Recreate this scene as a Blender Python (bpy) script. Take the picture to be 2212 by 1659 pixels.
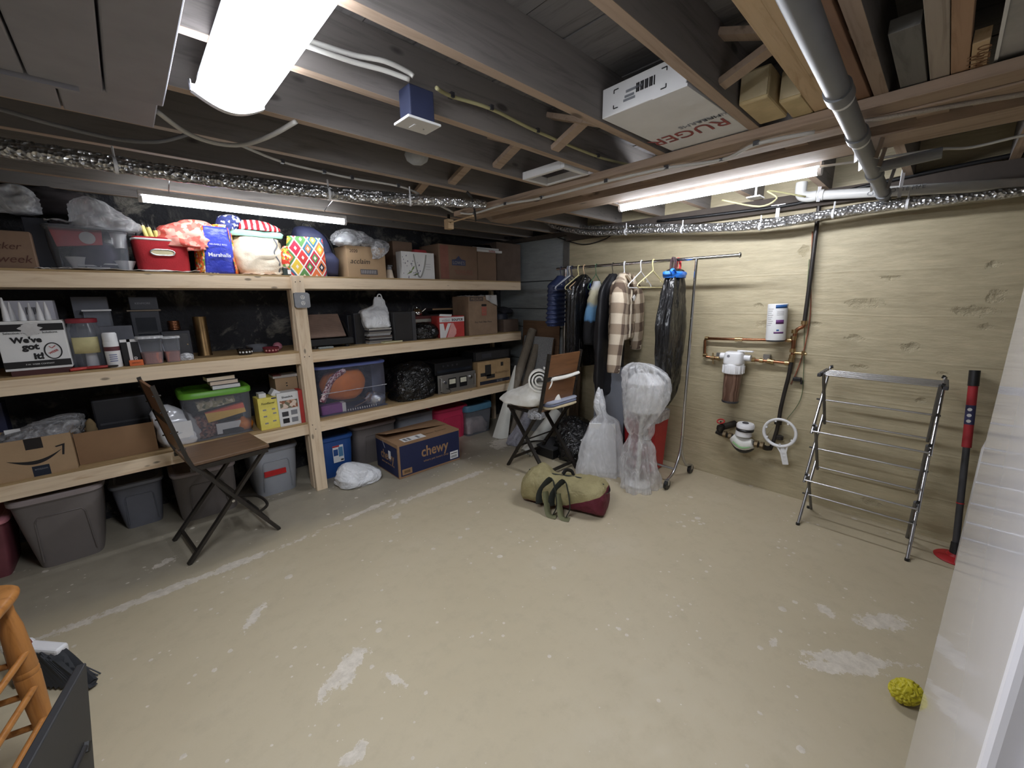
import bpy, bmesh, math, random
from math import pi, sin, cos, radians, degrees, atan2, hypot, sqrt
from mathutils import Vector, Matrix, noise, Euler

for o in list(bpy.data.objects): bpy.data.objects.remove(o)
scene = bpy.context.scene
COL = scene.collection
random.seed(7)

# ------------------------------------------------------------------ camera
# metres; x runs along the shelf wall, y runs along the painted wall, the lens is 1.6 m above the floor
FPX, CX, CY, EYE = 870.0, 1106.0, 829.5, 1.6
RW = Matrix(((0.72673444, -0.15206791, 0.66987492),
             (-0.68682199, -0.14451111, 0.71231461),
             (-0.01151582, -0.97774838, -0.20946479)))
cam = bpy.data.cameras.new('camera'); camo = bpy.data.objects.new('camera', cam); COL.objects.link(camo)
cam.sensor_fit = 'HORIZONTAL'; cam.sensor_width = 36.0; cam.lens = FPX / 2212 * 36.0
cam.clip_start = 0.02; cam.clip_end = 60
mw = Matrix.Identity(4)
for i in range(3):
    mw[i][0] = RW[i][0]; mw[i][1] = -RW[i][1]; mw[i][2] = -RW[i][2]
mw[2][3] = EYE
camo.matrix_world = mw
scene.camera = camo

# ------------------------------------------------------------------ world, exposure, view
w = bpy.data.worlds.new('world'); scene.world = w; w.use_nodes = True
w.node_tree.nodes['Background'].inputs[0].default_value = (0.5, 0.55, 0.6, 1)
w.node_tree.nodes['Background'].inputs[1].default_value = 0.05
vs = scene.view_settings
vs.view_transform = 'Standard'; vs.look = 'None'; vs.gamma = 1.0; vs.use_curve_mapping = False
vs.exposure = 0.85
LAMP_WRAP, LAMP_TUBE, LAMP_SHELF = 27.0, 64.0, 19.0      # emission of the three lamps (their builders are below)

# ------------------------------------------------------------------ measuring: survey a photo pixel onto a known plane of the room
def ray(px, py): return RW @ Vector((px - CX, py - CY, FPX))
def PZ(px, py, z=0.0):
    v = ray(px, py); t = (z - EYE) / v.z; return Vector((v.x * t, v.y * t, z))
def PY(px, py, y):
    v = ray(px, py); t = y / v.y; return Vector((v.x * t, y, EYE + v.z * t))
def PX(px, py, x):
    v = ray(px, py); t = x / v.x; return Vector((x, v.y * t, EYE + v.z * t))
def span(x0, x1, yt, yb, y):
    ym = (yt + yb) / 2; xm = (x0 + x1) / 2
    return PY(x0, ym, y).x, PY(x1, ym, y).x, PY(xm, yb, y).z, PY(xm, yt, y).z

# ------------------------------------------------------------------ materials
def lin(c): return tuple(((v / 255) / 12.92 if v / 255 <= .04045 else ((v / 255 + .055) / 1.055) ** 2.4) for v in c)
class NT:
    def __init__(s, name):
        s.m = bpy.data.materials.new(name); s.m.use_nodes = True; s.t = s.m.node_tree; s.n = s.t.nodes
        s.p = s.n['Principled BSDF']; s.out = s.n['Material Output']
        s.tc = s.n.new('ShaderNodeTexCoord'); s.co = s.tc.outputs['Object']
    def l(s, a, b): s.t.links.new(a, b)
    def setin(s, sock, v):
        if hasattr(v, 'is_linked') or isinstance(v, bpy.types.NodeSocket): s.l(v, sock)
        else: sock.default_value = v
    def math(s, op, a, b=0.0, c=0.0, clamp=False):
        n = s.n.new('ShaderNodeMath'); n.operation = op; n.use_clamp = clamp
        for i, v in enumerate((a, b, c)): s.setin(n.inputs[i], v)
        return n.outputs[0]
    def map(s, scale=(1, 1, 1), loc=(0, 0, 0), rot=(0, 0, 0), co=None):
        n = s.n.new('ShaderNodeMapping'); s.l(co or s.co, n.inputs[0])
        n.inputs['Location'].default_value = loc; n.inputs['Rotation'].default_value = rot; n.inputs['Scale'].default_value = scale
        return n.outputs[0]
    def noise(s, scale=5, detail=4, rough=.6, co=None, dist=0):
        n = s.n.new('ShaderNodeTexNoise'); s.l(co or s.co, n.inputs['Vector'])
        n.inputs['Scale'].default_value = scale; n.inputs['Detail'].default_value = detail
        n.inputs['Roughness'].default_value = rough; n.inputs['Distortion'].default_value = dist
        return n.outputs['Fac']
    def vor(s, scale=5, co=None, feature='F1', rand=1.0, out='Distance'):
        n = s.n.new('ShaderNodeTexVoronoi'); n.feature = feature; s.l(co or s.co, n.inputs['Vector'])
        n.inputs['Scale'].default_value = scale; n.inputs['Randomness'].default_value = rand
        return n.outputs[out]
    def ramp(s, fac, stops, const=False):
        n = s.n.new('ShaderNodeValToRGB'); s.setin(n.inputs[0], fac)
        e = n.color_ramp.elements
        if const: n.color_ramp.interpolation = 'CONSTANT'
        while len(e) < len(stops): e.new(.5)
        for k, (pos, c) in enumerate(stops):
            e[k].position = pos; e[k].color = (*c, 1) if len(c) == 3 else c
        return n.outputs[0]
    def mix(s, fac, a, b, mode='MIX'):
        n = s.n.new('ShaderNodeMix'); n.data_type = 'RGBA'; n.blend_type = mode
        s.setin(n.inputs[0], fac)
        for i, v in ((6, a), (7, b)):
            if isinstance(v, tuple): v = (*v, 1) if len(v) == 3 else v
            s.setin(n.inputs[i], v)
        return n.outputs[2]
    def sep(s, co=None):
        n = s.n.new('ShaderNodeSeparateXYZ'); s.l(co or s.co, n.inputs[0]); return n.outputs
    def comb(s, x, y, z=0.0):
        n = s.n.new('ShaderNodeCombineXYZ')
        for i, v in enumerate((x, y, z)): s.setin(n.inputs[i], v)
        return n.outputs[0]
    def bump(s, h, strength=.3, dist=.01):
        n = s.n.new('ShaderNodeBump'); s.l(h, n.inputs['Height'])
        n.inputs['Strength'].default_value = strength; n.inputs['Distance'].default_value = dist
        s.l(n.outputs[0], s.p.inputs['Normal'])
    def col(s, c): s.setin(s.p.inputs['Base Color'], c)
MATS = {}
def creases(t, sc):
    """sharp folds: ridges of distorted noise at two sizes"""
    a = t.math('ABSOLUTE', t.math('SUBTRACT', t.noise(sc, 2, .5, dist=1.5), .5)); b = t.math('ABSOLUTE', t.math('SUBTRACT', t.noise(sc * 2.7, 2, .5, dist=1.0), .5))
    return t.math('ADD', t.math('MULTIPLY', a, 1.4), t.math('MULTIPLY', b, .6))
def mat(name, rgb, rough=.6, metal=0.0, var=.18, scale=7.0, bump=0.0, bscale=60.0, spec=.5, stretch=(1, 1, 1), coat=0.0, bdist=.004, crease=0.0, cscale=9.0):
    """plain procedural surface: colour mottled by noise, optional fine relief"""
    if name in MATS: return MATS[name]
    t = NT(name); c = lin(rgb)
    co = t.map(scale=stretch)
    f = t.noise(scale, 5, .6, co)
    d = tuple(v * (1 - var) for v in c); b = tuple(min(1, v * (1 + var)) for v in c)
    t.col(t.ramp(f, [(.3, d), (.7, b)]))
    p = t.p.inputs
    p['Roughness'].default_value = rough; p['Metallic'].default_value = metal
    p['Specular IOR Level'].default_value = spec; p['Coat Weight'].default_value = coat
    if bump: t.bump(t.noise(bscale, 3, .6, co), bump, bdist)
    if crease:
        t.co = co; t.bump(creases(t, cscale), crease, .03)
    MATS[name] = t.m
    return t.m
def clear_mat(name, rgb, opac=.3, rough=.15, var=.25, scale=9):
    """thin clear or milky plastic: lets light through, catches highlights, milkier where creased"""
    if name in MATS: return MATS[name]
    t = NT(name); c = lin(rgb)
    t.col((*c, 1)); t.p.inputs['Roughness'].default_value = rough
    t.p.inputs['Specular IOR Level'].default_value = .6
    tr = t.n.new('ShaderNodeBsdfTransparent'); tr.inputs[0].default_value = (.97, .97, .98, 1)
    mx = t.n.new('ShaderNodeMixShader')
    n = creases(t, scale)
    n = t.ramp(n, [(.0, (1, 1, 1)), (.06, (.55,) * 3), (.22, (.15,) * 3), (.5, (0, 0, 0))])
    fr = t.n.new('ShaderNodeFresnel'); fr.inputs[0].default_value = 1.4
    f = t.math('ADD', t.math('MULTIPLY_ADD', n, var * 2, opac), t.math('MULTIPLY', fr.outputs[0], .8), clamp=True)
    t.l(f, mx.inputs[0]); t.l(tr.outputs[0], mx.inputs[1]); t.l(t.p.outputs[0], mx.inputs[2]); t.l(mx.outputs[0], t.out.inputs[0])
    t.bump(creases(t, scale * .8), .6 if var > .1 else .03, .03)
    MATS[name] = t.m
    return t.m
def film_mat(name, rgb, opac=.35, streak=.4, scale=6.0, vert=.4):
    """thin sheeting: part see-through, part glowing with light from behind, bright along its folds"""
    if name in MATS: return MATS[name]
    t = NT(name); c = lin(rgb); t.co = t.map(scale=(1, 1, vert))
    t.col((*c, 1)); t.p.inputs['Roughness'].default_value = .25
    tl = t.n.new('ShaderNodeBsdfTranslucent'); tl.inputs[0].default_value = (*c, 1)
    m1 = t.n.new('ShaderNodeMixShader'); m1.inputs[0].default_value = .45; t.l(t.p.outputs[0], m1.inputs[1]); t.l(tl.outputs[0], m1.inputs[2])
    tr = t.n.new('ShaderNodeBsdfTransparent'); tr.inputs[0].default_value = (.98, .98, .985, 1); mx = t.n.new('ShaderNodeMixShader')
    cr = creases(t, scale); n = t.ramp(cr, [(.0, (1, 1, 1)), (.05, (.5,) * 3), (.2, (.12,) * 3), (.45, (0, 0, 0))])
    f = t.math('MULTIPLY_ADD', n, streak, opac, clamp=True)
    t.l(f, mx.inputs[0]); t.l(tr.outputs[0], mx.inputs[1]); t.l(m1.outputs[0], mx.inputs[2]); t.l(mx.outputs[0], t.out.inputs[0])
    t.bump(cr, .35, .02); MATS[name] = t.m
    return t.m
def lamp_mat(name, rgb, strength):
    t = NT(name); e = t.n.new('ShaderNodeEmission'); e.inputs[0].default_value = (*lin(rgb), 1); e.inputs[1].default_value = strength
    t.l(e.outputs[0], t.out.inputs[0]); MATS[name] = t.m
    return t.m

def m_floor():
    t = NT('painted_concrete_floor')
    P = t.sep()
    n1 = t.noise(1.1, 6, .65); n2 = t.noise(9, 6, .7); n3 = t.noise(70, 3, .7)
    tan = t.ramp(n1, [(.3, lin((180, 168, 142))), (.55, lin((186, 174, 148))), (.75, lin((192, 181, 158)))])
    tan = t.mix(t.ramp(n2, [(.50, (0, 0, 0)), (.85, (.6,) * 3)]), tan, lin((166, 155, 132)))
    grey = t.ramp(n2, [(.3, lin((128, 123, 112))), (.7, lin((152, 146, 133)))])
    # the strip along the shelves keeps bare, greyer concrete
    g = t.math('MULTIPLY_ADD', n1, .5, t.math('SUBTRACT', P[1], 3.0))
    gf = t.ramp(g, [(.0, (0, 0, 0)), (.30, (1, 1, 1))])
    c = t.mix(t.math('MULTIPLY', gf, .75), tan, grey)
    pt = NT
    # worn-through spots and old patches, each an ellipse with a ragged border: x, y, half length, half width, angle
    spots = [(.47, 1.60, .12, .05, .5), (.45, 1.54, .035, .035, .2), (.60, 1.40, .02, .06, .3), (2.12, .06, .20, .045, -.9), (2.03, .10, .16, .03, -.9),
             (2.50, 0.0, .16, .05, -.8), (-.06, 3.14, .07, .045, .4), (1.85, 2.79, .52, .035, .0), (1.45, 2.78, .10, .02, .0), (.25, 2.24, .10, .03, .9),
             (.0, 2.80, .62, .035, .0), (1.25, 2.62, .05, .03, .4), (2.9, 3.25, .25, .12, .6), (.36, 1.23, .05, .03, 0), (1.1, 2.86, .25, .03, .1),
             (1.98, .33, .04, .02, 0), (2.4, .2, .06, .03, 1)]
    rag = t.math('MULTIPLY', t.math('SUBTRACT', t.noise(22, 6, .75), .5), 3.4)
    rag2 = t.math('MULTIPLY', t.math('SUBTRACT', t.noise(5, 3, .6), .5), 1.6)
    mask = None
    for (x, y, a, b, r) in spots:
        q = t.map(loc=(x, y, 0), rot=(0, 0, r), scale=(a, b, 1))
        mp = q.node; mp.vector_type = 'TEXTURE'
        ln = t.n.new('ShaderNodeVectorMath'); ln.operation = 'LENGTH'
        f2 = t.n.new('ShaderNodeVectorMath'); f2.operation = 'MULTIPLY'; f2.inputs[1].default_value = (1, 1, 0)
        t.l(q, f2.inputs[0]); t.l(f2.outputs[0], ln.inputs[0])
        d = t.math('ADD', t.math('ADD', ln.outputs['Value'], rag), rag2)
        k = t.math('LESS_THAN', d, .95)
        mask = k if mask is None else t.math('MAXIMUM', mask, k)
    # small chips all over
    v = t.vor(7.5); wn = t.noise(2.3, 3, .6)
    chip = t.math('LESS_THAN', t.math('ADD', v, t.math('MULTIPLY', t.math('SUBTRACT', t.noise(45, 3, .7), .5), .14)), t.math('MULTIPLY', t.math('SUBTRACT', wn, .43), .75))
    v2 = t.vor(19.0); chip2 = t.math('LESS_THAN', v2, t.math('MULTIPLY', t.math('SUBTRACT', t.noise(3.1, 2, .5), .455), .9))
    mask = t.math('MAXIMUM', mask, t.math('MAXIMUM', chip, chip2))
    bare = t.ramp(t.noise(25, 4, .7), [(.3, lin((186, 178, 166))), (.7, lin((222, 214, 202)))])
    c = t.mix(t.math('MULTIPLY', mask, .82), c, bare)
    dirt = t.ramp(n3, [(.66, (0, 0, 0)), (.8, (1, 1, 1))])
    c = t.mix(t.math('MULTIPLY', dirt, .25), c, lin((110, 100, 84)))
    t.col(c)
    t.setin(t.p.inputs['Roughness'], t.ramp(n2, [(.3, (.42,) * 3), (.7, (.62,) * 3)]))
    h = t.math('ADD', t.math('MULTIPLY', n3, .25), t.math('MULTIPLY', mask, -.6))
    t.bump(h, .25, .003)
    return t.m
DENTS = [(PX(a, b, 3.68).y, PX(a, b, 3.68).z, c, d) for a, b, c, d in ((1868, 655, .09, .03), (1845, 730, .05, .022), (1965, 750, .04, .03), (1858, 793, .045, .02), (2105, 672, .10, .03), (2130, 706, .03, .02), (2150, 640, .04, .04), (2145, 572, .03, .02), (1990, 866, .022, .02), (1650, 700, .05, .03), (1737, 541, .03, .035), (1760, 700, .035, .015), (2040, 808, .03, .015), (1600, 985, .09, .03), (1660, 1000, .10, .03), (1880, 1085, .05, .03), (1640, 660, .03, .02), (1920, 600, .06, .015))]
def m_wall(name, c1, c2, lines=True):
    """poured concrete wall, painted: board marks, dents, brush texture"""
    t = NT(name); P = t.sep()
    big = t.noise(1.2, 5, .6)
    brush = t.noise(14, 5, .65, t.map(scale=(1, .35, 2.2)))
    t.col(t.mix(t.ramp(brush, [(.35, (0, 0, 0)), (.7, (1, 1, 1))]), t.ramp(big, [(.3, lin(c1)), (.7, lin(c2))]), lin(tuple(v * .93 for v in c1))))
    dents = t.math('LESS_THAN', t.math('ADD', t.vor(2.6, t.map(scale=(1, .55, 1.7))), t.math('MULTIPLY', t.math('SUBTRACT', t.noise(18, 4, .7), .5), .35)), .11)
    if lines:      # individual knocks and pour voids: y, z, half width, half height
        rg = t.math('MULTIPLY', t.math('SUBTRACT', t.noise(26, 5, .7), .5), 2.4)
        for (y, z, a, b) in DENTS:
            q = t.map(loc=(0, y, z), scale=(1, a, b)); q.node.vector_type = 'TEXTURE'
            f2 = t.n.new('ShaderNodeVectorMath'); f2.operation = 'MULTIPLY'; f2.inputs[1].default_value = (0, 1, 1); t.l(q, f2.inputs[0])
            ln_ = t.n.new('ShaderNodeVectorMath'); ln_.operation = 'LENGTH'; t.l(f2.outputs[0], ln_.inputs[0])
            dents = t.math('MAXIMUM', dents, t.math('SUBTRACT', 1.0, t.math('MULTIPLY', t.math('ADD', ln_.outputs['Value'], rg), .9), clamp=True))
    dz = t.math('FRACT', t.math('MULTIPLY_ADD', P[2], 3.4, t.math('MULTIPLY', t.noise(1.5, 2, .5), .12)))
    ln = t.ramp(dz, [(.0, (1, 1, 1)), (.03, (0, 0, 0)), (.97, (0, 0, 0)), (1, (1, 1, 1))])
    rough = t.noise(3, 6, .7, t.map(scale=(1, .4, 1)))
    h = t.math('ADD', t.math('MULTIPLY', brush, .5), t.math('MULTIPLY', dents, -1.6))
    h = t.math('ADD', h, t.math('MULTIPLY', ln, .16 if lines else 0)); h = t.math('ADD', h, t.math('MULTIPLY', rough, .8))
    t.p.inputs['Roughness'].default_value = .55
    t.bump(h, .6, .014)
    return t.m
def m_stone():
    t = NT('blackened_stone_wall')
    n = t.noise(5, 7, .7, dist=.6); n2 = t.noise(1.6, 3, .5)
    k = t.math('MULTIPLY', t.ramp(n, [(.52, (0, 0, 0)), (.68, (1, 1, 1))]), t.ramp(n2, [(.40, (0, 0, 0)), (.62, (1, 1, 1))]))
    t.col(t.mix(k, lin((48, 48, 52)), lin((150, 145, 134))))
    t.p.inputs['Roughness'].default_value = .85
    t.bump(t.math('ADD', n, t.noise(22, 4, .6)), .8, .03)
    return t.m
def m_wood(name, base, dark, knots=True, axis=0, rough=.6, ring=9.0, kscale=2.2, var=.5):
    """sawn lumber: long grain along one axis, oval knots"""
    t = NT(name)
    sc = [9.0, 9.0, 9.0]; sc[axis] = .7
    oi = t.n.new('ShaderNodeObjectInfo')
    off = t.n.new('ShaderNodeVectorMath'); off.operation = 'ADD'; t.l(t.co, off.inputs[0])
    rn = t.math('MULTIPLY', oi.outputs['Random'], 37.0); t.l(t.comb(rn, rn, rn), off.inputs[1])
    g = t.noise(ring * .35, 6, .65, t.map(scale=tuple(sc), co=off.outputs[0]), .8)
    c = t.ramp(g, [(.30, lin(dark)), (.48, lin(base)), (.75, lin(tuple(min(255, v * 1.06) for v in base)))])
    if knots:
        kc = [3.2, 3.2, 3.2]; kc[axis] = 1.3
        v = t.vor(kscale, t.map(scale=tuple(kc), co=off.outputs[0]))
        k = t.ramp(v, [(.07, (1, 1, 1)), (.12, (0, 0, 0))])
        c = t.mix(t.math('MULTIPLY', k, .85), c, lin(tuple(v * .42 for v in dark)))
    big = t.noise(1.5, 2, .5, off.outputs[0])
    c = t.mix(t.math('MULTIPLY', big, var), c, lin(tuple(v * .82 for v in base)))
    t.col(c); t.p.inputs['Roughness'].default_value = rough
    t.bump(g, .25, .003)
    return t.m
def m_foil():
    t = NT('crinkled_foil_wrap')
    n = t.noise(30, 5, .7, dist=1.2)
    t.col(t.ramp(n, [(.3, lin((150, 150, 150))), (.7, lin((225, 225, 225)))]))
    t.p.inputs['Metallic'].default_value = .9; t.p.inputs['Roughness'].default_value = .28
    t.bump(t.vor(60), 1.0, .012)
    return t.m
def m_plaid():
    t = NT('brown_buffalo_plaid'); P = t.sep()
    bu = t.math('GREATER_THAN', t.math('FRACT', t.math('MULTIPLY', P[0], 10.0)), .5)
    bv = t.math('GREATER_THAN', t.math('FRACT', t.math('MULTIPLY', P[2], 5.6)), .5)
    s = t.math('MULTIPLY', t.math('ADD', bu, bv), .5)
    c = t.ramp(s, [(0, lin((222, 208, 186))), (.3, lin((160, 142, 122))), (.8, lin((92, 74, 62)))], True)
    n = t.noise(160, 2, .7)
    t.col(t.mix(t.math('MULTIPLY', n, .35), c, lin((120, 105, 92)))); t.p.inputs['Roughness'].default_value = .95
    t.bump(n, .4, .003)
    return t.m
def m_quilt():
    t = NT('diamond_quilt_print'); P = t.sep()
    a = t.math('MULTIPLY', P[0], 11.0); b = t.math('MULTIPLY', P[2], 7.2)
    u = t.math('ADD', a, b); v = t.math('SUBTRACT', a, b)
    fu = t.math('ABSOLUTE', t.math('SUBTRACT', t.math('FRACT', u), .5)); fv = t.math('ABSOLUTE', t.math('SUBTRACT', t.math('FRACT', v), .5))
    d = t.math('MAXIMUM', fu, fv)
    wn = t.n.new('ShaderNodeTexWhiteNoise'); wn.noise_dimensions = '2D'
    t.l(t.comb(t.math('FLOOR', u), t.math('FLOOR', v)), wn.inputs['Vector'])
    pal = [(205, 60, 60), (60, 110, 140), (225, 190, 70), (90, 140, 80), (190, 40, 70), (40, 40, 60), (230, 120, 70)]
    c1 = t.ramp(wn.outputs['Value'], [(i / 7, lin(c)) for i, c in enumerate(pal)], True)
    c2 = t.ramp(t.math('FRACT', t.math('MULTIPLY', wn.outputs['Value'], 9.3)), [(i / 7, lin(c)) for i, c in enumerate(pal[::-1])], True)
    c = t.mix(t.math('GREATER_THAN', d, .27), c2, c1)
    c = t.mix(t.math('LESS_THAN', d, .12), c, lin((235, 225, 215)))
    c = t.mix(t.math('GREATER_THAN', d, .44), c, lin((238, 232, 226)))
    t.col(c); t.p.inputs['Roughness'].default_value = .8
    return t.m
def m_stripe(name, c1, c2, axis=0, freq=18, duty=.5, wob=.6, rough=.9):
    t = NT(name); P = t.sep()
    f = t.math('FRACT', t.math('ADD', t.math('MULTIPLY', P[axis], freq), t.math('MULTIPLY', t.noise(6, 2, .5), wob)))
    t.col(t.mix(t.math('GREATER_THAN', f, duty), lin(c1), lin(c2))); t.p.inputs['Roughness'].default_value = rough
    return t.m
def m_print(name, cols, scale=20, rough=.8, dist=0.0):
    """cloth or paper with a busy print: flat patches of several colours"""
    t = NT(name)
    v = t.vor(scale, out='Color', co=None)
    s = t.n.new('ShaderNodeSeparateColor'); t.l(v, s.inputs[0])
    t.col(t.ramp(s.outputs[0], [(i / len(cols), lin(c)) for i, c in enumerate(cols)], True)); t.p.inputs['Roughness'].default_value = rough
    return t.m

FLOOR = m_floor(); TANWALL = m_wall('tan_painted_concrete', (176, 164, 134), (190, 178, 148)); GREYWALL = m_wall('grey_painted_concrete', (138, 143, 144), (152, 157, 158), False)
STONE = m_stone()
PINE = m_wood('pine_lumber', (240, 218, 188), (214, 182, 144), True, 0, kscale=3.4)
PINEZ = m_wood('pine_lumber_upright', (240, 218, 188), (214, 182, 144), True, 2, kscale=3.4)
PLY = m_wood('plywood_deck', (178, 150, 108), (140, 112, 76), True, 0, .7)
JOIST = m_wood('aged_joist', (132, 126, 122), (104, 98, 95), True, 0, .8)
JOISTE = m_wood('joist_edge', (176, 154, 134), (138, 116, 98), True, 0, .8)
JOISTY = m_wood('aged_beam', (166, 144, 124), (124, 104, 88), True, 1, .8)
NEWPINE = m_wood('pale_spare_lumber', (206, 178, 140), (170, 138, 100), True, 0, .7)
SUBFLOOR = m_wood('dark_subfloor_boards', (118, 115, 114), (88, 85, 84), False, 1, .85)
SEATWOOD = m_wood('brown_seat_wood', (112, 86, 64), (78, 56, 40), False, 0, .45)
BACKWOOD = m_wood('red_brown_back_wood', (128, 88, 56), (92, 58, 34), False, 1, .45)
OAK = m_wood('honey_oak', (172, 116, 60), (128, 78, 34), False, 2, .35)
FOIL = m_foil(); PLAID = m_plaid(); QUILT = m_quilt()
WHITE = mat('white_plastic', (228, 228, 230), .35, var=.04)
PAPER = mat('white_paper', (226, 226, 226), .7, var=.05)
BLACK = mat('black_plastic', (26, 26, 28), .4, var=.2)
INK = mat('black_ink', (30, 28, 30), .7, var=.1)
DGREY = mat('dark_grey_plastic', (60, 60, 64), .45)
GREY = mat('mid_grey_plastic', (128, 130, 136), .45, var=.06)
STEEL = mat('brushed_steel', (190, 190, 192), .28, 1.0, var=.08)
CHROME = mat('chrome', (210, 210, 212), .12, 1.0, var=.03)
IRON = mat('dark_iron', (58, 54, 50), .5, .6, var=.25)
CARD = mat('kraft_cardboard', (176, 148, 116), .85, var=.07, bump=.1, bscale=120)
CARD2 = mat('brown_cardboard', (150, 118, 88), .85, var=.08)
CARDD = mat('dull_cardboard', (128, 104, 86), .85, var=.08)
BAGB = mat('black_bag_plastic', (20, 20, 22), .25, var=.2, spec=.7, crease=.9, cscale=9)
BAGV = mat('black_sheeting', (20, 20, 22), .24, var=.2, spec=.7, crease=.8, cscale=7, stretch=(1, 1, .25))
BAGW = mat('white_bag_plastic', (226, 228, 232), .32, var=.05, crease=.6, cscale=7)
CLEAR = clear_mat('clear_tote_plastic', (190, 195, 205), .16, .12, .02)
WRAP = film_mat('wrapping_film', (246, 247, 250), .24, .55, 6.0, .5)
WRAPW = film_mat('white_wrapping_film', (246, 247, 250), .55, .4, 5.0, .5)
FILM = clear_mat('clear_film', (225, 226, 230), .10, .18, .30, 9)
MILKY = clear_mat('milky_film', (236, 238, 242), .26, .2, .24, 6)
CREAM = mat('cream_cotton', (226, 214, 194), .9, var=.06, bump=.4, bscale=25, bdist=.012)
COPPER = mat('aged_copper', (158, 108, 80), .3, 1.0, var=.25, scale=20)
BRASS = mat('brass_fitting', (184, 158, 116), .3, 1.0, var=.2)
RED = mat('red_plastic', (176, 34, 40), .4, var=.1)
# ------------------------------------------------------------------ mesh helpers
def basis(d):
    d = Vector(d).normalized(); u = d.orthogonal().normalized(); return u, d.cross(u).normalized()
def catmull(P, sub):
    if sub <= 1 or len(P) < 3: return [list(p) for p in P]
    out = []
    for i in range(len(P) - 1):
        a, b, c, d = P[max(i - 1, 0)], P[i], P[i + 1], P[min(i + 2, len(P) - 1)]
        for k in range(sub):
            t = k / sub
            out.append([.5 * ((2 * b[j]) + (-a[j] + c[j]) * t + (2 * a[j] - 5 * b[j] + 4 * c[j] - d[j]) * t * t + (-a[j] + 3 * b[j] - 3 * c[j] + d[j]) * t ** 3) for j in range(len(b))])
    out.append(list(P[-1])); return out
class MB:
    def __init__(s, M=None): s.v = []; s.f = []; s.mi = []; s.M = M; s.k = 0
    def add(s, vs, fs, mi=None):
        o = len(s.v); s.v += [s.M @ Vector(v) if s.M else Vector(v) for v in vs]
        s.f += [tuple(i + o for i in f) for f in fs]; s.mi += [s.k if mi is None else mi] * len(fs); return s
    def box(s, x0, x1, y0, y1, z0, z1, mi=None):
        return s.add([(x0, y0, z0), (x1, y0, z0), (x1, y1, z0), (x0, y1, z0), (x0, y0, z1), (x1, y0, z1), (x1, y1, z1), (x0, y1, z1)],
                     [(0, 3, 2, 1), (4, 5, 6, 7), (0, 1, 5, 4), (1, 2, 6, 5), (2, 3, 7, 6), (3, 0, 4, 7)], mi)
    def taper(s, x0, x1, y0, y1, z0, z1, dx, dy, mi=None):   # box narrower at its foot
        return s.add([(x0 + dx, y0 + dy, z0), (x1 - dx, y0 + dy, z0), (x1 - dx, y1 - dy, z0), (x0 + dx, y1 - dy, z0), (x0, y0, z1), (x1, y0, z1), (x1, y1, z1), (x0, y1, z1)],
                     [(0, 3, 2, 1), (4, 5, 6, 7), (0, 1, 5, 4), (1, 2, 6, 5), (2, 3, 7, 6), (3, 0, 4, 7)], mi)
    def beam(s, a, b, w, h, up=(0, 0, 1), mi=None):          # rectangular bar from a to b
        a = Vector(a); b = Vector(b); d = (b - a).normalized(); up = Vector(up)
        x = d.cross(up); x = x.normalized() if x.length > 1e-5 else d.orthogonal().normalized(); y = x.cross(d).normalized()
        q = [x * i * w / 2 + y * j * h / 2 for i, j in ((-1, -1), (1, -1), (1, 1), (-1, 1))]
        return s.add([a + p for p in q] + [b + p for p in q], [(3, 2, 1, 0), (4, 5, 6, 7), (0, 1, 5, 4), (1, 2, 6, 5), (2, 3, 7, 6), (3, 0, 4, 7)], mi)
    def cyl(s, a, b, r, r2=None, n=16, mi=None, cap=True):
        a = Vector(a); b = Vector(b); r2 = r if r2 is None else r2; u, w = basis(b - a)
        vs = []
        for p, q in ((a, r), (b, r2)): vs += [p + (u * cos(2 * pi * i / n) + w * sin(2 * pi * i / n)) * q for i in range(n)]
        fs = [(i, (i + 1) % n, n + (i + 1) % n, n + i) for i in range(n)]
        if cap: fs += [tuple(range(n))[::-1], tuple(range(n, 2 * n))]
        return s.add(vs, fs, mi)
    def tube(s, pts, r, n=8, sub=1, closed=False, mi=None, rz=1.0):
        P = [Vector(p) for p in catmull([tuple(p) for p in pts], sub)]; N = len(P); vs = []
        u = None
        for i, p in enumerate(P):
            d = (P[(i + 1) % N] - P[i - 1]) if closed else (P[min(i + 1, N - 1)] - P[max(i - 1, 0)])
            d = d.normalized() if d.length > 1e-9 else Vector((0, 0, 1))
            if u is None: u = d.orthogonal().normalized()
            u = (u - d * u.dot(d)); u = u.normalized() if u.length > 1e-6 else d.orthogonal().normalized()
            w = d.cross(u); rr = r(i / max(N - 1, 1)) if callable(r) else r
            vs += [p + (u * cos(2 * pi * k / n) + w * sin(2 * pi * k / n) * rz) * rr for k in range(n)]
        fs = []
        for i in range(N if closed else N - 1):
            j = (i + 1) % N
            fs += [(i * n + k, i * n + (k + 1) % n, j * n + (k + 1) % n, j * n + k) for k in range(n)]
        if not closed: fs += [tuple(range(n))[::-1], tuple(range((N - 1) * n, N * n))]
        return s.add(vs, fs, mi)
    def lathe(s, prof, n=24, c=(0, 0, 0), mi=None, sy=1.0):
        vs = []; N = len(prof)
        for (r, z) in prof: vs += [(c[0] + r * cos(2 * pi * i / n), c[1] + r * sin(2 * pi * i / n) * sy, c[2] + z) for i in range(n)]
        fs = [(j * n + i, j * n + (i + 1) % n, (j + 1) * n + (i + 1) % n, (j + 1) * n + i) for j in range(N - 1) for i in range(n)]
        fs += [tuple(range(n))[::-1], tuple(range((N - 1) * n, N * n))]
        return s.add(vs, fs, mi)
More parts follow.
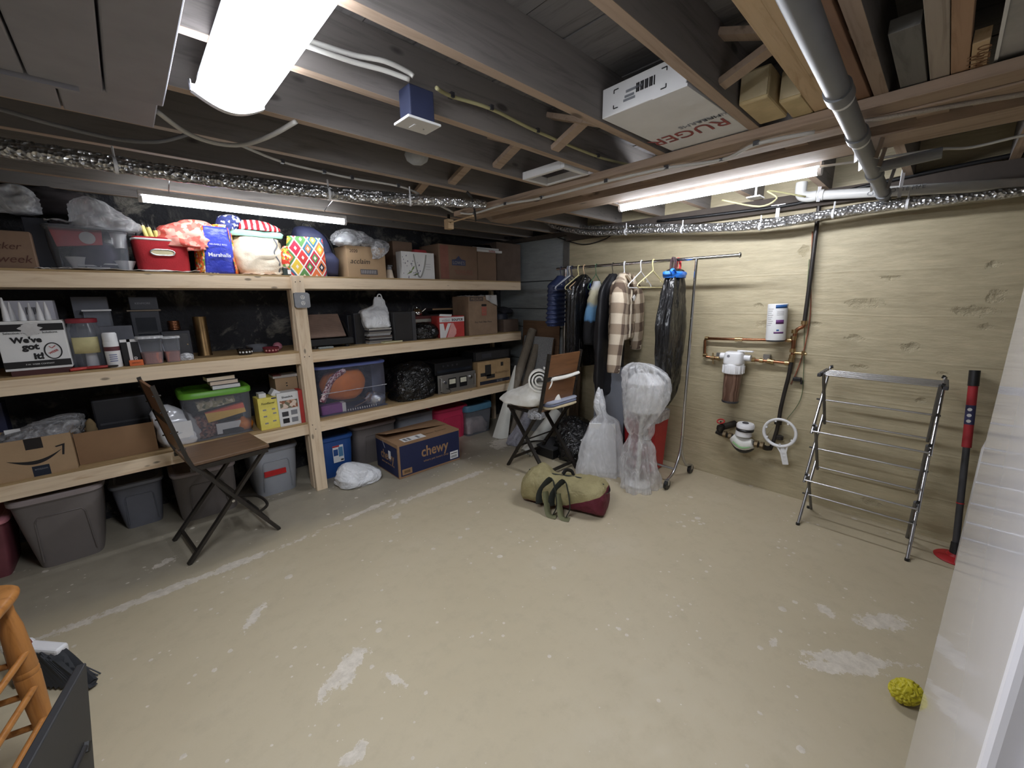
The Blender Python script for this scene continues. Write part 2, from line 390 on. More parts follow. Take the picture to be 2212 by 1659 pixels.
    def prism(s, poly, d0, d1, plane='xz', mi=None):          # outline in a plane, given real depth
        n = len(poly)
        P = (lambda a, b, d: (a, d, b)) if plane == 'xz' else ((lambda a, b, d: (d, a, b)) if plane == 'yz' else (lambda a, b, d: (a, b, d)))
        vs = [P(a, b, d0) for a, b in poly] + [P(a, b, d1) for a, b in poly]
        return s.add(vs, [tuple(range(n)), tuple(range(n, 2 * n))[::-1]] + [(i, n + i, n + (i + 1) % n, (i + 1) % n) for i in range(n)], mi)
    def grid(s, fn, nu, nv, thick=0.0, mi=None):               # sheet from fn(u, v); thick gives it a back
        vs = [Vector(fn(i / nu, j / nv)) for j in range(nv + 1) for i in range(nu + 1)]; W = nu + 1
        fs = [(j * W + i, j * W + i + 1, (j + 1) * W + i + 1, (j + 1) * W + i) for j in range(nv) for i in range(nu)]
        if thick:
            nr = [Vector((0, 0, 0)) for _ in vs]
            for f in fs:
                q = (vs[f[1]] - vs[f[0]]).cross(vs[f[3]] - vs[f[0]])
                for i in f: nr[i] += q
            B = len(vs); bk = [v - (q.normalized() if q.length > 1e-12 else Vector((0, 0, 1))) * thick for v, q in zip(vs, nr)]
            bf = [tuple(B + i for i in f[::-1]) for f in fs]
            rim = [i for i in range(W)] + [j * W + nu for j in range(1, nv + 1)] + [nv * W + i for i in range(nu - 1, -1, -1)] + [j * W for j in range(nv - 1, 0, -1)]
            rf = [(rim[k], B + rim[k], B + rim[(k + 1) % len(rim)], rim[(k + 1) % len(rim)]) for k in range(len(rim))]
            vs = vs + bk; fs = fs + bf + rf
        return s.add(vs, fs, mi)
    def loft(s, rings, n=28, sub=4, amp=0.0, freq=8.0, seed=0.0, mi=None, cap=True, zamp=.4, fold=None):
        """skin over elliptical rings (z, cx, cy, rx, ry, exponent); amp crumples it"""
        R = catmull([tuple(r) + ((2.0,) if len(r) == 5 else ()) for r in rings], sub); vs = []
        for (z, cx, cy, rx, ry, e) in R:
            for i in range(n):
                a = 2 * pi * i / n; c, q = cos(a), sin(a)
                x = math.copysign(abs(c) ** (2 / e), c); y = math.copysign(abs(q) ** (2 / e), q)
                p = Vector((cx + rx * x, cy + ry * y, z))
                if fold:
                    k, fa, tw = fold; p += Vector((x, y, 0)) * fa * (cos(k * a + tw * z + 2 * noise.noise(Vector((a, z * 3, seed)))) + .5 * cos((2 * k + 1) * a - tw * 1.7 * z)) * min(1, max(rx, ry) * 9)
                if amp:
                    k = p * freq * 1.5 + Vector((seed, seed * 1.7, seed * .3)); k += Vector((noise.noise(k * .6), noise.noise(k * .6 + Vector((9, 0, 0))), 0)) * .7
                    d = noise.noise(k * .35) * .8 + (.42 - abs(noise.noise(k))) * 1.9 + (.4 - abs(noise.noise(k * 2.1))) * .9 + (.4 - abs(noise.noise(k * 4.3))) * .35
                    fade = min(1, max(rx, ry) * 12)
                    p += Vector((x, y, zamp * noise.noise(k * .8))) * d * amp * fade
                vs.append(p)
        N = len(R)
        fs = [(j * n + i, j * n + (i + 1) % n, (j + 1) * n + (i + 1) % n, (j + 1) * n + i) for j in range(N - 1) for i in range(n)]
        if cap: fs += [tuple(range(n))[::-1], tuple(range((N - 1) * n, N * n))]
        return s.add(vs, fs, mi)
    def build(s, name, mats, parent=None, smooth=None, bevel=0.0, bseg=2, loc=None):
        me = bpy.data.meshes.new(name); me.from_pydata([tuple(v) for v in s.v], [], s.f)
        for m in (mats if isinstance(mats, (list, tuple)) else [mats]): me.materials.append(m)
        me.polygons.foreach_set('material_index', s.mi)
        if smooth is not None:
            me.polygons.foreach_set('use_smooth', [True] * len(s.f))
            if smooth < 180: me.set_sharp_from_angle(angle=radians(smooth))
        me.update(); me.validate()
        o = bpy.data.objects.new(name, me); COL.objects.link(o)
        if parent: o.parent = parent
        if loc is not None: o.location = loc
        if bevel:
            b = o.modifiers.new('bevel', 'BEVEL'); b.width = bevel; b.segments = bseg; b.limit_method = 'ANGLE'; b.angle_limit = radians(40)
        return o
def thing(name, label, cat, loc=(0, 0, 0), rotz=0.0, group=None, rot=None):
    o = bpy.data.objects.new(name, None); COL.objects.link(o); o.empty_display_size = .05
    o.location = loc; o.rotation_euler = rot or (0, 0, rotz); o['label'] = label; o['category'] = cat
    if group: o['group'] = group
    return o
def tag(o, label, cat, group=None):
    o['label'] = label; o['category'] = cat
    if group: o['group'] = group
    return o
def struct(o): o['kind'] = 'structure'; return o
def textm(s, width=None, height=None, bold=0.0, shear=0.0, spacing=1.0):
    """mesh of a line of lettering, centred, lying in xy"""
    cu = bpy.data.curves.new('lettering', 'FONT'); cu.body = s; cu.align_x = 'CENTER'; cu.align_y = 'CENTER'
    cu.extrude = .006; cu.offset = bold; cu.shear = shear; cu.resolution_u = 3; cu.space_character = spacing
    ob = bpy.data.objects.new('lettering', cu); COL.objects.link(ob)
    bpy.context.view_layer.update()
    me = bpy.data.meshes.new_from_object(ob.evaluated_get(bpy.context.evaluated_depsgraph_get()))
    bpy.data.objects.remove(ob); bpy.data.curves.remove(cu)
    xs = [v.co.x for v in me.vertices]; ys = [v.co.y for v in me.vertices]
    w, h = max(xs) - min(xs), max(ys) - min(ys); cx, cy = (max(xs) + min(xs)) / 2, (max(ys) + min(ys)) / 2
    sx = width / w if width else height / h; sy = height / h if height else sx
    for v in me.vertices: v.co = Vector(((v.co.x - cx) * sx, (v.co.y - cy) * sy, v.co.z * .06))
    return me
def text(parent, s, loc, width, m, height=None, face='-y', bold=0.0, shear=0.0, roll=0.0, rot=None, name='lettering', spacing=1.0):
    me = textm(s, width, height, bold, shear, spacing); me.materials.clear(); me.materials.append(m)
    o = bpy.data.objects.new(name, me); COL.objects.link(o); o.parent = parent; o.location = loc
    E = {'-y': Euler((pi / 2, 0, 0)), '-x': Euler((pi / 2, 0, -pi / 2)), '+z': Euler((0, 0, 0)), '-z': Euler((pi, 0, 0))}[face]
    o.rotation_euler = rot if rot else (E.to_matrix() @ Matrix.Rotation(roll, 3, 'Z')).to_euler()
    return o

# ------------------------------------------------------------------ the room
XW, YB, X0, Y0, ZC = 3.68, 4.12, -2.7, -2.7, 2.52
JZ = 2.30                                                       # underside of the joists
fl = struct(MB().box(X0, XW + .2, Y0, YB + .2, -.06, 0).build('floor', FLOOR))
wr = struct(MB().box(XW, XW + .2, Y0, 2.98, 0, ZC).build('wall_right', TANWALL))
wg = struct(MB().box(XW + .015, XW + .2, 3.02, YB + .2, 0, ZC).build('wall_right_grey', mat('dark_joint', (62, 64, 66), .9)))
for z0, z1 in ((0, .38), (.385, .82), (.825, 1.235), (1.24, 1.46), (1.465, 1.785), (1.79, 2.30)):   # board-marked bands of the grey stretch
    MB().box(XW, XW + .02, 3.02, YB, z0 + .005, z1).build('wall_band', GREYWALL, wg, bevel=.003)
struct(MB().box(XW - .012, XW + .1, 2.955, 3.03, 0, ZC).build('trim_1', mat('dark_grey_seam', (92, 90, 86), .8, bump=.4)))
wb = struct(MB().grid(lambda u, v: (X0 + (XW + .2 - X0) * u, YB + .03 * noise.noise(Vector((u * 22, v * 9, 1))), ZC * v), 90, 34).build('wall_back', STONE, smooth=180))
struct(MB().box(X0 - .2, X0, Y0, YB, 0, ZC).build('wall_left', mat('plain_bounce_white_wall', (226, 224, 218), .8)))  # unseen wall, its colour whitened to bounce more light into the room
struct(MB().box(X0, XW, Y0 - .2, Y0, 0, ZC).build('wall_front', mat('plain_bounce_white_wall', (226, 224, 218), .8)))  # also out of view and whitened for the bounce
ce = struct(MB().box(X0, XW + .2, Y0, YB + .2, ZC, ZC + .06).build('ceiling', SUBFLOOR))
# subfloor boards laid across the joists, each a board of its own
for i in range(34):
    x = X0 + .19 * i
    if x < XW + .1: MB().box(x + .003, x + .187, Y0, YB + .15, ZC - .014 - .003 * (i % 2), ZC + .002).build('subfloor_board', SUBFLOOR, ce)
JY = [-2.19, -1.78, -1.37, -.96, -.55, -.14, .27, .68, 1.10, 1.49, 1.89, 2.33, 2.74, 3.14, 3.55, 3.93]
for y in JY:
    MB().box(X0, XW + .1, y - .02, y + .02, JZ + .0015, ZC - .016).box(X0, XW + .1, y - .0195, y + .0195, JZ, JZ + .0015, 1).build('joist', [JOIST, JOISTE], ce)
def brace(x, ya, yb, flip=False):      # diagonal bridging between two joists
    a, b = (JZ + .03, ZC - .05) if not flip else (ZC - .05, JZ + .03)
    MB().beam((x, ya + .02, a), (x, yb - .02, b), .055, .022).build('bridging', JOISTE, ce)
for (x, k) in ((1.62, 6), (1.66, 8), (1.62, 9), (1.62, 10), (1.60, 11), (1.62, 12), (-.6, 9), (-.6, 11)):
    brace(x, JY[k], JY[k + 1]); brace(x + .035, JY[k], JY[k + 1], True)
# boards nailed under the joists, running along the painted wall
MB().box(2.09, 2.20, -2.6, 2.9, 2.262, JZ).build('beam', JOISTY, ce, bevel=.003)
MB().box(2.205, 2.30, -2.6, 2.88, 2.255, JZ - .008).build('beam', JOISTY, ce, bevel=.003)
MB().prism([(2.84, 2.25), (2.92, JZ), (-2.6, JZ), (-2.6, 2.25)], 2.44, 2.64, 'yz').build('beam', JOISTY, ce)
MB().box(3.61, XW + .02, Y0, 2.95, 2.20, JZ).build('sill_plate', mat('dark_sill', (72, 64, 58), .85), ce); MB().box(3.61, XW + .02, 2.95, YB, 2.26, JZ).build('sill_plate', mat('dark_sill', (72, 64, 58), .85), ce)
for y in (-.30, -.05, .1, .55, .9, 1.3, 1.75): MB().box(2.30, 2.44, y, y + .09, 2.285, JZ + .01).build('blocking', JOISTY, ce)

# ------------------------------------------------------------------ lamps
L_WRAP = lamp_mat('glowing_diffuser', (243, 247, 255), LAMP_WRAP); L_TUBE = lamp_mat('glowing_tube', (243, 247, 255), LAMP_TUBE); L_SHELF = lamp_mat('glowing_tube_by_shelf', (246, 250, 255), LAMP_SHELF)
t = thing('wrap_light', 'broad glowing wraparound ceiling light nearest the camera', 'ceiling light', (.355, 1.10, JZ))
MB().box(-.08, .08, -.64, .64, -.05, 0).build('housing', WHITE, t, bevel=.006)
arc = [(-.095 + .19 * i / 12, -.052 - .036 * sin(pi * i / 12)) for i in range(13)]
MB().prism(arc[::-1] + [], -.61, .61, 'xz').build('diffuser', L_WRAP, t, smooth=50)
for y in (-.625, .625):
    MB().prism([(-.10, -.035)] + [(a * 1.06, b * 1.04) for a, b in arc] + [(.10, -.035)], y - .012, y + .012, 'xz').build('end_cap', WHITE, t)
MB().cyl((-.104, .6, -.03), (-.104, .6, -.062), .004, n=8).build('clip', CHROME, t)
def tube_light(name, label, a, b, lm, up=.0, r=.021, dy=0.0):
    a = Vector(a); b = Vector(b); mid = (a + b) / 2
    t = thing(name, label, 'ceiling light', mid)
    a -= mid; b -= mid; d = (b - a).normalized()
    MB().beam(a + Vector((0, 0, r + .012)), b + Vector((0, 0, r + .012)), .05, .026).build('housing', WHITE, t, bevel=.004)
    MB().cyl(a + d * .014, b - d * .014, r, n=20).build('tube', lm, t, smooth=50)
    for e, s in ((a, 1), (b, -1)):
        MB().cyl(e, e + d * s * .018, r * 1.15, n=20).build('end_cap', WHITE, t, smooth=50)
        MB().tube([e + d * s * .15 + Vector((0, 0, r + .02)), e + d * s * .15 + Vector((0, .012, r + .05)), e + d * s * .15 + Vector((0, dy, up))], .003, 6, 3).build('hanger', STEEL, t)
    return t
tube_light('tube_light', 'long glowing tube light under the beam in front of the tan wall', (2.77, .55, 2.235), (2.77, 1.76, 2.235), L_TUBE, .07)
tube_light('tube_light', 'long glowing tube light hung above the top shelf', (.155, 3.36, 2.20), (1.375, 3.36, 2.20), L_SHELF, .12, .02, -.2)

# ------------------------------------------------------------------ the storage shelf
SY = 3.50                                                       # front of the rails
Z1, Z2, Z3 = .604, 1.199, 1.788                                 # tops of the decks
sh = thing('storage_shelf', 'built-in pine storage shelf with three long decks on a post', 'shelf', (.98, SY, 0))
def sp(mb, name, m, **k): o = mb.build(name, m, sh, **k); o.location = (-.98, -SY, 0); return o
for zt in (Z1, Z2, Z3):
    for x0, x1 in ((-2.0, 1.0), (1.0, 3.455)):
        sp(MB().box(x0, x1 - .001, SY, SY + .038, zt - .101, zt - .0125), 'rail', PINE, bevel=.003)
        sp(MB().box(x0, x1 - .001, YB - .09, YB - .052, zt - .101, zt - .0125), 'rail', PINE)
        sp(MB().box(x0, x1 - .002, SY + .001, YB - .045, zt - .012, zt), 'deck', PLY)
    for x in (-1.4, -.6, .2, 1.6, 2.4, 3.2): sp(MB().box(x, x + .038, SY + .038, YB - .09, zt - .101, zt - .0125), 'cross_rail', PINE)
sp(MB().box(.957, 1.046, SY - .038, SY, 0, Z3 - .002), 'post', PINEZ, bevel=.003)
sp(MB().box(.957, .995, SY + .04, SY + .128, 0, Z3 - .102), 'post', PINEZ, bevel=.003)
for x in (3.40, -1.9): sp(MB().box(x, x + .038, YB - .14, YB - .09, 0, Z3 - .102), 'post', PINEZ)
for (px, py) in ((626 + 12, 609), (648, 608), (658, 771), (668, 770), (675, 918), (682, 927)):
    p = PY(px, py, SY - .038); sp(MB().cyl((p.x, SY - .0375, p.z), (p.x, SY - .040, p.z), .004, n=8), 'screw', IRON)
# outlet box
t = thing('outlet_box', 'grey steel outlet box screwed to the shelf post', 'outlet', (1.003, SY - .038, 1.60))
MB().box(-.05, .05, -.042, 0, -.055, .055).build('box', mat('zinc_grey', (118, 120, 124), .45, .5), t, bevel=.005)
MB().prism([(-.054, -.045), (-.042, -.058), (.042, -.058), (.056, -.05), (.056, .045), (.042, .058), (-.042, .058), (-.054, .045)], -.046, -.042).build('cover', mat('zinc_pale', (150, 152, 156), .4, .5), t)
for z in (-.022, .022):
    s = MB().cyl((.004, -.0465, z), (.004, -.049, z), .016, n=18).build('socket', mat('socket_ivory', (200, 200, 198), .5), t)
    for dx in (-.006, .006): MB().box(.004 + dx - .0012, .004 + dx + .0012, -.0498, -.049, z - .001, z + .008).build('slot', INK, s)
    MB().cyl((.004, -.049, z - .008), (.004, -.0498, z - .008), .0025, n=8).build('slot', INK, s)
# ------------------------------------------------------------------ things on and in the ceiling
def cable(label, pts, r, m, sub=5, name='cable', staples=0):
    P0 = Vector(pts[0]); t = thing(name, label, 'cable', P0)
    q = [Vector(p) - P0 for p in pts]
    MB().tube(q, r, 8, sub).build('sheath', m, t, smooth=180)
    for k in range(1, len(q) - 1):
        if staples: MB().box(q[k].x - .008, q[k].x + .008, q[k].y - .012, q[k].y + .012, q[k].z - .006, q[k].z + .012).build('staple', DGREY, t)
    return t
CABW = mat('white_cable', (196, 194, 188), .5, var=.06); CABG = mat('grey_cable', (120, 120, 122), .5); CABY = mat('yellowed_cable', (176, 170, 128), .55)
ABS = mat('grey_drain_pipe', (122, 124, 128), .5, var=.08); PVC = mat('white_drain_pipe', (206, 206, 204), .35, var=.05)
# sheet-metal duct in the near corner of the ceiling
t = thing('air_duct', 'wide grey sheet-metal duct boxed in beside the broad light', 'duct', (-1.0, .8, 2.20))
DUCT = mat('dull_sheet_metal', (156, 156, 164), .6, .2, var=.15, scale=3)
for x0, x1 in ((-1.2, .55), (.555, .90), (.905, 1.05), (1.055, 1.185)):
    MB().box(x0, x1, -1.6, .985, 0, .10).build('panel', DUCT, t, bevel=.004)
for x0, x1 in ((-1.2, .62), (.625, .95), (.955, 1.175)):
    MB().box(x0, x1, 1.0, 1.25, .012, .10).build('panel', DUCT, t, bevel=.004)
MB().box(-.8, 1.0, .985, 1.0, -.012, .03).build('flange', DUCT, t)
# foil-wrapped pipes
def foil(label, pts, r=.026, bands=()):
    P0 = Vector(pts[0]); t = thing('foil_wrapped_pipe', label, 'pipe', P0)
    q = [Vector(p) - P0 for p in pts]; P = catmull([tuple(p) for p in q], 8)
    mb = MB(); mb.tube(P, lambda a: r * (1 + .10 * sin(a * 140) + .08 * noise.noise(Vector((a * 60, 0, 3)))), 12)
    mb.build('wrap', FOIL, t, smooth=180)
    for b in bands:
        i = int(b * (len(P) - 2)); p = Vector(P[i]); d = (Vector(P[i + 1]) - p).normalized()
        MB().cyl(p - d * .006, p + d * .006, r * 1.18, n=14).build('tie', WHITE, t, smooth=50)
        MB().beam(p + Vector((0, 0, r)), p + Vector((0, 0, r + .05)), .004, .008).build('strap', WHITE, t)
    return t
foil('foil-wrapped pipe running under the joists before the shelf', [PZ(-160, 300, 2.2), PZ(0, 322, 2.2), PZ(250, 358, 2.2), PZ(520, 398, 2.2), PZ(800, 428, 2.21), PZ(930, 434, 2.215), PZ(1045, 441, 2.26)], .03, (.35, .62, .8))
foil('thinner foil-wrapped pipe lying beside the long one before the shelf', [PZ(-160, 285, 2.235), PZ(0, 306, 2.235), PZ(200, 336, 2.235), PZ(420, 372, 2.235), PZ(720, 410, 2.235), PZ(930, 428, 2.25)], .018)
xf = 3.46
foil('foil-wrapped pipe sagging along the top of the tan wall', [PX(1168, 466, xf), PX(1200, 489, xf), PX(1280, 503, xf), PX(1400, 498, xf), PX(1520, 495, xf), PX(1660, 487, xf), PX(1800, 462, xf), PX(1960, 441, xf), PX(2212, 413, xf), PX(2330, 400, xf)], .026, (.3, .42, .55, .68, .8))
foil('second foil-wrapped pipe just above the sagging one on the tan wall', [PX(1180, 462, xf + .1), PX(1215, 484, xf + .1), PX(1290, 492, xf + .1), PX(1400, 487, xf + .1), PX(1520, 488, xf + .1), PX(1700, 472, xf + .1), PX(1900, 440, xf + .1), PX(2212, 405, xf + .1), PX(2330, 395, xf + .1)], .018)
# big grey drain pipe, hangers and sleeves
def dpy(x): return -.034 + .026 * x
t = thing('drain_pipe', 'thick grey plastic drain pipe crossing below the joists', 'pipe', (1.0, .33, 2.19))
MB().cyl((-2.2, dpy(-2.2), 0), (2.62, dpy(2.62), 0), .030, n=24).build('pipe', ABS, t, smooth=50)
for x in (.62, 1.10, 1.82, 2.40): MB().cyl((x, dpy(x), 0), (x + .07, dpy(x + .07), 0), .036, n=24).build('coupling', ABS, t, smooth=50)
for x in (.69, 1.18): MB().cyl((x, dpy(x), 0), (x + .03, dpy(x + .03), 0), .0315, n=24).build('label_band', PAPER, t, smooth=50)
for x in (1.45, 1.62, 2.2):
    MB().beam((x, dpy(x) - .033, -.02), (x + .02, dpy(x) - .05, .11), .002, .02).build('strap', STEEL, t); MB().beam((x, dpy(x) + .033, -.02), (x + .02, dpy(x) + .05, .11), .002, .02).build('strap', STEEL, t)
MB().cyl((1.75, dpy(1.75), .005), (1.75, -.22, .02), .024, n=20).build('branch', ABS, t, smooth=50)
# white drain pipe along the wall
t = thing('drain_pipe', 'white plastic drain pipe with an elbow along the wall top', 'pipe', PX(1745, 425, 3.52))
o = Vector(t.location); e = PX(2330, 390, 3.52) - o
MB().tube([(0, .045, .10), (0, .045, .05), (0, .035, .015), (0, 0, 0), (0, -.05, -.002)], .034, 18, 4).build('elbow', PVC, t, smooth=60)
MB().cyl((0, -.04, 0), tuple(e), .030, n=20).build('pipe', PVC, t, smooth=50)
MB().cyl((0, -.06, -.001), (0, -.09, -.003), .036, n=20).build('collar', PVC, t, smooth=50)
for k in (.06, .42): q = e * k; MB().beam(q + Vector((-.03, 0, -.04)), q + Vector((-.03, 0, .12)), .004, .02).build('strap', WHITE, t)
text(t, 'CHARLOTTE PIPE', e * .40 + Vector((-.031, 0, .004)), .26, GREY, face='-x', roll=0)
# loose cables
cable('pale cable drooping between the duct and the broad light', [PZ(338, 240, 2.29), PZ(400, 285, 2.26), PZ(460, 308, 2.25), PZ(520, 313, 2.25), PZ(580, 295, 2.26), PZ(640, 262, 2.295)], .009, CABW)
cable('grey cable sagging below the duct panels', [PZ(-80, 218, 2.29), PZ(0, 236, 2.27), PZ(120, 270, 2.25), PZ(250, 300, 2.24), PZ(340, 306, 2.24), PZ(405, 290, 2.29)], .008, CABG)
cable('thin cable stapled along from the droop toward the shelf pipe', [PZ(522, 315, 2.28), PZ(610, 350, 2.28), PZ(700, 372, 2.28), PZ(760, 385, 2.28), PZ(860, 402, 2.28), PZ(905, 418, 2.27)], .006, CABW, staples=1)
cable('yellowed cable stapled on the joist beyond the blue box', [PZ(943, 190, 2.34), PZ(975, 208, 2.36), PZ(1060, 235, 2.36), PZ(1160, 284, 2.36), PZ(1290, 338, 2.36), PZ(1360, 356, 2.36)], .007, CABY, staples=1)
cable('pair of pale cables running into the blue box', [PZ(660, 85, 2.36), PZ(760, 118, 2.36), PZ(830, 132, 2.36), PZ(880, 155, 2.35), PZ(893, 165, 2.34)], .008, CABW)
cable('lower pale cable running into the blue box', [PZ(660, 98, 2.34), PZ(760, 133, 2.34), PZ(830, 152, 2.34), PZ(884, 172, 2.33)], .008, CABW)
cable('grey cable along the joist nearest the room middle', [PZ(840, 5, 2.38), PZ(960, 62, 2.38), PZ(1075, 126, 2.38), PZ(1180, 180, 2.38), PZ(1300, 250, 2.38)], .006, CABG)
zb = 2.248
cable('white cable stapled along the underside of the long board', [PZ(995, 460, zb + .02), PZ(1025, 461, zb), PZ(1092, 441, zb), PZ(1170, 428, zb), PZ(1310, 392, zb), PZ(1440, 363, zb), PZ(1560, 345, zb), PZ(1634, 311, zb), PZ(1760, 285, zb)], .008, CABW, staples=1)
cable('ribbed metal cable on the long board past the drain pipe', [PZ(1866, 262, zb), PZ(1960, 246, zb), PZ(2080, 225, zb), PZ(2212, 203, zb), PZ(2300, 190, zb)], .009, mat('armoured_cable', (170, 160, 148), .4, .6, bump=.6, bscale=200))
cable('white cable strung below the short board toward the right', [PZ(1770, 360, 2.24), PZ(1880, 345, 2.24), PZ(1945, 335, 2.24), PZ(2030, 322, 2.235), PZ(2100, 318, 2.235), PZ(2212, 292, 2.24), PZ(2300, 278, 2.24)], .006, CABW)
cable('black cable bundle along the top of the tan wall', [PX(1420, 478, 3.6), PX(1560, 462, 3.6), PX(1720, 440, 3.6), PX(1900, 395, 3.6), PX(2212, 330, 3.6), PX(2320, 310, 3.6)], .012, BLACK)
cable('brown cable below the black bundle near the white elbow', [PX(1520, 470, 3.62), PX(1660, 448, 3.62), PX(1800, 415, 3.62), PX(2000, 372, 3.62), PX(2212, 345, 3.62), PX(2320, 330, 3.62)], .008, mat('brown_cable', (90, 74, 60), .6))
cable('dark cable drooping on the wall under the foil pipes', [PX(1185, 505, 3.66), PX(1225, 520, 3.66), PX(1265, 528, 3.66), PX(1310, 515, 3.66), PX(1325, 500, 3.66)], .005, BLACK)
cable('tan cable looped beside the white ceiling plate', [PX(1560, 432, 3.3), PX(1640, 446, 3.3), PX(1678, 428, 3.3), PX(1660, 412, 3.3), PX(1740, 425, 3.45)], .006, CABY)
cable('short pale cable dipping under the long board end', [PZ(938, 437, 2.28), PZ(960, 449, 2.26), PZ(978, 458, 2.28)], .008, CABW)
# blue junction box with a white cover, on the joist
t = thing('junction_box', 'blue junction box with white blank cover on a joist', 'junction box', (.885, 1.44, 2.285))
MB().box(-.05, .05, -.048, .028, -.055, .05).build('box', mat('blue_box_plastic', (44, 50, 76), .5), t, bevel=.004)
MB().box(-.068, .068, -.062, .045, -.064, -.055).build('cover', PAPER, t, bevel=.003)
MB().box(-.02, -.014, -.02, .02, -.066, -.064).build('slot', WHITE, t); MB().cyl((.03, 0, -.064), (.03, 0, -.066), .003, n=8).build('screw', STEEL, t)
# lampholder between joists
t = thing('lampholder', 'unlit glass ceiling globe in a joist bay', 'lamp', (1.27, 2.08, 2.36))
MB().cyl((0, 0, .02), (0, 0, .14), .05, n=20).build('base', WHITE, t, smooth=50)
MB().lathe([(.005, -.05), (.03, -.046), (.055, -.03), (.065, -.005), (.058, .02), (.045, .03)], 24).build('globe', clear_mat('lamp_glass', (205, 208, 210), .45, .08, .05), t, smooth=60)
# white plastic frame in the bay by the board
t = thing('plastic_frame', 'open white plastic frame wedged in a joist bay', 'plastic frame', (1.955, 1.69, 2.30))
for a in ((-.11, .11, -.16, -.135), (-.11, .11, .135, .16), (-.11, -.085, -.135, .135), (.085, .11, -.135, .135)): MB().box(*a, -.012, .03).build('side', PAPER, t, bevel=.003)
MB().box(-.085, -.07, -.05, .05, -.006, .0).build('lip', PAPER, t)
# cartons and blocks laid on the board, up between the joists
t = thing('white_carton', 'white carton lettered in red lying up in a joist bay', 'carton', (1.83, .885, 2.305), radians(-2))
MB().box(-.31, .31, -.175, .175, 0, .105).build('body', PAPER, t, bevel=.003)
MB().box(-.312, -.16, -.18, -.05, -.004, .006).build('flap', PAPER, t)
text(t, 'RUGER', (.10, .02, -.002), .34, mat('dull_red_ink', (150, 70, 66), .7), height=.085, face='-z', roll=-pi * .5)
text(t, 'FIREARMS', (.02, -.07, -.002), .17, GREY, face='-z', roll=-pi * .5)
text(t, 'RIMFIRE', (.02, -.125, -.002), .12, GREY, face='-z', roll=-pi * .5)
for (y, z, w) in ((.03, .062, .07), (.05, .045, .04), (.05, .033, .05)): MB().box(-.3125, -.31, y - w / 2, y + w / 2, z - .004, z + .004).build('print', GREY, t)
for k in range(9): MB().box(-.3125, -.31, -.055 + .009 * k, -.051 + .009 * k + .003 * (k % 2), .045, .075).build('barcode', INK, t)
for y, s in ((.12, 1), (-.10, -1)):
    for z in (.02, .085):
        MB().box(-.3125, -.31, min(y, y - s * .02), max(y, y - s * .02), z - .0015, z + .0015).build('mark', INK, t)
        MB().box(-.3125, -.31, y - .0015, y + .0015, z - (.012 if z > .05 else 0), z + (0 if z > .05 else .012)).build('mark', INK, t)
for nm, lb, x, y, sx, hw in (('foam_block', 'larger tan packing block beside the white carton', 1.93, .603, .24, .05), ('foam_block', 'smaller tan packing block next to the pale spare boards', 2.0, .507, .20, .036)):
    t = thing(nm, lb, 'block', (x, y, 2.302)); m = mat('tan_foam', (196, 176, 134), .9, bump=.2)
    MB().box(-sx / 2, .14, -hw, hw, 0, .11).build('block', m, t, bevel=.008); MB().box(-sx / 2 - .004, -sx / 2, -hw * .9, hw * .9, .01, .10).build('tape', mat('tan_tape', (206, 190, 152), .5), t)
for (y, lb, m, x0, x1, ww, z) in ((.443, 'pale spare board lying beside the tan packing blocks', NEWPINE, .2, 2.22, .05, 2.303), (.398, 'pale spare board next to the grey drain pipe', NEWPINE, .2, 2.22, .042, 2.303),
                           (.326, 'reddish spare board beside the pipe coupling', m_wood('reddish_board', (150, 112, 84), (112, 80, 58), True, 0, .7), .2, 2.24, .05, 2.303),
                           (.188, 'short grey weathered spare board over the long board', m_wood('weathered_grey_board', (118, 116, 112), (88, 86, 82), True, 0, .8), 1.66, 2.25, .066, 2.303),
                           (.125, 'long whitish spare board next to the grey one', m_wood('whitish_board', (172, 160, 148), (140, 128, 116), False, 0, .8), .3, 2.25, .046, 2.303),
                           (.080, 'pinkish spare board beside the whitish one', m_wood('pinkish_board', (182, 148, 120), (150, 114, 88), False, 0, .8), .3, 2.25, .04, 2.303)):
    t = thing('spare_board', lb, 'board', (x0, y, z), group='spare boards stored in the ceiling')
    MB().box(0, x1 - x0, -ww / 2, ww / 2, 0, .036).build('plank', m, t, bevel=.002)
t = thing('spare_board', 'short stamped spare board next to the pinkish one', 'board', (1.90, .040, 2.303), group='spare boards stored in the ceiling')
MB().box(0, .36, -.017, .017, -.001, .034).build('plank', NEWPINE, t)
text(t, 'OUSTALLATION', (.18, -.008, -.002), .30, mat('faded_stamp', (128, 92, 62), .8), face='-z', roll=0); text(t, 'W M M S', (.18, .008, -.002), .20, mat('faded_stamp', (128, 92, 62), .8), face='-z')
t = thing('ceiling_panel', 'grey flat sheet stored above the long board by the right edge', 'panel', (1.5, -.10, 2.315))
MB().box(-1.2, .72, -.22, .10, 0, .012).build('sheet', mat('grey_sheet', (168, 166, 164), .7), t); MB().box(-1.2, .72, .10, .108, -.006, .02).build('edge_strip', PAPER, t)
for x, y in ((2.96, .02), (2.99, -.06), (3.05, .8)):
    pass
t = thing('ceiling_plate', 'small white plate on the ceiling near the white elbow', 'plate', tuple(PX(1632, 427, 3.15)))
MB().box(-.05, .05, -.04, .04, -.004, .004).build('plate', PAPER, t); MB().box(-.006, .006, -.006, .006, .004, JZ - t.location.z).build('stem', STEEL, t)
t = thing('hanging_block', 'small wooden block pegged below the board end', 'block', tuple(PZ(970, 490, 2.2)))
MB().box(-.03, .03, -.03, .03, -.02, .06).build('block', NEWPINE, t, bevel=.004)
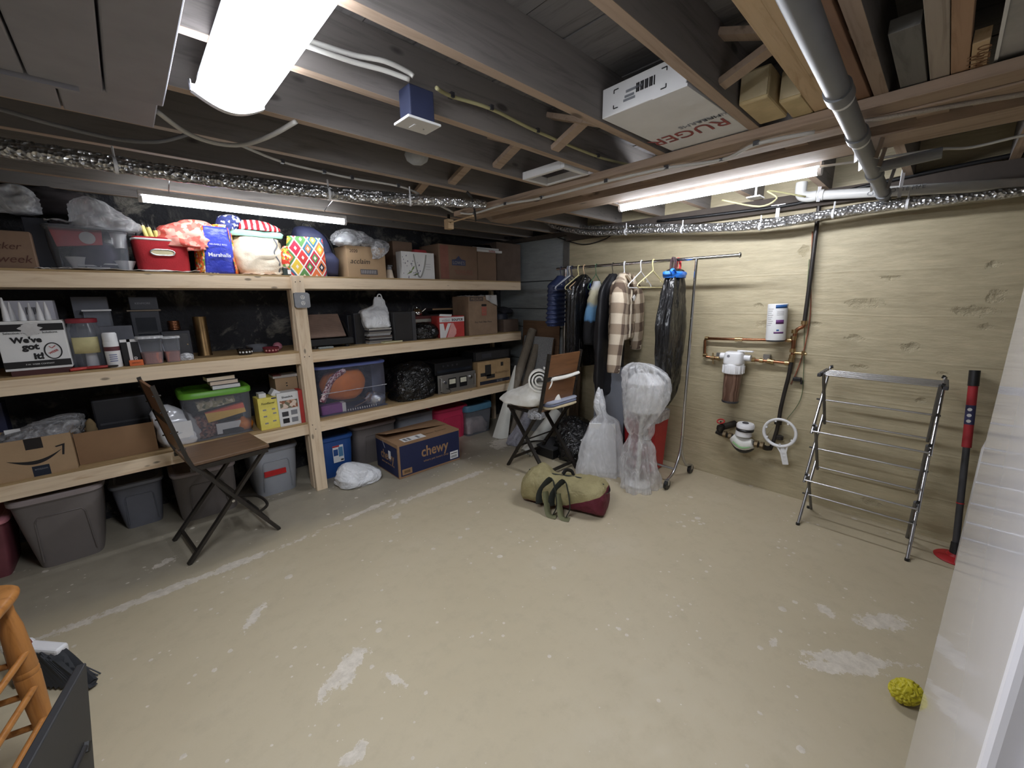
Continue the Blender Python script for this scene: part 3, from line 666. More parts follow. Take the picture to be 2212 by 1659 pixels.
q = PZ(1022, 466, 2.24) - Vector(t.location); MB().cyl((0, 0, .03), tuple(q), .006, n=10).build('peg', NEWPINE, t)
MB().box(-.012, .012, -.005, .005, .06, JZ - t.location.z).build('nail', IRON, t)
t = thing('strap', 'black strap hanging from a joist at the board end', 'strap', tuple(PZ(1028, 478, 2.2)))
o = Vector(t.location); MB().tube([(0, 0, 0), PZ(1026, 460, 2.22) - o, PZ(1020, 430, 2.26) - o, PZ(1008, 414, 2.295) - o], .008, 6, 4, rz=.35).build('webbing', BLACK, t)
# ------------------------------------------------------------------ goods on the shelf
def carton(name, label, cat, x0, x1, yf, dep, z, h, m, rotz=0.0, tape=None, flap=True, group=None, bev=.003):
    """closed carton: body, two top flaps with a seam, optional tape; origin at the middle of the front foot"""
    t = thing(name, label, cat, ((x0 + x1) / 2, yf, z), rotz, group); w = (x1 - x0) / 2
    MB().box(-w, w, 0, dep, 0, h - .003).build('body', m, t, bevel=bev)
    if flap:
        MB().box(-w + .001, w - .001, .001, dep / 2 - .002, h - .003, h).build('flap', m, t); MB().box(-w + .001, w - .001, dep / 2 + .002, dep - .001, h - .003, h).build('flap', m, t)
    if tape: MB().box(-w * .1 - .02, -w * .1 + .02, -.001, 0, h * .6, h).build('tape', tape, t)
    t['w'] = w
    return t
def label_patch(t, x0, x1, z0, z1, m, y=-.0012, name='label'): return MB().box(x0, x1, y, 0, z0, z1).build(name, m, t)
def hbox(px0, px1, pyt, pyb, yf, z): a, b, _, zt = span(px0, px1, pyt, pyb, yf); return a, b, zt - z
def tote(name, label, x0, x1, yf, dep, z, h, body, lid, group=None, tx=.05, ty=.04, arch=True, lidh=.03, tape=None, panel='arch', rotz=0.0, see=False):
    """tapered storage tote: body, rim, lid, pressed handle panel"""
    t = thing(name, label, 'storage tote', ((x0 + x1) / 2, yf, z), rotz, group); w = (x1 - x0) / 2
    mb = MB(); n = 6
    if see:   # thin walls
        mb.loft([(0, 0, dep / 2, w - tx, dep / 2 - ty, 7), (h * .5, 0, dep / 2, w - tx * .5, dep / 2 - ty * .5, 7), (h - lidh, 0, dep / 2, w - .012, dep / 2 - .012, 7)], 40, 2, cap=False)
        mb.box(-w + tx, w - tx, ty, dep - ty, .004, .006)
    else: mb.loft([(0, 0, dep / 2, w - tx, dep / 2 - ty, 6), (.012, 0, dep / 2, w - tx + .004, dep / 2 - ty + .004, 6), (h * .5, 0, dep / 2, w - tx * .5, dep / 2 - ty * .5, 6), (h - lidh, 0, dep / 2, w - .012, dep / 2 - .012, 6)], 40, 2)
    b = mb.build('body', body, t, smooth=50)
    MB().loft([(h - lidh - .012, 0, dep / 2, w - .008, dep / 2 - .008, 6), (h - lidh, 0, dep / 2, w - .002, dep / 2 - .002, 6)], 40, 1).build('rim', body, t, smooth=40)
    MB().loft([(h - lidh, 0, dep / 2, w, dep / 2, 6), (h - lidh * .35, 0, dep / 2, w, dep / 2, 6), (h - lidh * .1, 0, dep / 2, w - .008, dep / 2 - .008, 6), (h - lidh * .1, 0, dep / 2, w - .03, dep / 2 - .03, 6), (h - lidh * .5, 0, dep / 2, w - .04, dep / 2 - .04, 6)], 40, 1).build('lid', lid, t, smooth=40)
    if panel:   # pressed frame on the front wall
        z0, z1 = h * .10, h * .72; yb, yt = ty * (1 - z0 / h), ty * (1 - z1 / h) + .012 * z1 / h
        a = w * .50; pts = [(-a * 1.1, yb - .003, z0), (-a, yt - .003, z1 * .93), (-a * .88, yt - .003, z1), (a * .88, yt - .003, z1), (a, yt - .003, z1 * .93), (a * 1.1, yb - .003, z0)]
        MB().tube(pts, .005, 6).build('handle_panel', body, t, smooth=60)
    if tape: MB().box(-w * .5, w * .35, ty * .45 - .008, ty * .45 + .01, h * .42, h * .42 + .045).build('tape', tape, t)
    return t
def crumple(name, label, cat, cx, cy, z, rx, ry, h, m, amp=.02, freq=9, seed=1.0, rings=None, part='skin', group=None, n=40, sub=6, rotz=0, e=2.4):
    t = thing(name, label, cat, (cx, cy, z), rotz, group)
    R = rings or [(0, 0, 0, rx * .75, ry * .75, e), (h * .08, 0, 0, rx * .95, ry * .95, e), (h * .4, 0, 0, rx, ry, e), (h * .75, 0, 0, rx * .8, ry * .8, e), (h * .95, 0, 0, rx * .4, ry * .4), (h, 0, 0, rx * .1, ry * .1)]
    MB().loft(R, n, sub, amp, freq, seed).build(part, m, t, smooth=180)
    return t
def sheet(t, name, m, cx, cy, z, rx, ry, amp=.015, freq=9, seed=0.0, drop=0.0, thick=.002, n=22):
    def fn(u, v):
        x = cx + (u - .5) * 2 * rx; y = cy + (v - .5) * 2 * ry
        k = Vector((x * freq, y * freq, seed)); d = amp * (noise.noise(k) + .6 * abs(noise.noise(k * 2)))
        e = max(abs(u - .5), abs(v - .5)) * 2
        return (x + .3 * d, y + .3 * d, z + abs(d) - drop * max(0, e - .6) ** 1.5 * 3.9)
    return MB().grid(fn, n, n, thick).build(name, m, t, smooth=180)

# --- top deck, from the left
z = Z3
x0, x1, h = hbox(-70, 72, 497, 578, SY + .03, z)
t = carton('moving_carton', 'brown carton with scribbled marker notes at the left shelf end', 'carton', x0, x1, SY + .03, .35, z, h, CARDD)
for s, dx, dz, wd in (('Docker', .0, .5, .16), ('x', -.02, .3, .03), ('k 3-week', .0, .16, .22)): text(t, s, ((x1 - x0) / 2 - .12 + dx, -.001, h * dz + .02), wd, mat('marker_brown', (84, 52, 44), .8), bold=.0, shear=.3)
x0, x1, h = hbox(58, 112, 470, 575, SY + .12, z)
carton('binder_box', 'black upright binder box between the scribbled carton and clear bin', 'box', x0, x1, SY + .12, .30, z, h, mat('navy_black_card', (32, 34, 44), .6), flap=False)
# clear bin with party goods under a loose film
x0, x1, h = hbox(92, 284, 488, 570, SY + .05, z)
t = tote('clear_bin', 'big clear bin of party cups under draped plastic film', x0, x1, SY + .05, .42, z + .004, h, CLEAR, CLEAR, tx=.03, ty=.02, see=True, panel=None, lidh=.018)
w = (x1 - x0) / 2
MB().prism([(-w + .05, h * .52), (w * .30, h * .60), (w * .34, h * .93), (-w + .03, h * .93)], .06, .10).build('red_packet', mat('red_packet', (206, 72, 78), .5), t)
MB().cyl((-w * .02, .055, h * .74), (-w * .02, .058, h * .74), .035, n=20).build('packet_badge', PAPER, t)
MB().lathe([(.028, 0), (.04, .09), (.046, .095), (.043, .095)], 20, (w * .72, .08, h * .55)).build('paper_cup', PAPER, t, smooth=40)
MB().lathe([(.03, 0), (.052, .05), (.055, .055)], 20, (w * .76, .10, .01)).build('paper_bowl', PAPER, t, smooth=40)
MB().lathe([(.03, 0), (.052, .06), (.055, .065)], 20, (-w * .35, .10, .012)).build('paper_bowl', PAPER, t, smooth=40)
MB().loft([(.02, .02, .14, .08, .08), (.09, .02, .14, .10, .09), (.16, .04, .14, .08, .06), (.18, .04, .14, .02, .02)], 20, 4, .015, 14, 3).build('dark_cloth', mat('purple_grey_cloth', (70, 66, 88), .9), t, smooth=180)
for k, (a, b) in enumerate(((.1, .0), (-.1, .3), (.3, -.4))): MB().box(a * w - .05, a * w + .05, .05, .11, .012 + k * .012, .02 + k * .012).build('card', PAPER, t)
t = thing('plastic_film', 'sheer plastic film bunched over the clear bin', 'plastic bag', tuple(PY(228, 488, SY + .14)))
o = t.location
MB().loft([(-.03, .0, .02, .14, .16, 2.4), (.01, .01, .02, .135, .15, 2.2), (.07, -.02, .03, .10, .12), (.13, -.05, .04, .07, .09), (.165, -.06, .04, .02, .03)], 44, 7, .028, 7, 4.2).build('film', WRAP, t, smooth=180)
a = PY(95, 470, SY + .14) - o
MB().grid(lambda u, v: (a.x * (1 - u) * 1.0, -.06 + v * .24, a.z * (1 - u) - .01 + .02 * noise.noise(Vector((u * 7, v * 5, 2)))), 20, 10, .002).build('film_tail', FILM, t, smooth=180)
t = crumple('carrier_bag', 'wrinkled white carrier bag at the back above the scribbled carton', 'plastic bag', *PY(42, 462, SY + .22), .07, .07, .16, MILKY, .03, 11, 6.0)
tz = t.location.z; t.location.z = tz - .0
t = crumple('dark_jacket', 'dark folded clothes heaped behind the clear bin', 'clothes', *PY(128, 468, SY + .46), .17, .10, .17, mat('charcoal_cloth', (64, 58, 60), .95, bump=.3, bscale=20), .03, 8, 9.0)
# newspaper scraps along the edge
t = thing('newspaper', 'grey newspaper sheet lying under the bins on the top shelf', 'newspaper', tuple(PY(260, 574, SY + .02)))
sheet(t, 'page', mat('newsprint', (196, 190, 184), .9), .05, .11, .001, .34, .12, .022, 9, 2); t.location.z = z + .004
t = thing('newspaper', 'loose curled paper corner beside the scribbled carton', 'newspaper', (PY(112, 572, SY + .03).x, SY + .06, z + .004)); sheet(t, 'page', mat('newsprint', (196, 190, 184), .9), 0, 0, 0, .07, .04, .02, 14, 5)
# red fabric bin with candle lamps
x0, x1, h = hbox(290, 411, 521, 578, SY + .06, z)
REDF = mat('red_felt', (168, 36, 44), .95, bump=.4, bscale=150); w = (x1 - x0) / 2
t = thing('fabric_bin', 'red fabric bin with a white rim and oval grommet', 'bin', ((x0 + x1) / 2, SY + .06, z + .008))
MB().loft([(0, 0, .14, w * .93, .13, 6), (h * .5, 0, .14, w * .98, .135, 6), (h, 0, .14, w, .14, 6), (h - .004, 0, .14, w - .008, .132, 6), (.01, 0, .14, w * .93 - .008, .122, 6)], 44, 2, .003, 10).build('body', REDF, t, smooth=50)
MB().tube([(w * math.copysign(abs(cos(a)) ** .33, cos(a)), .14 + .14 * math.copysign(abs(sin(a)) ** .33, sin(a)), h) for a in [2 * pi * i / 40 for i in range(40)]], .007, 8, closed=True).build('rim', PAPER, t, smooth=60)
g = [(-.03, .012), (.03, .012)]
ov = [(.036 * cos(a) + math.copysign(.025, cos(a)), -.002, h * .60 + .018 * sin(a)) for a in [2 * pi * (i + .5) / 24 for i in range(24)]]
gr = MB().tube(ov, .0055, 8, closed=True).build('grommet', CHROME, t, smooth=60)
MB().prism([(p[0] * .98, p[2]) for p in ov], -.003, .001).build('grommet_opening', mat('pale_inside', (196, 186, 150), .8), t)
CANDLE = mat('ivory_candle', (226, 214, 130), .5, var=.06)
for k, (px, py, L, tl) in enumerate(((296, 512, .09, -.25), (307, 488, .16, -.2), (320, 492, .14, -.18), (335, 499, .12, -.12))):
    p = PY(px, py, SY + .13); c = thing('candle_lamp', ['shortest ivory candle lamp at the left in the red bin', 'tallest ivory candle lamp leaning in the red bin', 'second tallest ivory candle lamp in the red bin', 'ivory candle lamp nearest the wicker ball'][k], 'candle lamp', (p.x, p.y, p.z), group='candle lamps in the red bin')
    d = Vector((tl, 0, 1)).normalized()
    MB().cyl((0, 0, 0), tuple(-d * L), .012, n=14).build('stick', CANDLE, c, smooth=50)
    MB().lathe([(.006, 0), (.009, .008), (.007, .018), (.002, .028)], 12).build('bulb', BLACK, c, smooth=60); MB().cyl((0, 0, 0), tuple(d * .004), .0125, n=14).build('collar', BRASS, c)
t = thing('wicker_ball', 'small woven wicker ball in the red bin', 'ornament', tuple(PY(364, 515, SY + .15)))
for k in range(9):
    M = Matrix.Rotation(k * 1.1, 3, 'X') @ Matrix.Rotation(k * .7, 3, 'Z')
    MB().tube([M @ Vector((.038 * cos(a), .038 * sin(a), .006 * sin(3 * a))) for a in [2 * pi * i / 20 for i in range(20)]], .005, 6, closed=True).build('strand', mat('wicker', (206, 180, 130), .8), t, smooth=60)
# coral cloth, blue shopping bag
t = thing('patterned_cloth', 'coral patterned cloth slumped over the red bin', 'cloth', tuple(PY(405, 520, SY + .16)))
CORAL = m_print('coral_print', [(232, 120, 108), (240, 160, 146), (226, 96, 84), (246, 180, 160)], 34)
MB().loft([(-.05, .03, 0, .17, .12), (.02, .02, 0, .17, .12), (.08, .03, 0, .14, .10), (.13, .06, 0, .07, .06), (.14, .06, 0, .01, .01)], 44, 6, .025, 8, 5).build('fold', CORAL, t, smooth=180)
MB().grid(lambda u, v: (-.02 + .16 * u, -.115 - .02 * sin(u * 14) * v, .05 - .13 * v + .02 * u), 16, 10, .004).build('corner', CORAL, t, smooth=180)
x0, x1, h = hbox(432, 516, 490, 586, SY + .03, z)
t = thing('shopping_bag', 'shiny blue shopping bag with orange floral sides', 'bag', ((x0 + x1) / 2, SY + .035, z), radians(4)); w = (x1 - x0) / 2
BLUEB = mat('glossy_blue', (58, 70, 190), .3, var=.15, bump=.6, bscale=30, bdist=.01)
FLOR = m_print('orange_floral', [(236, 110, 50), (246, 180, 60), (226, 70, 50), (110, 150, 70), (240, 220, 190)], 60)
MB().grid(lambda u, v: (-w * (.92 - .25 * v) + 2 * w * (.80 - .12 * v) * u, .004 - .02 * sin(pi * u) * sin(pi * v), h * v), 14, 18, .003).build('front', BLUEB, t, smooth=180)
MB().grid(lambda u, v: (w * (.68 - .12 * v) + .065 * u, .0 + .16 * u - .012 * sin(v * 9) , h * v * (1 - .05 * u)), 8, 18, .003).build('side', FLOR, t, smooth=180)
MB().grid(lambda u, v: (-w * (.92 - .25 * v) - .03 * u, .0 + .14 * u, h * v), 8, 18, .003).build('side', FLOR, t, smooth=180)
MB().loft([(h * .1, .0, .09, w * .75, .06), (h * .6, .02, .09, w * .7, .06), (h * 1.02, .03, .09, w * .6, .05), (h * 1.08, .06, .09, w * .3, .04), (h * 1.1, .06, .09, .01, .01)], 26, 4, .012, 12).build('contents', FLOR, t, smooth=180)
text(t, 'Marshalls', (-.01, -.022, h * .40), .13, PAPER, bold=.02); text(t, 'REUSABLE BAG', (-.01, -.024, h * .62), .10, PAPER)
# canvas tote with folded cloths
x0, x1, h = hbox(508, 614, 512, 588, SY + .07, z); w = (x1 - x0) / 2
t = thing('canvas_tote', 'stuffed cream canvas tote bag with grey piping', 'bag', ((x0 + x1) / 2, SY + .07, z))
MB().loft([(0, .02, .12, w * .70, .10, 3), (.02, .02, .12, w * .85, .12, 3), (h * .5, 0, .12, w * 1.0, .125, 3), (h * .85, 0, .12, w * .96, .11, 3), (h, 0, .12, w * .8, .09, 3)], 44, 7, .018, 9, 2.2).build('body', CREAM, t, smooth=180)
MB().tube([(w * .62, -.002, h * .98), (w * .72, -.012, h * .8), (w * .55, -.016, h * .6), (w * .74, -.008, h * .35), (w * .70, .01, .02)], .005, 6, 4).build('piping', mat('slate_piping', (112, 114, 122), .8), t, smooth=60)
c = thing('folded_towel', 'rolled mint green towel on top of the canvas tote', 'towel', ((x0 + x1) / 2, SY + .10, z + h + .004)); MINT = mat('mint_towel', (160, 214, 196), .95, bump=.3, bscale=120)
MB().loft([(0, 0, .06, w * 1.05, .07, 4), (.012, 0, .06, w * 1.08, .075, 4), (.03, .01, .06, w * 1.08, .075, 4), (.042, .01, .06, w, .065, 4)], 36, 3, .008, 12).build('roll', MINT, c, smooth=60)
MB().box(w * .9, w * 1.12, .02, .10, .004, .036).build('fold', MINT, c, bevel=.008)
c = thing('flag_cloth', 'crumpled stars and stripes cloth above the mint towel', 'cloth', ((x0 + x1) / 2 - .03, SY + .17, z + h + .05))
STR = m_stripe('red_white_stripes', (226, 222, 224), (196, 40, 52), 0, 26, .5, 1.2); NAVS = m_print('navy_stars', [(48, 58, 120), (52, 62, 126), (60, 70, 136), (44, 54, 112), (230, 230, 236)], 60)
MB().loft([(0, .05, 0, w * .8, .10), (.03, .06, 0, w * .85, .10), (.065, .04, 0, w * .6, .07), (.08, .03, 0, .02, .02)], 36, 5, .022, 10, 1).build('stripes', STR, c, smooth=180)
MB().loft([(-.01, -w * .85, 0, .05, .08), (.05, -w * .75, 0, .07, .07), (.09, -w * .7, 0, .05, .05), (.10, -w * .7, 0, .01, .01)], 30, 5, .016, 12, 7).build('canton', NAVS, c, smooth=180)
t = thing('pink_cloth', 'flat peach cloth lying at the shelf edge', 'cloth', (PY(560, 588, SY + .05).x, SY + .075, z + .003)); sheet(t, 'fold', mat('peach_cloth', (236, 206, 186), .9), 0, 0, 0, .11, .04, .022, 13, 4)
t = thing('woven_coaster', 'black and cream woven coaster at the shelf edge', 'coaster', (PY(452, 581, SY + .04).x, SY + .06, z + .003)); sheet(t, 'weave', m_print('coaster_print', [(40, 38, 40), (220, 210, 190), (210, 200, 180)], 90), 0, 0, 0, .05, .035, .008, 12, 8)
t = thing('tea_tin', 'small dark green tin with a glass lid by the quilted bag', 'tin', (PY(620, 576, SY + .05).x, SY + .085, z))
MB().box(-.028, .028, -.028, .028, 0, .058).build('body', mat('dark_green_tin', (48, 60, 58), .35), t, bevel=.006); MB().box(-.03, .03, -.03, .03, .058, .07).build('lid', CHROME, t, bevel=.006); label_patch(t, .002, .026, .012, .045, PAPER, -.0295)
# quilted bag and backpack
x0, x1, h = hbox(626, 705, 512, 592, SY + .03, z); w = (x1 - x0) / 2
t = thing('quilted_bag', 'bright diamond-patterned quilted bag standing by the post top', 'bag', ((x0 + x1) / 2, SY + .03, z))
MB().loft([(0, 0, .05, w * .96, .045, 4), (.02, 0, .05, w, .05, 4), (h * .6, 0, .05, w * .98, .05, 4), (h * .97, 0, .05, w * .93, .035, 4), (h, 0, .05, w * .9, .02, 4)], 40, 4, .004, 8).build('body', QUILT, t, smooth=60)
MB().loft([(.02, -w * 1.05, .07, .03, .04), (h * .5, -w * 1.08, .07, .045, .05), (h * .75, -w, .07, .02, .03)], 24, 4, .006, 12).build('side_pocket', FLOR, t, smooth=180)
x0, x1, h = hbox(640, 722, 487, 592, SY + .15, z); w = (x1 - x0) / 2
NAVY = mat('navy_nylon', (60, 64, 96), .6, bump=.4, bscale=90)
t = thing('backpack', 'navy blue backpack standing behind the quilted bag', 'backpack', ((x0 + x1) / 2, SY + .14, z))
MB().loft([(0, .02, .13, w * .95, .12, 3.5), (.03, .02, .13, w * 1.05, .13, 3.5), (h * .5, .01, .13, w, .12, 3.2), (h * .85, -.01, .13, w * .75, .10, 3), (h * .98, -.03, .13, w * .45, .06), (h, -.03, .13, .02, .02)], 40, 6, .008, 9, 3).build('body', NAVY, t, smooth=180)
MB().loft([(.02, w * .6, .02, w * .45, .05, 3), (h * .35, w * .6, .0, w * .5, .06, 3), (h * .5, w * .5, .02, w * .3, .03, 3)], 26, 4, .006, 14).build('pocket', NAVY, t, smooth=180)
MB().tube([(w * .9, .02, .06), (w * 1.0, .0, h * .4), (w * .7, .02, h * .8), (w * .2, .06, h * .96)], .012, 8, 4, rz=.4).build('strap', BLACK, t, smooth=60)
MB().tube([(-.06, .1, h * .97), (-.045, .1, h * 1.06), (.0, .1, h * 1.05), (.015, .1, h * .95)], .006, 8, 4).build('handle', BLACK, t, smooth=60)
# acclaim carton with a film bag on it
x0, x1, h = hbox(750, 833, 533, 597, SY + .04, z)
t = carton('paper_carton', 'kraft carton with lettering acclaim on its front', 'carton', x0, x1, SY + .04, .30, z, h, CARD, radians(1)); w = t['w']
text(t, 'acclaim', (-w * .35, -.001, h * .52), w * 1.0, INK, shear=.3); text(t, '2020', (-w * .65, -.001, h * .84), w * .4, INK)
b = label_patch(t, -w * .38, w * .52, h * .10, h * .27, mat('grey_label', (96, 92, 96), .8))
for k in range(9): MB().box(-w * .33 + k * w * .09, -w * .29 + k * w * .09, -.0022, -.0012, h * .13, h * .24).build('barcode', mat('pale_print', (170, 168, 170), .8), b)
t = thing('film_bag', 'clear crinkled plastic bag heaped on the acclaim carton', 'plastic bag', ((x0 + x1) / 2 - .03, SY + .12, z + h))
MB().loft([(0, .02, .02, .17, .09), (.03, .02, .02, .20, .11), (.07, -.02, .03, .17, .10), (.12, -.06, .04, .09, .07), (.15, -.08, .04, .02, .02)], 46, 7, .035, 8, 12).build('film', FILM, t, smooth=180)
MB().loft([(-.10, .10, -.10, .03, .02), (-.05, .13, -.105, .06, .025), (.02, .15, -.08, .085, .05), (.06, .17, -.03, .06, .05), (.08, .17, 0, .02, .02)], 40, 6, .02, 9, 21).build('film_lobe', FILM, t, smooth=180)
MB().loft([(.0, -.15, -.06, .06, .04), (.03, -.13, -.07, .09, .05), (.10, -.10, -.03, .04, .03), (.12, -.10, -.02, .01, .01)], 40, 6, .02, 9, 31).build('film_lobe', MILKY, t, smooth=180)
# spray nozzle, paper bag
p = PY(846, 598, SY + .05)
t = thing('spray_bottle', 'cream cone-shaped bottle with a grey nozzle', 'bottle', (p.x, SY + .085, z))
MB().lathe([(.036, 0), (.038, .006), (.034, .02), (.026, .07), (.022, .078)], 24).build('body', mat('cream_plastic', (216, 200, 180), .5), t, smooth=40)
MB().lathe([(.02, .078), (.022, .084), (.02, .10), (.01, .108)], 20).build('neck', GREY, t, smooth=40); MB().box(-.02, .03, -.01, .01, .104, .122).build('nozzle', DGREY, t, bevel=.004)
x0, x1, h = hbox(868, 938, 545, 601, SY + .03, z); w = (x1 - x0) / 2
t = thing('gift_bag', 'white paper gift bag printed with lavender sprigs', 'bag', ((x0 + x1) / 2, SY + .03, z))
MB().box(-w, w, 0, .002, 0, h).build('front', PAPER, t); MB().box(-w, w, .10, .102, 0, h).build('back', PAPER, t); MB().box(-w, w, .002, .10, 0, .003).build('base', PAPER, t)
for s in (-1, 1): MB().box(s * w - .001, s * w + .001, .002, .10, 0, h).build('side', PAPER, t)
LAV = mat('lavender_ink', (112, 108, 128), .8); LEAF = mat('leaf_ink', (122, 140, 90), .8)
random.seed(3)
for k in range(34):
    a = random.uniform(-w * .95, w * .1); b = random.uniform(.0, h * .95) * (1 - (a + w) / (2.6 * w)); r = random.uniform(.004, .009)
    MB().prism([(a + r * .5 * cos(q) , b + r * sin(q) + .004) for q in [2 * pi * i / 7 for i in range(7)]], -.0012, -.0002).build('sprig', LAV, t)
for a, b, an in ((-w * .75, h * .15, .5), (-w * .5, h * .25, .9), (-w * .4, h * .12, .3)):
    MB().prism([(a, b), (a + .05 * cos(an) - .006, b + .05 * sin(an) + .006), (a + .075 * cos(an), b + .075 * sin(an)), (a + .05 * cos(an) + .006, b + .05 * sin(an) - .006)], -.0012, -.0002).build('leaf', LEAF, t)
for k in range(3): MB().box(w * .45, w * .75, -.0012, -.0002, h * (.36 + .1 * k), h * (.375 + .1 * k)).build('print', mat('pale_print', (170, 168, 170), .8), t)
MB().tube([(-w * .28, -.003, h * .92), (-w * .12, -.006, h * .3), (.0, -.006, .02), (w * .14, -.006, h * .12), (w * .36, -.006, h * .5), (w * .48, -.003, h * .92)], .008, 8, 5, rz=.4).build('ribbon', mat('grey_ribbon', (150, 150, 146), .7), t, smooth=60)
p = PY(900, 545, SY + .18)
t = crumple('red_pouch', 'dusty red cloth pouch behind the gift bag', 'pouch', p.x + .03, SY + .18, z, .055, .05, .22, mat('dusty_red', (176, 62, 66), .9, bump=.3, bscale=60), .008, 12, 2, [(0, 0, 0, .06, .05, 4), (.1, 0, 0, .065, .05, 4), (.25, 0, 0, .072, .04, 4), (.285, 0, 0, .064, .03, 4)])
MB().cyl((-.035, -.044, .235), (-.035, -.048, .235), .012, n=14).build('badge', PAPER, t)
x0, x1, h = hbox(850, 888, 522, 598, SY + .28, z); carton('plain_carton', 'dull tan box behind the lavender gift bag', 'carton', x0, x1 + .02, SY + .28, .2, z, h, CARDD)
# moving boxes at the far end
x0, x1, h = hbox(948, 1031, 530, 605, SY + .04, z); RBR = mat('red_brown_ink', (138, 92, 80), .85)
t = carton('moving_box', 'moving box printed with a blue roof emblem', 'carton', x0, x1, SY + .04, .36, z, h, CARDD); w = t['w']
label_patch(t, -w * .93, -w * .52, .01, h - .01, RBR)
BLI = mat('slate_blue_ink', (70, 76, 104), .8)
MB().prism([(-w * .35, h * .42), (w * .35, h * .42), (w * .35, h * .58), (w * .14, h * .60), (0, h * .70), (-w * .16, h * .60), (-w * .35, h * .58)], -.0012, 0).build('emblem', BLI, t)
text(t, "LOWE'S", (0, -.0016, h * .50), w * .6, mat('pale_print2', (150, 146, 146), .8)); text(t, 'MOVING BOX', (w * .25, -.001, h * .26), w * .95, RBR); text(t, 'PROTECTING', (w * .3, -.001, h * .19), w * .9, RBR)
x0, x1, h = hbox(1032, 1072, 545, 605, SY + .06, z); carton('plain_carton', 'narrow plain brown box beside the blue roof moving box', 'carton', x0, x1, SY + .06, .3, z, h, CARDD)
b0, b1, hb = hbox(1073, 1117, 525, 605, SY + .14, z); t = carton('plain_carton', 'darker brown box at the far end of the top shelf', 'carton', b0, b1 + .06, SY + .14, .3, z, hb, mat('dark_cardboard', (104, 88, 78), .9))
p0, p1, _ = hbox(1028, 1085, 530, 548, SY + .05, z)
for k, (dy, th, lb) in enumerate(((0, .028, 'white lettered frozen-goods carton lying on the narrow brown box'), (.02, .022, 'thinner plain white carton on the lettered one'))):
    c = carton('flat_carton', lb, 'carton', p0 - .02 * k, p1 - .03 * k, SY + .055 + dy, .24, z + h + .001 + .029 * k, th, PAPER, flap=False)
    if k == 0: text(c, 'mckiss', (.04, -.001, .014), .09, mat('dull_red_ink', (150, 70, 66), .7), bold=.02)
crumple('black_bag', 'shiny black plastic bundle on top of the moving boxes', 'plastic bag', PY(1050, 515, SY + .3).x, SY + .33, z + .33, .22, .10, .09, BAGB, .015, 14, 3)
# --- middle deck, left bay
z = Z2
x0, x1, h = hbox(14, 128, 648, 780, SY + .24, z)
t = carton('white_stock_box', 'white box with a barcode standing behind the glue display', 'carton', x0, x1, SY + .24, .14, z, h, mat('bluish_white_card', (190, 190, 200), .7), flap=False); w = t['w']
label_patch(t, -w, w, .0, h * .66, mat('dark_slate_card', (66, 68, 82), .7))
for k in range(8): MB().box(-.01 + k * .006, -.007 + k * .006, -.0022, -.0012, h * .80, h * .90).build('barcode', INK, t)
# the glue display
x0, x1, h = hbox(-2, 148, 708, 800, SY + .02, z); w = (x1 - x0) / 2
t = thing('glue_display', 'white counter display box lettered We\'ve got it', 'display box', ((x0 + x1) / 2, SY + .025, z + .03))
MB().box(-w * .86, w * .95, .0, .14, -.03, .0).build('stand', mat('maroon_card', (74, 40, 40), .7), t)
MB().box(-w, w, 0, .15, 0, h).build('body', PAPER, t, bevel=.002)
label_patch(t, -w, w, h * .82, h * .97, INK, name='band'); label_patch(t, -w, w, h * .05, h * .19, INK, name='band')
MB().prism([(w * .32 * cos(a) * (1 + .2 * sin(9 * a)) - w * .0, h * .86 + h * .13 * sin(a) * (1 + .15 * cos(7 * a))) for a in [2 * pi * i / 40 for i in range(40)]], -.0024, -.0012).build('torn_patch', mat('torn_paper', (206, 204, 204), .9), t)
for s, zz, xx, ww, b in (("We've", .64, -.20, .92, .05), ('got', .47, -.12, .52, .05), ('it!', .29, .06, .30, .05)): text(t, s, (xx * w, -.0016, h * zz), ww * w, INK, bold=b)
text(t, 'Selection. Availability. Solutions.', (0, -.0014, h * .78), w * 1.6, INK, bold=.01); text(t, 'F.W. WEBB COMPANY', (.05 * w, -.0026, h * .12), w * .85, PAPER)
MB().tube([(w * .52 + w * .26 * cos(a), -.0012, h * .38 + h * .17 * sin(a)) for a in [2 * pi * i / 28 for i in range(28)]], .003, 6, closed=True).build('badge_ring', INK, t)
REDI = mat('red_ink', (170, 50, 52), .7)
text(t, 'WEBB', (w * .52, -.0016, h * .36), w * .34, REDI, roll=radians(28), bold=.02); MB().tube([(w * .42, -.0014, h * .48), (w * .5, -.0014, h * .44), (w * .62, -.0014, h * .49)], .002, 5).build('badge_arrow', REDI, t)
MB().box(-w * .97, w * .97, -.004, .15, h, h + .008).build('tray', PAPER, t)
for k, (a, hh, m) in enumerate(((-.62, .125, MILKY), (-.48, .10, WHITE), (-.16, .10, MILKY), (.08, .095, WHITE), (.36, .10, MILKY), (.56, .10, WHITE))):
    c = thing('glue_tube', ['glue tube with a bent nozzle at the left of the display', 'second white glue tube in the display', 'clear glue tube left of the display middle', 'white glue tube right of the display middle', 'clear glue tube second from the display right', 'rightmost white glue tube of the display'][k], 'tube', (t.location.x + a * w, SY + .06 + .03 * (k % 2), z + .03 + h + .009), group='glue tubes in the display')
    MB().lathe([(.0135, 0), (.0135, .03), (.010, hh * .55), (.004, hh), (.002, hh + .004)], 14).build('tube', WHITE, c, smooth=60); MB().cyl((0, 0, .0), (0, 0, .012), .0145, n=14).build('collar', PAPER, c)
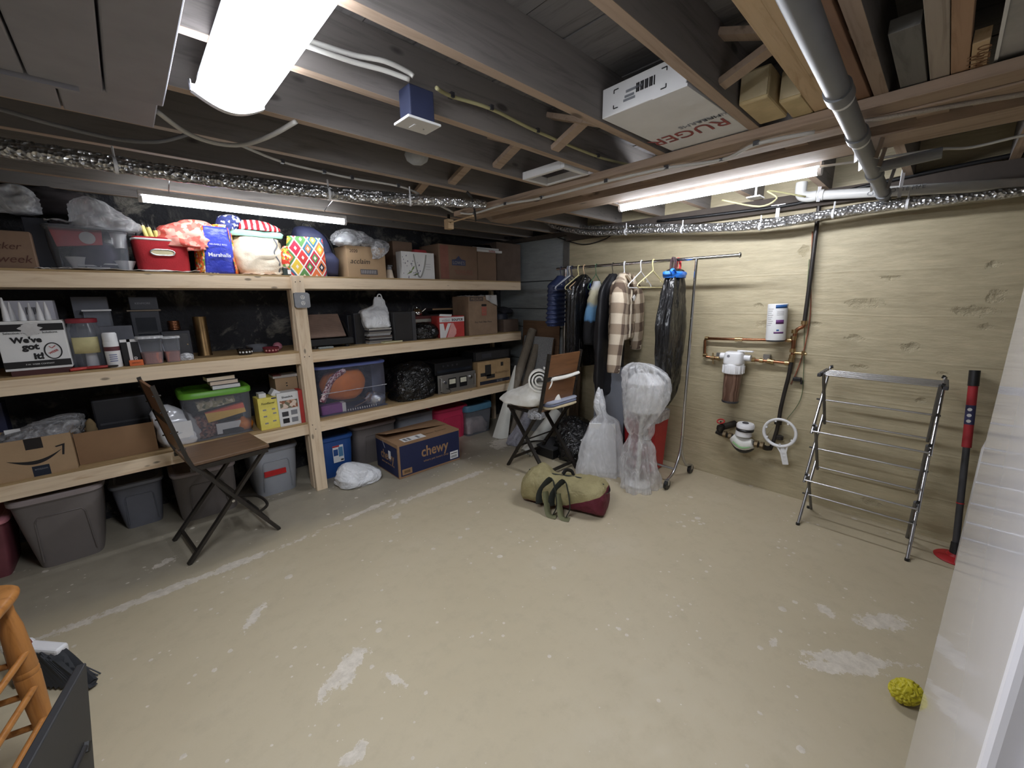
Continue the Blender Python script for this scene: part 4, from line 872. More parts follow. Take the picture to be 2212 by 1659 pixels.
# jars, cans and boxes behind
p = PY(192, 770, SY + .09)
t = thing('plastic_jar', 'big clear jar with a red lid and yellowed label', 'jar', (p.x, SY + .14, z))
r = .075; hj = PY(192, 688, SY + .14).z - z
MB().lathe([(r * .9, 0), (r, .01), (r, hj * .75), (r * .85, hj * .9), (r * .85, hj * .93)], 28).build('body', CLEAR, t, smooth=50)
MB().lathe([(r * .9, hj * .92), (r * .92, hj * .93), (r * .92, hj), (r * .8, hj * 1.01)], 28).build('lid', mat('dull_red_lid', (140, 44, 56), .5), t, smooth=40)
MB().grid(lambda u, v: ((r + .001) * sin(-.85 + 1.7 * u), -(r + .001) * cos(-.85 + 1.7 * u), hj * (.32 + .32 * v)), 14, 2, .001).build('label', mat('yellowed_label', (196, 186, 138), .8), t, smooth=180)
MB().lathe([(.03, .01), (.026, .08), (.02, .12)], 16, (.01, .0, 0)).build('contents', WHITE, t, smooth=50)
x0, x1, h = hbox(166, 244, 640, 775, SY + .36, z)
carton('grey_file_box', 'plain grey box standing behind the red lidded jar', 'carton', x0, x1, SY + .36, .16, z, h, mat('grey_card', (112, 114, 122), .8), flap=False)
x0, x1, h = hbox(190, 250, 672, 775, SY + .28, z)
t = carton('plastic_case', 'clear ribbed plastic case beside the red lidded jar', 'case', x0, x1, SY + .28, .06, z, h, CLEAR, flap=False); MB().box(-t['w'] - .004, t['w'] + .004, -.006, .066, h, h + .01).build('lid', WHITE, t)
x0, x1, h = hbox(215, 292, 703, 775, SY + .22, z); carton('grey_case', 'low dull grey case behind the white spray can', 'case', x0, x1, SY + .22, .06, z, h, mat('grey_card', (112, 114, 122), .8), flap=False)
x0, x1, h = hbox(120, 172, 700, 790, SY + .16, z); carton('dark_case', 'dark upright case between the glue display and the jar', 'case', x0, x1, SY + .18, .10, z, h, mat('dark_slate_card', (66, 68, 82), .7), flap=False)
p = PY(247, 778, SY + .06); hc = PY(245, 718, SY + .06).z - z
t = thing('spray_can', 'white spray can with a domed cap', 'spray can', (p.x, SY + .07, z)); r = .036
MB().lathe([(r * .95, 0), (r, .004), (r, hc * .72), (r * .92, hc * .75)], 26).build('can', PAPER, t, smooth=40)
MB().lathe([(r * .96, hc * .74), (r * .96, hc * .96), (r * .8, hc)], 26).build('cap', WHITE, t, smooth=40)
MB().lathe([(r + .0006, hc * .48), (r + .0006, hc * .60)], 26).build('band', mat('dark_red_print', (96, 50, 56), .6), t, smooth=40)
for k in range(4): MB().grid(lambda u, v: ((r + .001) * sin(-.5 + 1.0 * u), -(r + .001) * cos(-.5 + u), hc * (.36 - .06 * k + .02 * v)), 8, 1, .0005).build('print', mat('blue_print', (70, 84, 140), .6), t)
x0, x1, h = hbox(263, 303, 733, 788, SY + .05, z)
t = carton('lamp_box', 'black and white bulb box behind the clear tubs', 'box', x0, x1, SY + .06, .07, z, h, BLACK, flap=False); label_patch(t, -.012, .004, 0, h, PAPER); label_patch(t, -t['w'], t['w'], h * .9, h, PAPER); text(t, 'R', (.02, -.001, h * .25), .02, PAPER)
x0, x1, h = hbox(279, 310, 777, 788, SY + .03, z)
t = carton('drill_box', 'small flat orange box at the shelf edge', 'box', x0, x1, SY + .03, .05, z, h, mat('orange_card', (222, 110, 58), .6), flap=False); text(t, 'DEWALT', (0, -.001, h * .5), .04, INK)
for lb, a in (('left clear tub of pink screws with a pale lid', (292, 356)), ('right clear tub of pink screws with a pale lid', (346, 392))):
    x0, x1, h = hbox(a[0], a[1], 727, 784, SY + .04, z); w = (x1 - x0) / 2
    t = thing('clear_tub', lb, 'tub', ((x0 + x1) / 2 + .006, SY + .085, z), group='clear tubs on the middle shelf')
    MB().loft([(0, 0, 0, w * .68, w * .68, 4), (h * .95, 0, 0, w * .92, w * .92, 4)], 28, 1, cap=False).build('body', CLEAR, t, smooth=50); MB().box(-w * .6, w * .6, -w * .6, w * .6, .002, .004).build('base', CLEAR, t)
    MB().loft([(.004, 0, 0, w * .66, w * .66, 4), (h * .42, 0, 0, w * .75, w * .75, 4)], 28, 3, .004, 60).build('screws', mat('pink_screws', (176, 122, 112), .6, bump=.6, bscale=200), t, smooth=60)
    MB().loft([(h * .93, 0, 0, w, w, 4), (h, 0, 0, w * .98, w * .98, 4)], 28, 1).build('lid', MILKY, t, smooth=40)
x0, x1, h = hbox(281, 354, 641, 772, SY + .26, z)
t = thing('kerosene_lantern', 'dark square heater case with a flat cap', 'heater', ((x0 + x1) / 2, SY + .26, z)); w = (x1 - x0) / 2; DK = mat('sooty_black', (56, 58, 66), .6)
MB().taper(-w * .86, w * .86, 0, .16, 0, h * .78, .0, 0).build('body', DK, t, bevel=.005); MB().box(-w, w, -.01, .17, h * .78, h * .80).build('cap_rim', mat('dull_brass', (110, 98, 84), .5, .5), t); MB().box(-w * .78, w * .9, .0, .16, h * .80, h).build('cap', DK, t, bevel=.004)
MB().box(-w * .6, w * .6, -.003, 0, h * .30, h * .68).build('window', mat('smoked_glass', (40, 44, 52), .15), t); text(t, 'KENMORE', (0, -.001, h * .90), w * .9, GREY)
x0, x1, h = hbox(352, 414, 714, 770, SY + .22, z)
t = carton('small_cabinet', 'little dark metal cabinet beside the square heater', 'cabinet', x0, x1, SY + .22, .16, z, h, DK, flap=False); w = t['w']; d = MB().box(-w * .85, w * .85, -.003, 0, h * .1, h * .9).build('door', mat('dark_panel', (66, 66, 70), .5), t, bevel=.002); MB().cyl((w * .7, -.003, h * .5), (w * .7, -.012, h * .5), .004, n=8).build('knob', BRASS, d)
p = PY(378, 715, SY + .28)
t = thing('wire_coil', 'copper coil standing on the little dark cabinet', 'coil', (p.x, SY + .30, z + h))
for k in range(6): MB().tube([(.032 * cos(a), .032 * sin(a), .006 + .011 * k) for a in [2 * pi * i / 20 for i in range(20)]], .005, 6, closed=True).build('turn', COPPER, t, smooth=60)
p = PY(443, 758, SY + .30); hb = PY(441, 684, SY + .30).z - z
t = thing('brass_shell', 'tall dull brass cylinder on the middle shelf', 'cylinder', (p.x, SY + .32, z)); MB().lathe([(.046, 0), (.046, .008), (.043, .012), (.042, hb), (.036, hb), (.036, hb - .03)], 28).build('case', mat('tarnished_brass', (122, 98, 66), .4, .9, var=.3), t, smooth=40)
def bowl(label, px, py, yf, r, hh, m, m2=None):
    p = PY(px, py, yf); t = thing('pet_bowl', label, 'bowl', (p.x, yf + r * .5, z), group=None)
    MB().lathe([(r * .8, 0), (r * .82, .004), (r, hh), (r * .96, hh + .002), (r * .72, .008)], 28).build('bowl', m, t, smooth=50)
    if m2:
        for k in range(5):
            a = -2.4 + .42 * k; MB().cyl((r * .93 * cos(a), r * .93 * sin(a), hh * .5), (r * .96 * cos(a), r * .96 * sin(a), hh * .5), .007, n=8).build('print', m2, t)
    return t
bowl('black bowl with white marks on the middle shelf', 531, 760, SY + .10, .055, .045, mat('black_glaze', (24, 22, 24), .15), PAPER)
bowl('wide grey bowl behind the black and maroon ones', 558, 748, SY + .26, .075, .05, mat('grey_glaze', (122, 126, 134), .3))
bowl('maroon bowl with pale marks near the post', 588, 760, SY + .08, .058, .042, mat('maroon_glaze', (98, 30, 44), .15), mat('pink_marks', (190, 130, 130), .5))
t = thing('pink_ball', 'pale pink rubber ball beside the maroon bowl', 'ball', (PY(602, 745, SY + .18).x, SY + .22, z + .034)); MB().lathe([(.034 * sin(pi * i / 12) + .0004, -.034 * cos(pi * i / 12)) for i in range(13)], 20).build('ball', mat('dull_pink', (186, 120, 138), .6), t, smooth=180); MB().tube([(.0342 * cos(a), .0342 * sin(a), .006 * sin(2 * a)) for a in [2 * pi * i / 24 for i in range(24)]], .0012, 5, closed=True).build('seam', PAPER, t)
for lb, px, py, an, c in (('red handled pliers nearest the glue display', 185, 792, .3, (170, 50, 44)), ('red and black cutter lying by the orange box', 224, 787, -.2, (150, 44, 40))):
    p = PZ(px, py, z); t = thing('pliers', lb, 'tool', (p.x, SY + .04, z + .012), an)
    for s in (-1, 1): MB().tube([(-.06, .02 * s, 0), (0, .012 * s, 0), (.03, .0, 0)], .008, 8, 3).build('handle', mat('handle%d' % c[0], c, .4), t, smooth=60)
    MB().beam((.02, 0, 0), (.075, 0, 0), .018, .010).build('jaw', IRON, t, bevel=.003)
crumple('bolt_bag', 'small clear bag of bolts beside the right clear tub', 'plastic bag', PY(404, 775, SY + .08).x, SY + .11, z, .04, .03, .05, FILM, .012, 20, 3)
# --- middle deck, right bay
TURN = thing('turntable', 'black record player with a ribbed tan lid panel', 'record player', tuple(Vector(((PY(672, 745, SY + .05).x + PY(765, 740, SY + .05).x) / 2, SY + .05, z + .022)))); w = (PY(765, 740, SY + .05).x - PY(672, 745, SY + .05).x) / 2
MB().box(-w, w, 0, .34, 0, .055).build('base', BLACK, TURN, bevel=.006)
LP = Matrix.Translation((-.015, .04, .062)) @ Matrix.Rotation(radians(52), 4, 'X')
MB(LP).box(-w * .85, w * .80, 0, .24, 0, .012).build('lid', mat('tan_grille_board', (116, 94, 82), .8), TURN, bevel=.004)
for k in range(26): MB(LP).box(-w * .83, w * .78, .006 + k * .009, .0095 + k * .009, .012, .0145).build('rib', mat('tan_rib', (140, 116, 102), .8), TURN)
for s in (-1, 1): MB().prism([(.05, .055), (.30, .055), (.30, .20), (.18, .19)], s * w * .93 - .01, s * w * .93 + .01, 'yz').build('side', BLACK, TURN)
MB().box(-w, w, .28, .34, .055, .20).build('back', BLACK, TURN)
for (a, b) in ((-.8, -.7), (.7, .8)):
    for y in (.03, .30): MB().cyl((a * w, y, -.022), (a * w, y, 0), .02, n=14).build('foot', BLACK, TURN)
x0, x1, h = hbox(684, 726, 747, 757, SY + .015, z); t = thing('remote_control', 'grey remote control at the shelf edge before the record player', 'remote', ((x0 + x1) / 2, SY + .014, z)); MB().box(-.06, .06, 0, .03, 0, .018).build('body', mat('grey_green_plastic', (142, 148, 146), .5), t, bevel=.005)
for k in range(4): MB().cyl((-.04 + .02 * k, .015, .018), (-.04 + .02 * k, .015, .02), .005, n=8).build('button', DGREY, t)
for lb, a, yf, hh in (('left black speaker box behind the record stack', (752, 774), .22, 680), ('right black speaker box behind the record stack', (766, 787), .16, 676)):
    x0, x1, h = hbox(a[0], a[1], hh, 738, SY + yf, z); t = carton('speaker', lb, 'speaker', x0, x1, SY + yf, .2, z, h, DK, flap=False, group='dark speakers on the middle shelf'); MB().box(-t['w'] * .85, t['w'] * .85, -.004, 0, .01, h - .01).build('grille', mat('speaker_cloth', (48, 46, 46), .95), t)
random.seed(11); zz = z; x0, x1, _ = hbox(797, 846, 700, 738, SY + .07, z); pal = [(206, 204, 200), (160, 152, 140), (70, 66, 66), (196, 190, 180), (110, 96, 88), (212, 212, 214)]
ttl = ['bottom', 'second lowest', 'third lowest', 'fourth', 'fifth', 'sixth', 'seventh', 'eighth', 'ninth', 'topmost']
for k in range(10):
    th = random.uniform(.010, .017); c = pal[k % 6]
    t = thing('record_album', '%s album in the stack under the white bag' % ttl[k], 'album', ((x0 + x1) / 2 + random.uniform(-.012, .012), SY + .075 + random.uniform(0, .015), zz), random.uniform(-.06, .06), 'albums stacked on the middle shelf'); w = (x1 - x0) / 2
    MB().box(-w, w, 0, .2, .0015, th - .0015).build('pages', mat('album_edge%d' % (k % 6), c, .8), t); MB().box(-w - .003, w + .003, -.004, .204, 0, .0015).build('cover', DK, t); MB().box(-w - .003, w + .003, -.004, .204, th - .0015, th).build('cover', DK, t); zz += th + .0005
t = thing('white_bag', 'white plastic bag sagging on the stack of albums', 'plastic bag', ((x0 + x1) / 2, SY + .17, zz)); hb = .20
MB().loft([(0, .0, 0, .115, .08, 4), (.02, 0, 0, .128, .09, 4), (hb * .5, -.005, 0, .132, .085, 3.6), (hb * .78, -.005, 0, .126, .06, 3.4), (hb * .9, .03, .01, .095, .04, 3), (hb * 1.05, .06, .02, .06, .03), (hb * 1.25, .068, .03, .05, .02), (hb * 1.42, .06, .03, .03, .012)], 60, 7, .007, 9, 6, fold=(5, .006, 4.0)).build('skin', BAGW, t, smooth=180)
MB().tube([(.02, -.02, hb * 1.2), (.04, -.02, hb * 1.5), (.08, -.0, hb * 1.5), (.10, .01, hb * 1.15)], .006, 8, 4).build('handle', BAGW, t, smooth=60)
p = PZ(838, 738, z); t = thing('open_magazine', 'yellow-edged magazine lying before the album stack', 'magazine', (p.x, SY + .06, z), radians(8)); MB().box(-.10, .10, -.02, .10, .001, .012).build('pages', mat('cream_pages', (220, 214, 180), .8), t); MB().box(-.102, .102, -.022, .102, 0, .001).build('cover', mat('olive_cover', (140, 136, 80), .7), t); MB().box(-.102, .102, -.022, .102, .012, .0135).build('cover', mat('olive_cover', (140, 136, 80), .7), t)
x0, x1, h = hbox(851, 898, 673, 735, SY + .06, z); t = carton('speaker', 'large black speaker cabinet right of the white bag', 'speaker', x0, x1, SY + .06, .24, z, h, mat('black_ash', (44, 44, 46), .7), flap=False, group='dark speakers on the middle shelf'); w = t['w']; MB().box(-w * .9, w * .62, -.006, 0, .012, h - .012).build('grille', mat('speaker_cloth', (48, 46, 46), .95), t, bevel=.003); MB().box(w * .66, w, -.004, 0, 0, h).build('trim', DGREY, t)
t = crumple('black_bag', 'lumpy shiny black bag beside the red and white box', 'plastic bag', PY(922, 720, SY + .09).x, SY + .15, z, .15, .10, .17, BAGB, .02, 12, 4)
x0, x1, h = hbox(893, 952, 682, 735, SY + .24, z); t = carton('record_crate', 'red trimmed lettered crate behind the lumpy black bag', 'crate', x0, x1, SY + .24, .14, z, h, mat('dark_red_card', (96, 46, 44), .8), flap=False); label_patch(t, -t['w'] * .9, t['w'] * .3, h * .72, h * .86, mat('pale_strip', (170, 168, 156), .7)); text(t, 'ce', (t['w'] * .72, -.0015, h * .70), .06, INK, bold=.03); label_patch(t, t['w'] * .5, t['w'], h * .55, h * .84, mat('grey_strip', (130, 128, 124), .7), -.0008)
t = thing('kettle', 'shiny chrome kettle on the lettered crate', 'kettle', (PY(905, 680, SY + .27).x, SY + .31, z + h)); MB().lathe([(.05, 0), (.06, .02), (.055, .05), (.03, .075), (.01, .08), (.008, .092)], 24).build('pot', CHROME, t, smooth=50); MB().tube([(-.05, 0, .05), (-.04, 0, .10), (.03, 0, .105), (.05, 0, .06)], .007, 8, 4).build('handle', BLACK, t, smooth=60); MB().cyl((.05, -.01, .04), (.10, -.02, .075), .010, .006, n=12).build('spout', CHROME, t, smooth=50)
for lb, pa, pb, zt, dz in (('flat dark case with a tan edge behind the red white box', 935, 992, 664, 0), ('flat dark case under the tan edged one', 930, 995, 672, 1)):
    x0, x1, h = hbox(pa, pb, zt, 700, SY + .34, z); zc = z + (h - .03 if dz == 0 else 0); hh = .03 if dz == 0 else h - .032
    t = carton('flat_case', lb, 'case', x0, x1, SY + .34, .15, zc, hh, mat('dark_card', (52, 46, 48), .8), flap=False)
    if dz == 0: label_patch(t, -t['w'], t['w'], .006, .02, mat('tan_edge', (150, 122, 84), .7))
x0, x1, h = hbox(951, 1003, 682, 728, SY + .04, z)
t = carton('source_box', 'red and white box lettered source', 'carton', x0, x1, SY + .045, .16, z, h, mat('red_card', (190, 62, 58), .6), radians(-2), flap=False); w = t['w']
label_patch(t, -w, w, h * .72, h * .94, PAPER); text(t, 'source', (w * .42, -.0016, h * .81), w * .9, INK, bold=.02); text(t, 'video', (-w * .5, -.0016, h * .81), w * .6, mat('grey_print', (150, 146, 146), .7), shear=.3)
MB().prism([(-w, 0), (-w * .55, 0), (-w * .1, h * .66), (-w * .35, h * .66), (-w * .6, h * .3), (-w * .7, h * .66), (-w, h * .66)], -.0012, 0).build('emblem', PAPER, t); MB().prism([(-w * .45, 0), (w * .1, 0), (w * .3, h * .15), (w * .32, h * .35), (w * .1, h * .66), (-w * .12, h * .66), (-w * .1, h * .6)], -.001, 0).build('emblem', mat('pink_card', (226, 166, 160), .6), t)
MB().prism([(-w, h), (-w * .05, h * .95), (0, h * 1.06), (-w * .95, h * 1.10)], .0, .002).build('flap', PAPER, t)
x0, x1, h = hbox(1013, 1074, 640, 722, SY + .03, z)
t = carton('moving_box', 'tall moving box with a hand hole and label MEDIUM', 'carton', x0, x1, SY + .03, .30, z, h, mat('dull_kraft', (146, 122, 100), .85)); w = t['w']
label_patch(t, -w * .92, w * .0, h * .88, h * .985, mat('dark_print', (84, 74, 70), .8)); text(t, 'MEDIUM', (-w * .46, -.0016, h * .93), w * .75, mat('kraft_print', (150, 128, 108), .8))
MB().prism([(w * .05 + w * .18 * math.copysign(abs(cos(a)) ** .4, cos(a)), h * .77 + .012 * math.copysign(abs(sin(a)) ** .6, sin(a))) for a in [2 * pi * i / 20 for i in range(20)]], -.001, .001).build('hand_hole', INK, t)
label_patch(t, -w * .12, w * .22, h * .50, h * .73, mat('faded_red_ink', (172, 100, 86), .85)); text(t, 'THE HOME', (w * .05, -.0016, h * .64), w * .26, mat('kraft_print', (150, 128, 108), .8)); text(t, 'DEPOT', (w * .05, -.0016, h * .57), w * .26, mat('kraft_print', (150, 128, 108), .8)); text(t, 'Buy. Pack. Ship. Move.', (w * .0, -.001, h * .33), w * 1.2, mat('dark_print', (84, 74, 70), .8))
c = thing('newspaper', 'crumpled newspaper spilling from the tall moving box', 'newspaper', ((x0 + x1) / 2, SY + .06, z + h)); sheet(c, 'page', mat('newsprint2', (178, 176, 174), .9), -.02, .08, .0, .19, .10, .02, 12, 3, .0)
MB().grid(lambda u, v: (.03 + .16 * u, -.036 - .012 * sin(u * 9) - .01 * v, .012 - .07 * u * v - .05 * v), 10, 8, .002).build('page', mat('newsprint2', (178, 176, 174), .9), c, smooth=180)
for lb, pa, pb, pt, pb2, yf, c in (('dark cloth bundle on the far end of the middle shelf', 1078, 1108, 650, 680, .26, (40, 40, 48)), ('dark blue storage drum beside the tall moving box', 1076, 1104, 678, 722, .2, (38, 42, 58))):
    x0, x1, h = hbox(pa, pb, pt, pb2 if 'drum' in lb else 722, SY + yf, z)
    if 'drum' in lb: t = thing('storage_drum', lb, 'drum', ((x0 + x1) / 2, SY + yf + .1, z)); r = (x1 - x0) / 2; MB().lathe([(r, 0), (r, h * .9), (r * .9, h)], 24).build('drum', mat('navy_drum', c, .5), t, smooth=40); MB().box(-.01, .03, -r - .006, -r, h * .35, h * .6).build('label', PAPER, t)
    else: hd = PY(1090, 678, SY + .3).z - z; t = crumple('cloth_bundle', lb, 'clothes', (x0 + x1) / 2, SY + yf + .06, z + hd, .10, .10, .09, mat('dark_bundle', c, .9), .02, 9, 5)
x0, x1, h = hbox(1088, 1120, 690, 722, SY + .10, z); carton('small_box', 'small dark brown box at the very end of the middle shelf', 'carton', x0, x1, SY + .10, .12, z, h, mat('dark_cardboard', (104, 88, 78), .9))
# --- bottom deck, left bay
z = Z1
x0, x1, h = hbox(-40, 164, 948, 1026, SY + .03, z)
t = thing('delivery_box', 'open kraft delivery box with a curved arrow print', 'carton', ((x0 + x1) / 2, SY + .03, z)); w = (x1 - x0) / 2
for a in ((-w, w, 0, .004, 0, h), (-w, w, .30, .304, 0, h), (-w, -w + .004, .004, .30, 0, h), (w - .004, w, .004, .30, 0, h), (-w, w, .004, .30, 0, .004)): MB().box(*a).build('panel', CARD, t)
cx = w * .12; sm = [(cx + w * .62 * (s - .05), h * (.58 - .30 * (1 - (2 * s - 1 + .0) ** 2) + .08 * s)) for s in [i / 20 for i in range(21)]]
a0 = cx - w * .66
arc = [(a0 + 1.26 * w * s, h * (.50 - .26 * sin(pi * s * .93) + .16 * s)) for s in [i / 24 for i in range(25)]]
MB().prism(arc + [(a, b + h * .09 * sin(pi * (i / 24)) + .001) for i, (a, b) in list(enumerate(arc))[::-1]], -.001, 0).build('arrow_print', INK, t)
ax, az = arc[-1]; MB().prism([(ax - w * .14, az + h * .10), (ax + w * .10, az + h * .14), (ax + w * .03, az - h * .16), (ax - w * .02, az - h * .15), (ax + w * .03, az + h * .09), (ax - w * .12, az + h * .07)], -.001, 0).build('arrow_print', INK, t)
label_patch(t, cx - w * .20, cx + w * .20, h * .72, h, mat('black_tape', (36, 32, 34), .4), name='tape'); label_patch(t, cx - w * .17, cx + w * .23, 0, h * .27, mat('navy_tape', (30, 40, 58), .4), name='tape'); text(t, 'amazon', (cx + w * .03, -.0016, h * .18), w * .30, GREY)
c = thing('bubble_wrap', 'clear bubble wrap stuffed in the delivery box', 'packing', ((x0 + x1) / 2 + .05, SY + .18, z + h - .05)); MB().loft([(0, 0, 0, w * .85, .10, 3), (.05, 0, 0, w * .85, .11, 3), (.10, .06, 0, w * .6, .09), (.13, .1, 0, w * .3, .04), (.135, .1, 0, .02, .02)], 46, 6, .03, 12, 7).build('film', FILM, c, smooth=180)
MB().box(-w * .8, -w * .45, -.06, -.05, .06, .10).build('card', PAPER, c)
x0, x1, h = hbox(160, 340, 925, 990, SY + .06, z); w = (x1 - x0) / 2
t = thing('cardboard_tray', 'shallow open brown carton tray on the bottom shelf', 'carton', ((x0 + x1) / 2, SY + .08, z), radians(-1))
for a in ((-w, w, 0, .004, 0, h), (-w, w, .34, .344, 0, h), (-w, -w + .004, .004, .34, 0, h * 1.06), (w - .004, w, .004, .34, 0, h * 1.06), (-w, w, .004, .34, 0, .004)): MB().box(*a).build('panel', CARD2, t)
x0, x1, h = hbox(200, 330, 850, 930, SY + .20, z); t = thing('black_case', 'black padded equipment case sitting in the brown tray', 'case', ((x0 + x1) / 2, SY + .20, z + .005)); w = (x1 - x0) / 2; MB().box(-w, w, 0, .20, 0, h - .03).build('shell', mat('case_black', (24, 24, 30), .6), t, bevel=.01); MB().box(-w * .85, w, -.004, 0, h * .5, h * .53).build('zip', DGREY, t)
t = crumple('rope_coil', 'tangle of tan cord hanging beside the black case', 'cord', PY(192, 905, SY + .15).x, SY + .17, z + .13, .025, .02, .14, mat('tan_cord', (132, 112, 80), .8), .012, 30, 3)
x0, x1, h = hbox(-40, 14, 870, 960, SY + .4, z); carton('blue_bin', 'dark blue bin in the left corner of the bottom shelf', 'bin', x0, x1, SY + .40, .12, z, h, mat('dark_blue_plastic', (48, 52, 82), .5), flap=False)
t = crumple('foil_packet', 'crinkled white and silver plastic packet by the green lidded tote', 'packet', PY(385, 950, SY + .10).x, SY + .14, z, .10, .06, .27, mat('silver_packet', (206, 208, 214), .25, .15, var=.1), .012, 9, 5, [(0, .02, 0, .10, .05, 3), (.03, .02, 0, .115, .06, 3), (.16, 0, 0, .11, .055, 3), (.25, -.04, .02, .07, .04), (.29, -.05, .03, .03, .02)])
MB().box(-.02, .09, -.066, -.062, .05, .17).build('label', PAPER, t)
x0, x1, h = hbox(392, 554, 842, 950, SY + .05, z)
GL = mat('lime_green_lid', (104, 168, 52), .4, var=.08)
t = tote('clear_tote', 'clear tote with a lime green lid full of craft goods', x0, x1, SY + .05, .38, z + .001, h, CLEAR, GL, tx=.03, ty=.025, see=True, panel=None, lidh=.045); w = (x1 - x0) / 2
MB(Matrix.Rotation(radians(-9), 4, 'Y')).box(-w * .25, w * .85, .05, .09, h * .36, h * .56).build('striped_box', m_stripe('orange_yellow_box', (226, 98, 70), (236, 190, 84), 2, 5.2, .62, .0, .5), t)
MB(Matrix.Rotation(radians(-8), 4, 'Y')).box(-w * .4, w * .65, .07, .25, h * .62, h * .82).build('folded_paper', m_print('mossy_print', [(150, 146, 110), (196, 186, 160), (96, 100, 72), (170, 160, 130)], 40), t)
t2 = MB().lathe([(.01, 0), (.05, .005), (.065, .04), (.055, .075), (.02, .085), (.01, .1)], 18, (w * .66, .10, .012)).build('mini_pumpkin', mat('pumpkin_orange', (214, 122, 40), .6), t, smooth=60)
MB().loft([(.01, -w * .45, .14, .08, .08), (.08, -w * .45, .14, .09, .09), (.16, -w * .45, .14, .05, .05)], 20, 3, .02, 20).build('dried_flowers', m_print('dried_flower_print', [(88, 60, 60), (150, 110, 96), (60, 44, 50), (120, 70, 60)], 70), t, smooth=180)
MB().box(-w * .15, w * .55, .05, .06, .02, .10).build('card', PAPER, t); MB().box(w * .0, w * .6, .045, .055, .015, .05).build('book_spine', INK, t)
bx, bz = (x0 + x1) / 2, z + h - .002
for k, (lb, c, dx) in enumerate((('lowest of the three paperbacks on the green lid', (226, 224, 226), .01), ('middle paperback on the green lid', (218, 200, 182), .0), ('top paperback on the green lid', (222, 206, 182), -.015))):
    q = PY(487, 838, SY + .07); t = thing('paperback', lb, 'book', (q.x + dx, SY + .08, bz + .032 * k), radians(3 * k), 'paperbacks on the green lid'); MB().box(-.085, .085, .002, .11, .002, .028).build('pages', mat('book_pages%d' % k, c, .8), t); MB().box(-.087, .087, 0, .112, 0, .002).build('cover', DK, t); MB().box(-.087, .087, 0, .112, .028, .030).build('cover', DK, t); MB().box(-.087, .087, .11, .112, 0, .03).build('spine', DK, t)
x0, x1, h = hbox(560, 605, 858, 929, SY + .03, z)
t = carton('sealer_box', 'yellow appliance box with small diagrams', 'carton', x0, x1, SY + .035, .14, z, h, mat('pale_yellow_card', (236, 222, 110), .6), radians(2), flap=False); w = t['w']; text(t, 'FoodSaver', (.0, -.001, h * .82), w * 1.3, INK, bold=.01)
label_patch(t, w * .35, w * .85, h * .93, h * .97, mat('dark_blue_print', (50, 54, 90), .7))
for a, b in ((-.45, .62), (.45, .62), (-.45, .42), (.5, .48), (-.4, .2), (.4, .24)): label_patch(t, a * w - .012, a * w + .012, b * h - .006, b * h + .006, mat('grey_print', (150, 146, 146), .7), name='print')
x0, x1, h = hbox(601, 648, 846, 920, SY + .03, z)
t = carton('photo_box', 'white box with a food photo and diagrams beside the post', 'carton', x0, x1, SY + .03, .10, z, h, PAPER, flap=False); w = t['w']; text(t, 'SheetArk', (-w * .05, -.001, h * .86), w * 1.05, INK, bold=.02)
label_patch(t, -w * .8, w * .85, h * .52, h * .76, m_print('bread_photo', [(196, 160, 136), (150, 100, 76), (120, 116, 96), (226, 206, 190)], 40), name='photo')
for a, b, m in ((-.42, .36, DGREY), (.42, .38, GREY), (-.4, .16, INK), (.42, .16, GREY)): label_patch(t, a * w - w * .3, a * w + w * .3, b * h - h * .07, b * h + h * .07, m, name='photo')
MB().box(w, w + .03, .0, .10, 0, h).build('red_side', mat('red_card', (190, 62, 58), .6), t)
x0, x1, h = hbox(600, 648, 815, 920, SY + .16, z); t = carton('kraft_box', 'kraft box standing behind the white photo box', 'carton', x0, x1, SY + .16, .2, z, h, CARD); 
for b in (.88, .82): label_patch(t, -.006, .006, h * b - .004, h * b + .004, INK, name='print')
c = thing('paper_bundle', 'red and white papers lying on the kraft box', 'papers', ((x0 + x1) / 2, SY + .18, z + h)); MB().box(-.09, .10, 0, .14, 0, .02).build('stack', mat('newsprint', (196, 190, 184), .9), c); MB().box(-.09, -.03, -.01, .12, .02, .03).build('red_sheet', mat('dark_red_card', (96, 46, 44), .8), c)
for lb, px, py, an in (('left small white cube box on the yellow box', 566, 846, 0), ('tilted small white cube box on the yellow box', 590, 842, .6)):
    p = PY(px, py, SY + .05); t = thing('cube_box', lb, 'box', (p.x, SY + .06, z + .235 + (.016 if an else 0)), 0, 'small white cube boxes', rot=(0, an, 0)); MB().box(-.025, .025, 0, .09, 0, .052).build('body', PAPER, t, bevel=.002); MB().box(-.024, .024, -.001, 0, .002, .05).build('end_flap', WHITE, t)
# --- bottom deck, right bay
x0, x1, h = hbox(684, 842, 786, 890, SY + .04, z)
t = tote('clear_tote', 'clear tote with a blue lid holding a toy pumpkin', x0, x1, SY + .04, .40, z + .001, h, clear_mat('blue_clear_tote', (170, 176, 200), .10, .12, .02), mat('dusty_blue_lid', (92, 104, 158), .4), tx=.02, ty=.02, see=True, panel=None, lidh=.022); w = (x1 - x0) / 2
MB().loft([(h * .25, -w * .12, .16, .10, .08), (h * .35, -w * .15, .16, .17, .11), (h * .6, -w * .15, .16, .20, .13), (h * .82, -w * .12, .16, .14, .10), (h * .88, -w * .1, .16, .03, .03)], 40, 5, .004, 10).build('pumpkin', mat('pumpkin_orange', (214, 122, 40), .6), t, smooth=180)
for k in range(7):
    a = -2.6 + k * .42; MB().tube([(-w * .14 + .19 * cos(a), .16 + .125 * sin(a), h * .58), (-w * .14 + .16 * cos(a), .16 + .10 * sin(a), h * .78), (-w * .12, .16, h * .9)], .005, 6, 4).build('pumpkin_rib', mat('deep_orange', (186, 96, 30), .6), t, smooth=60)
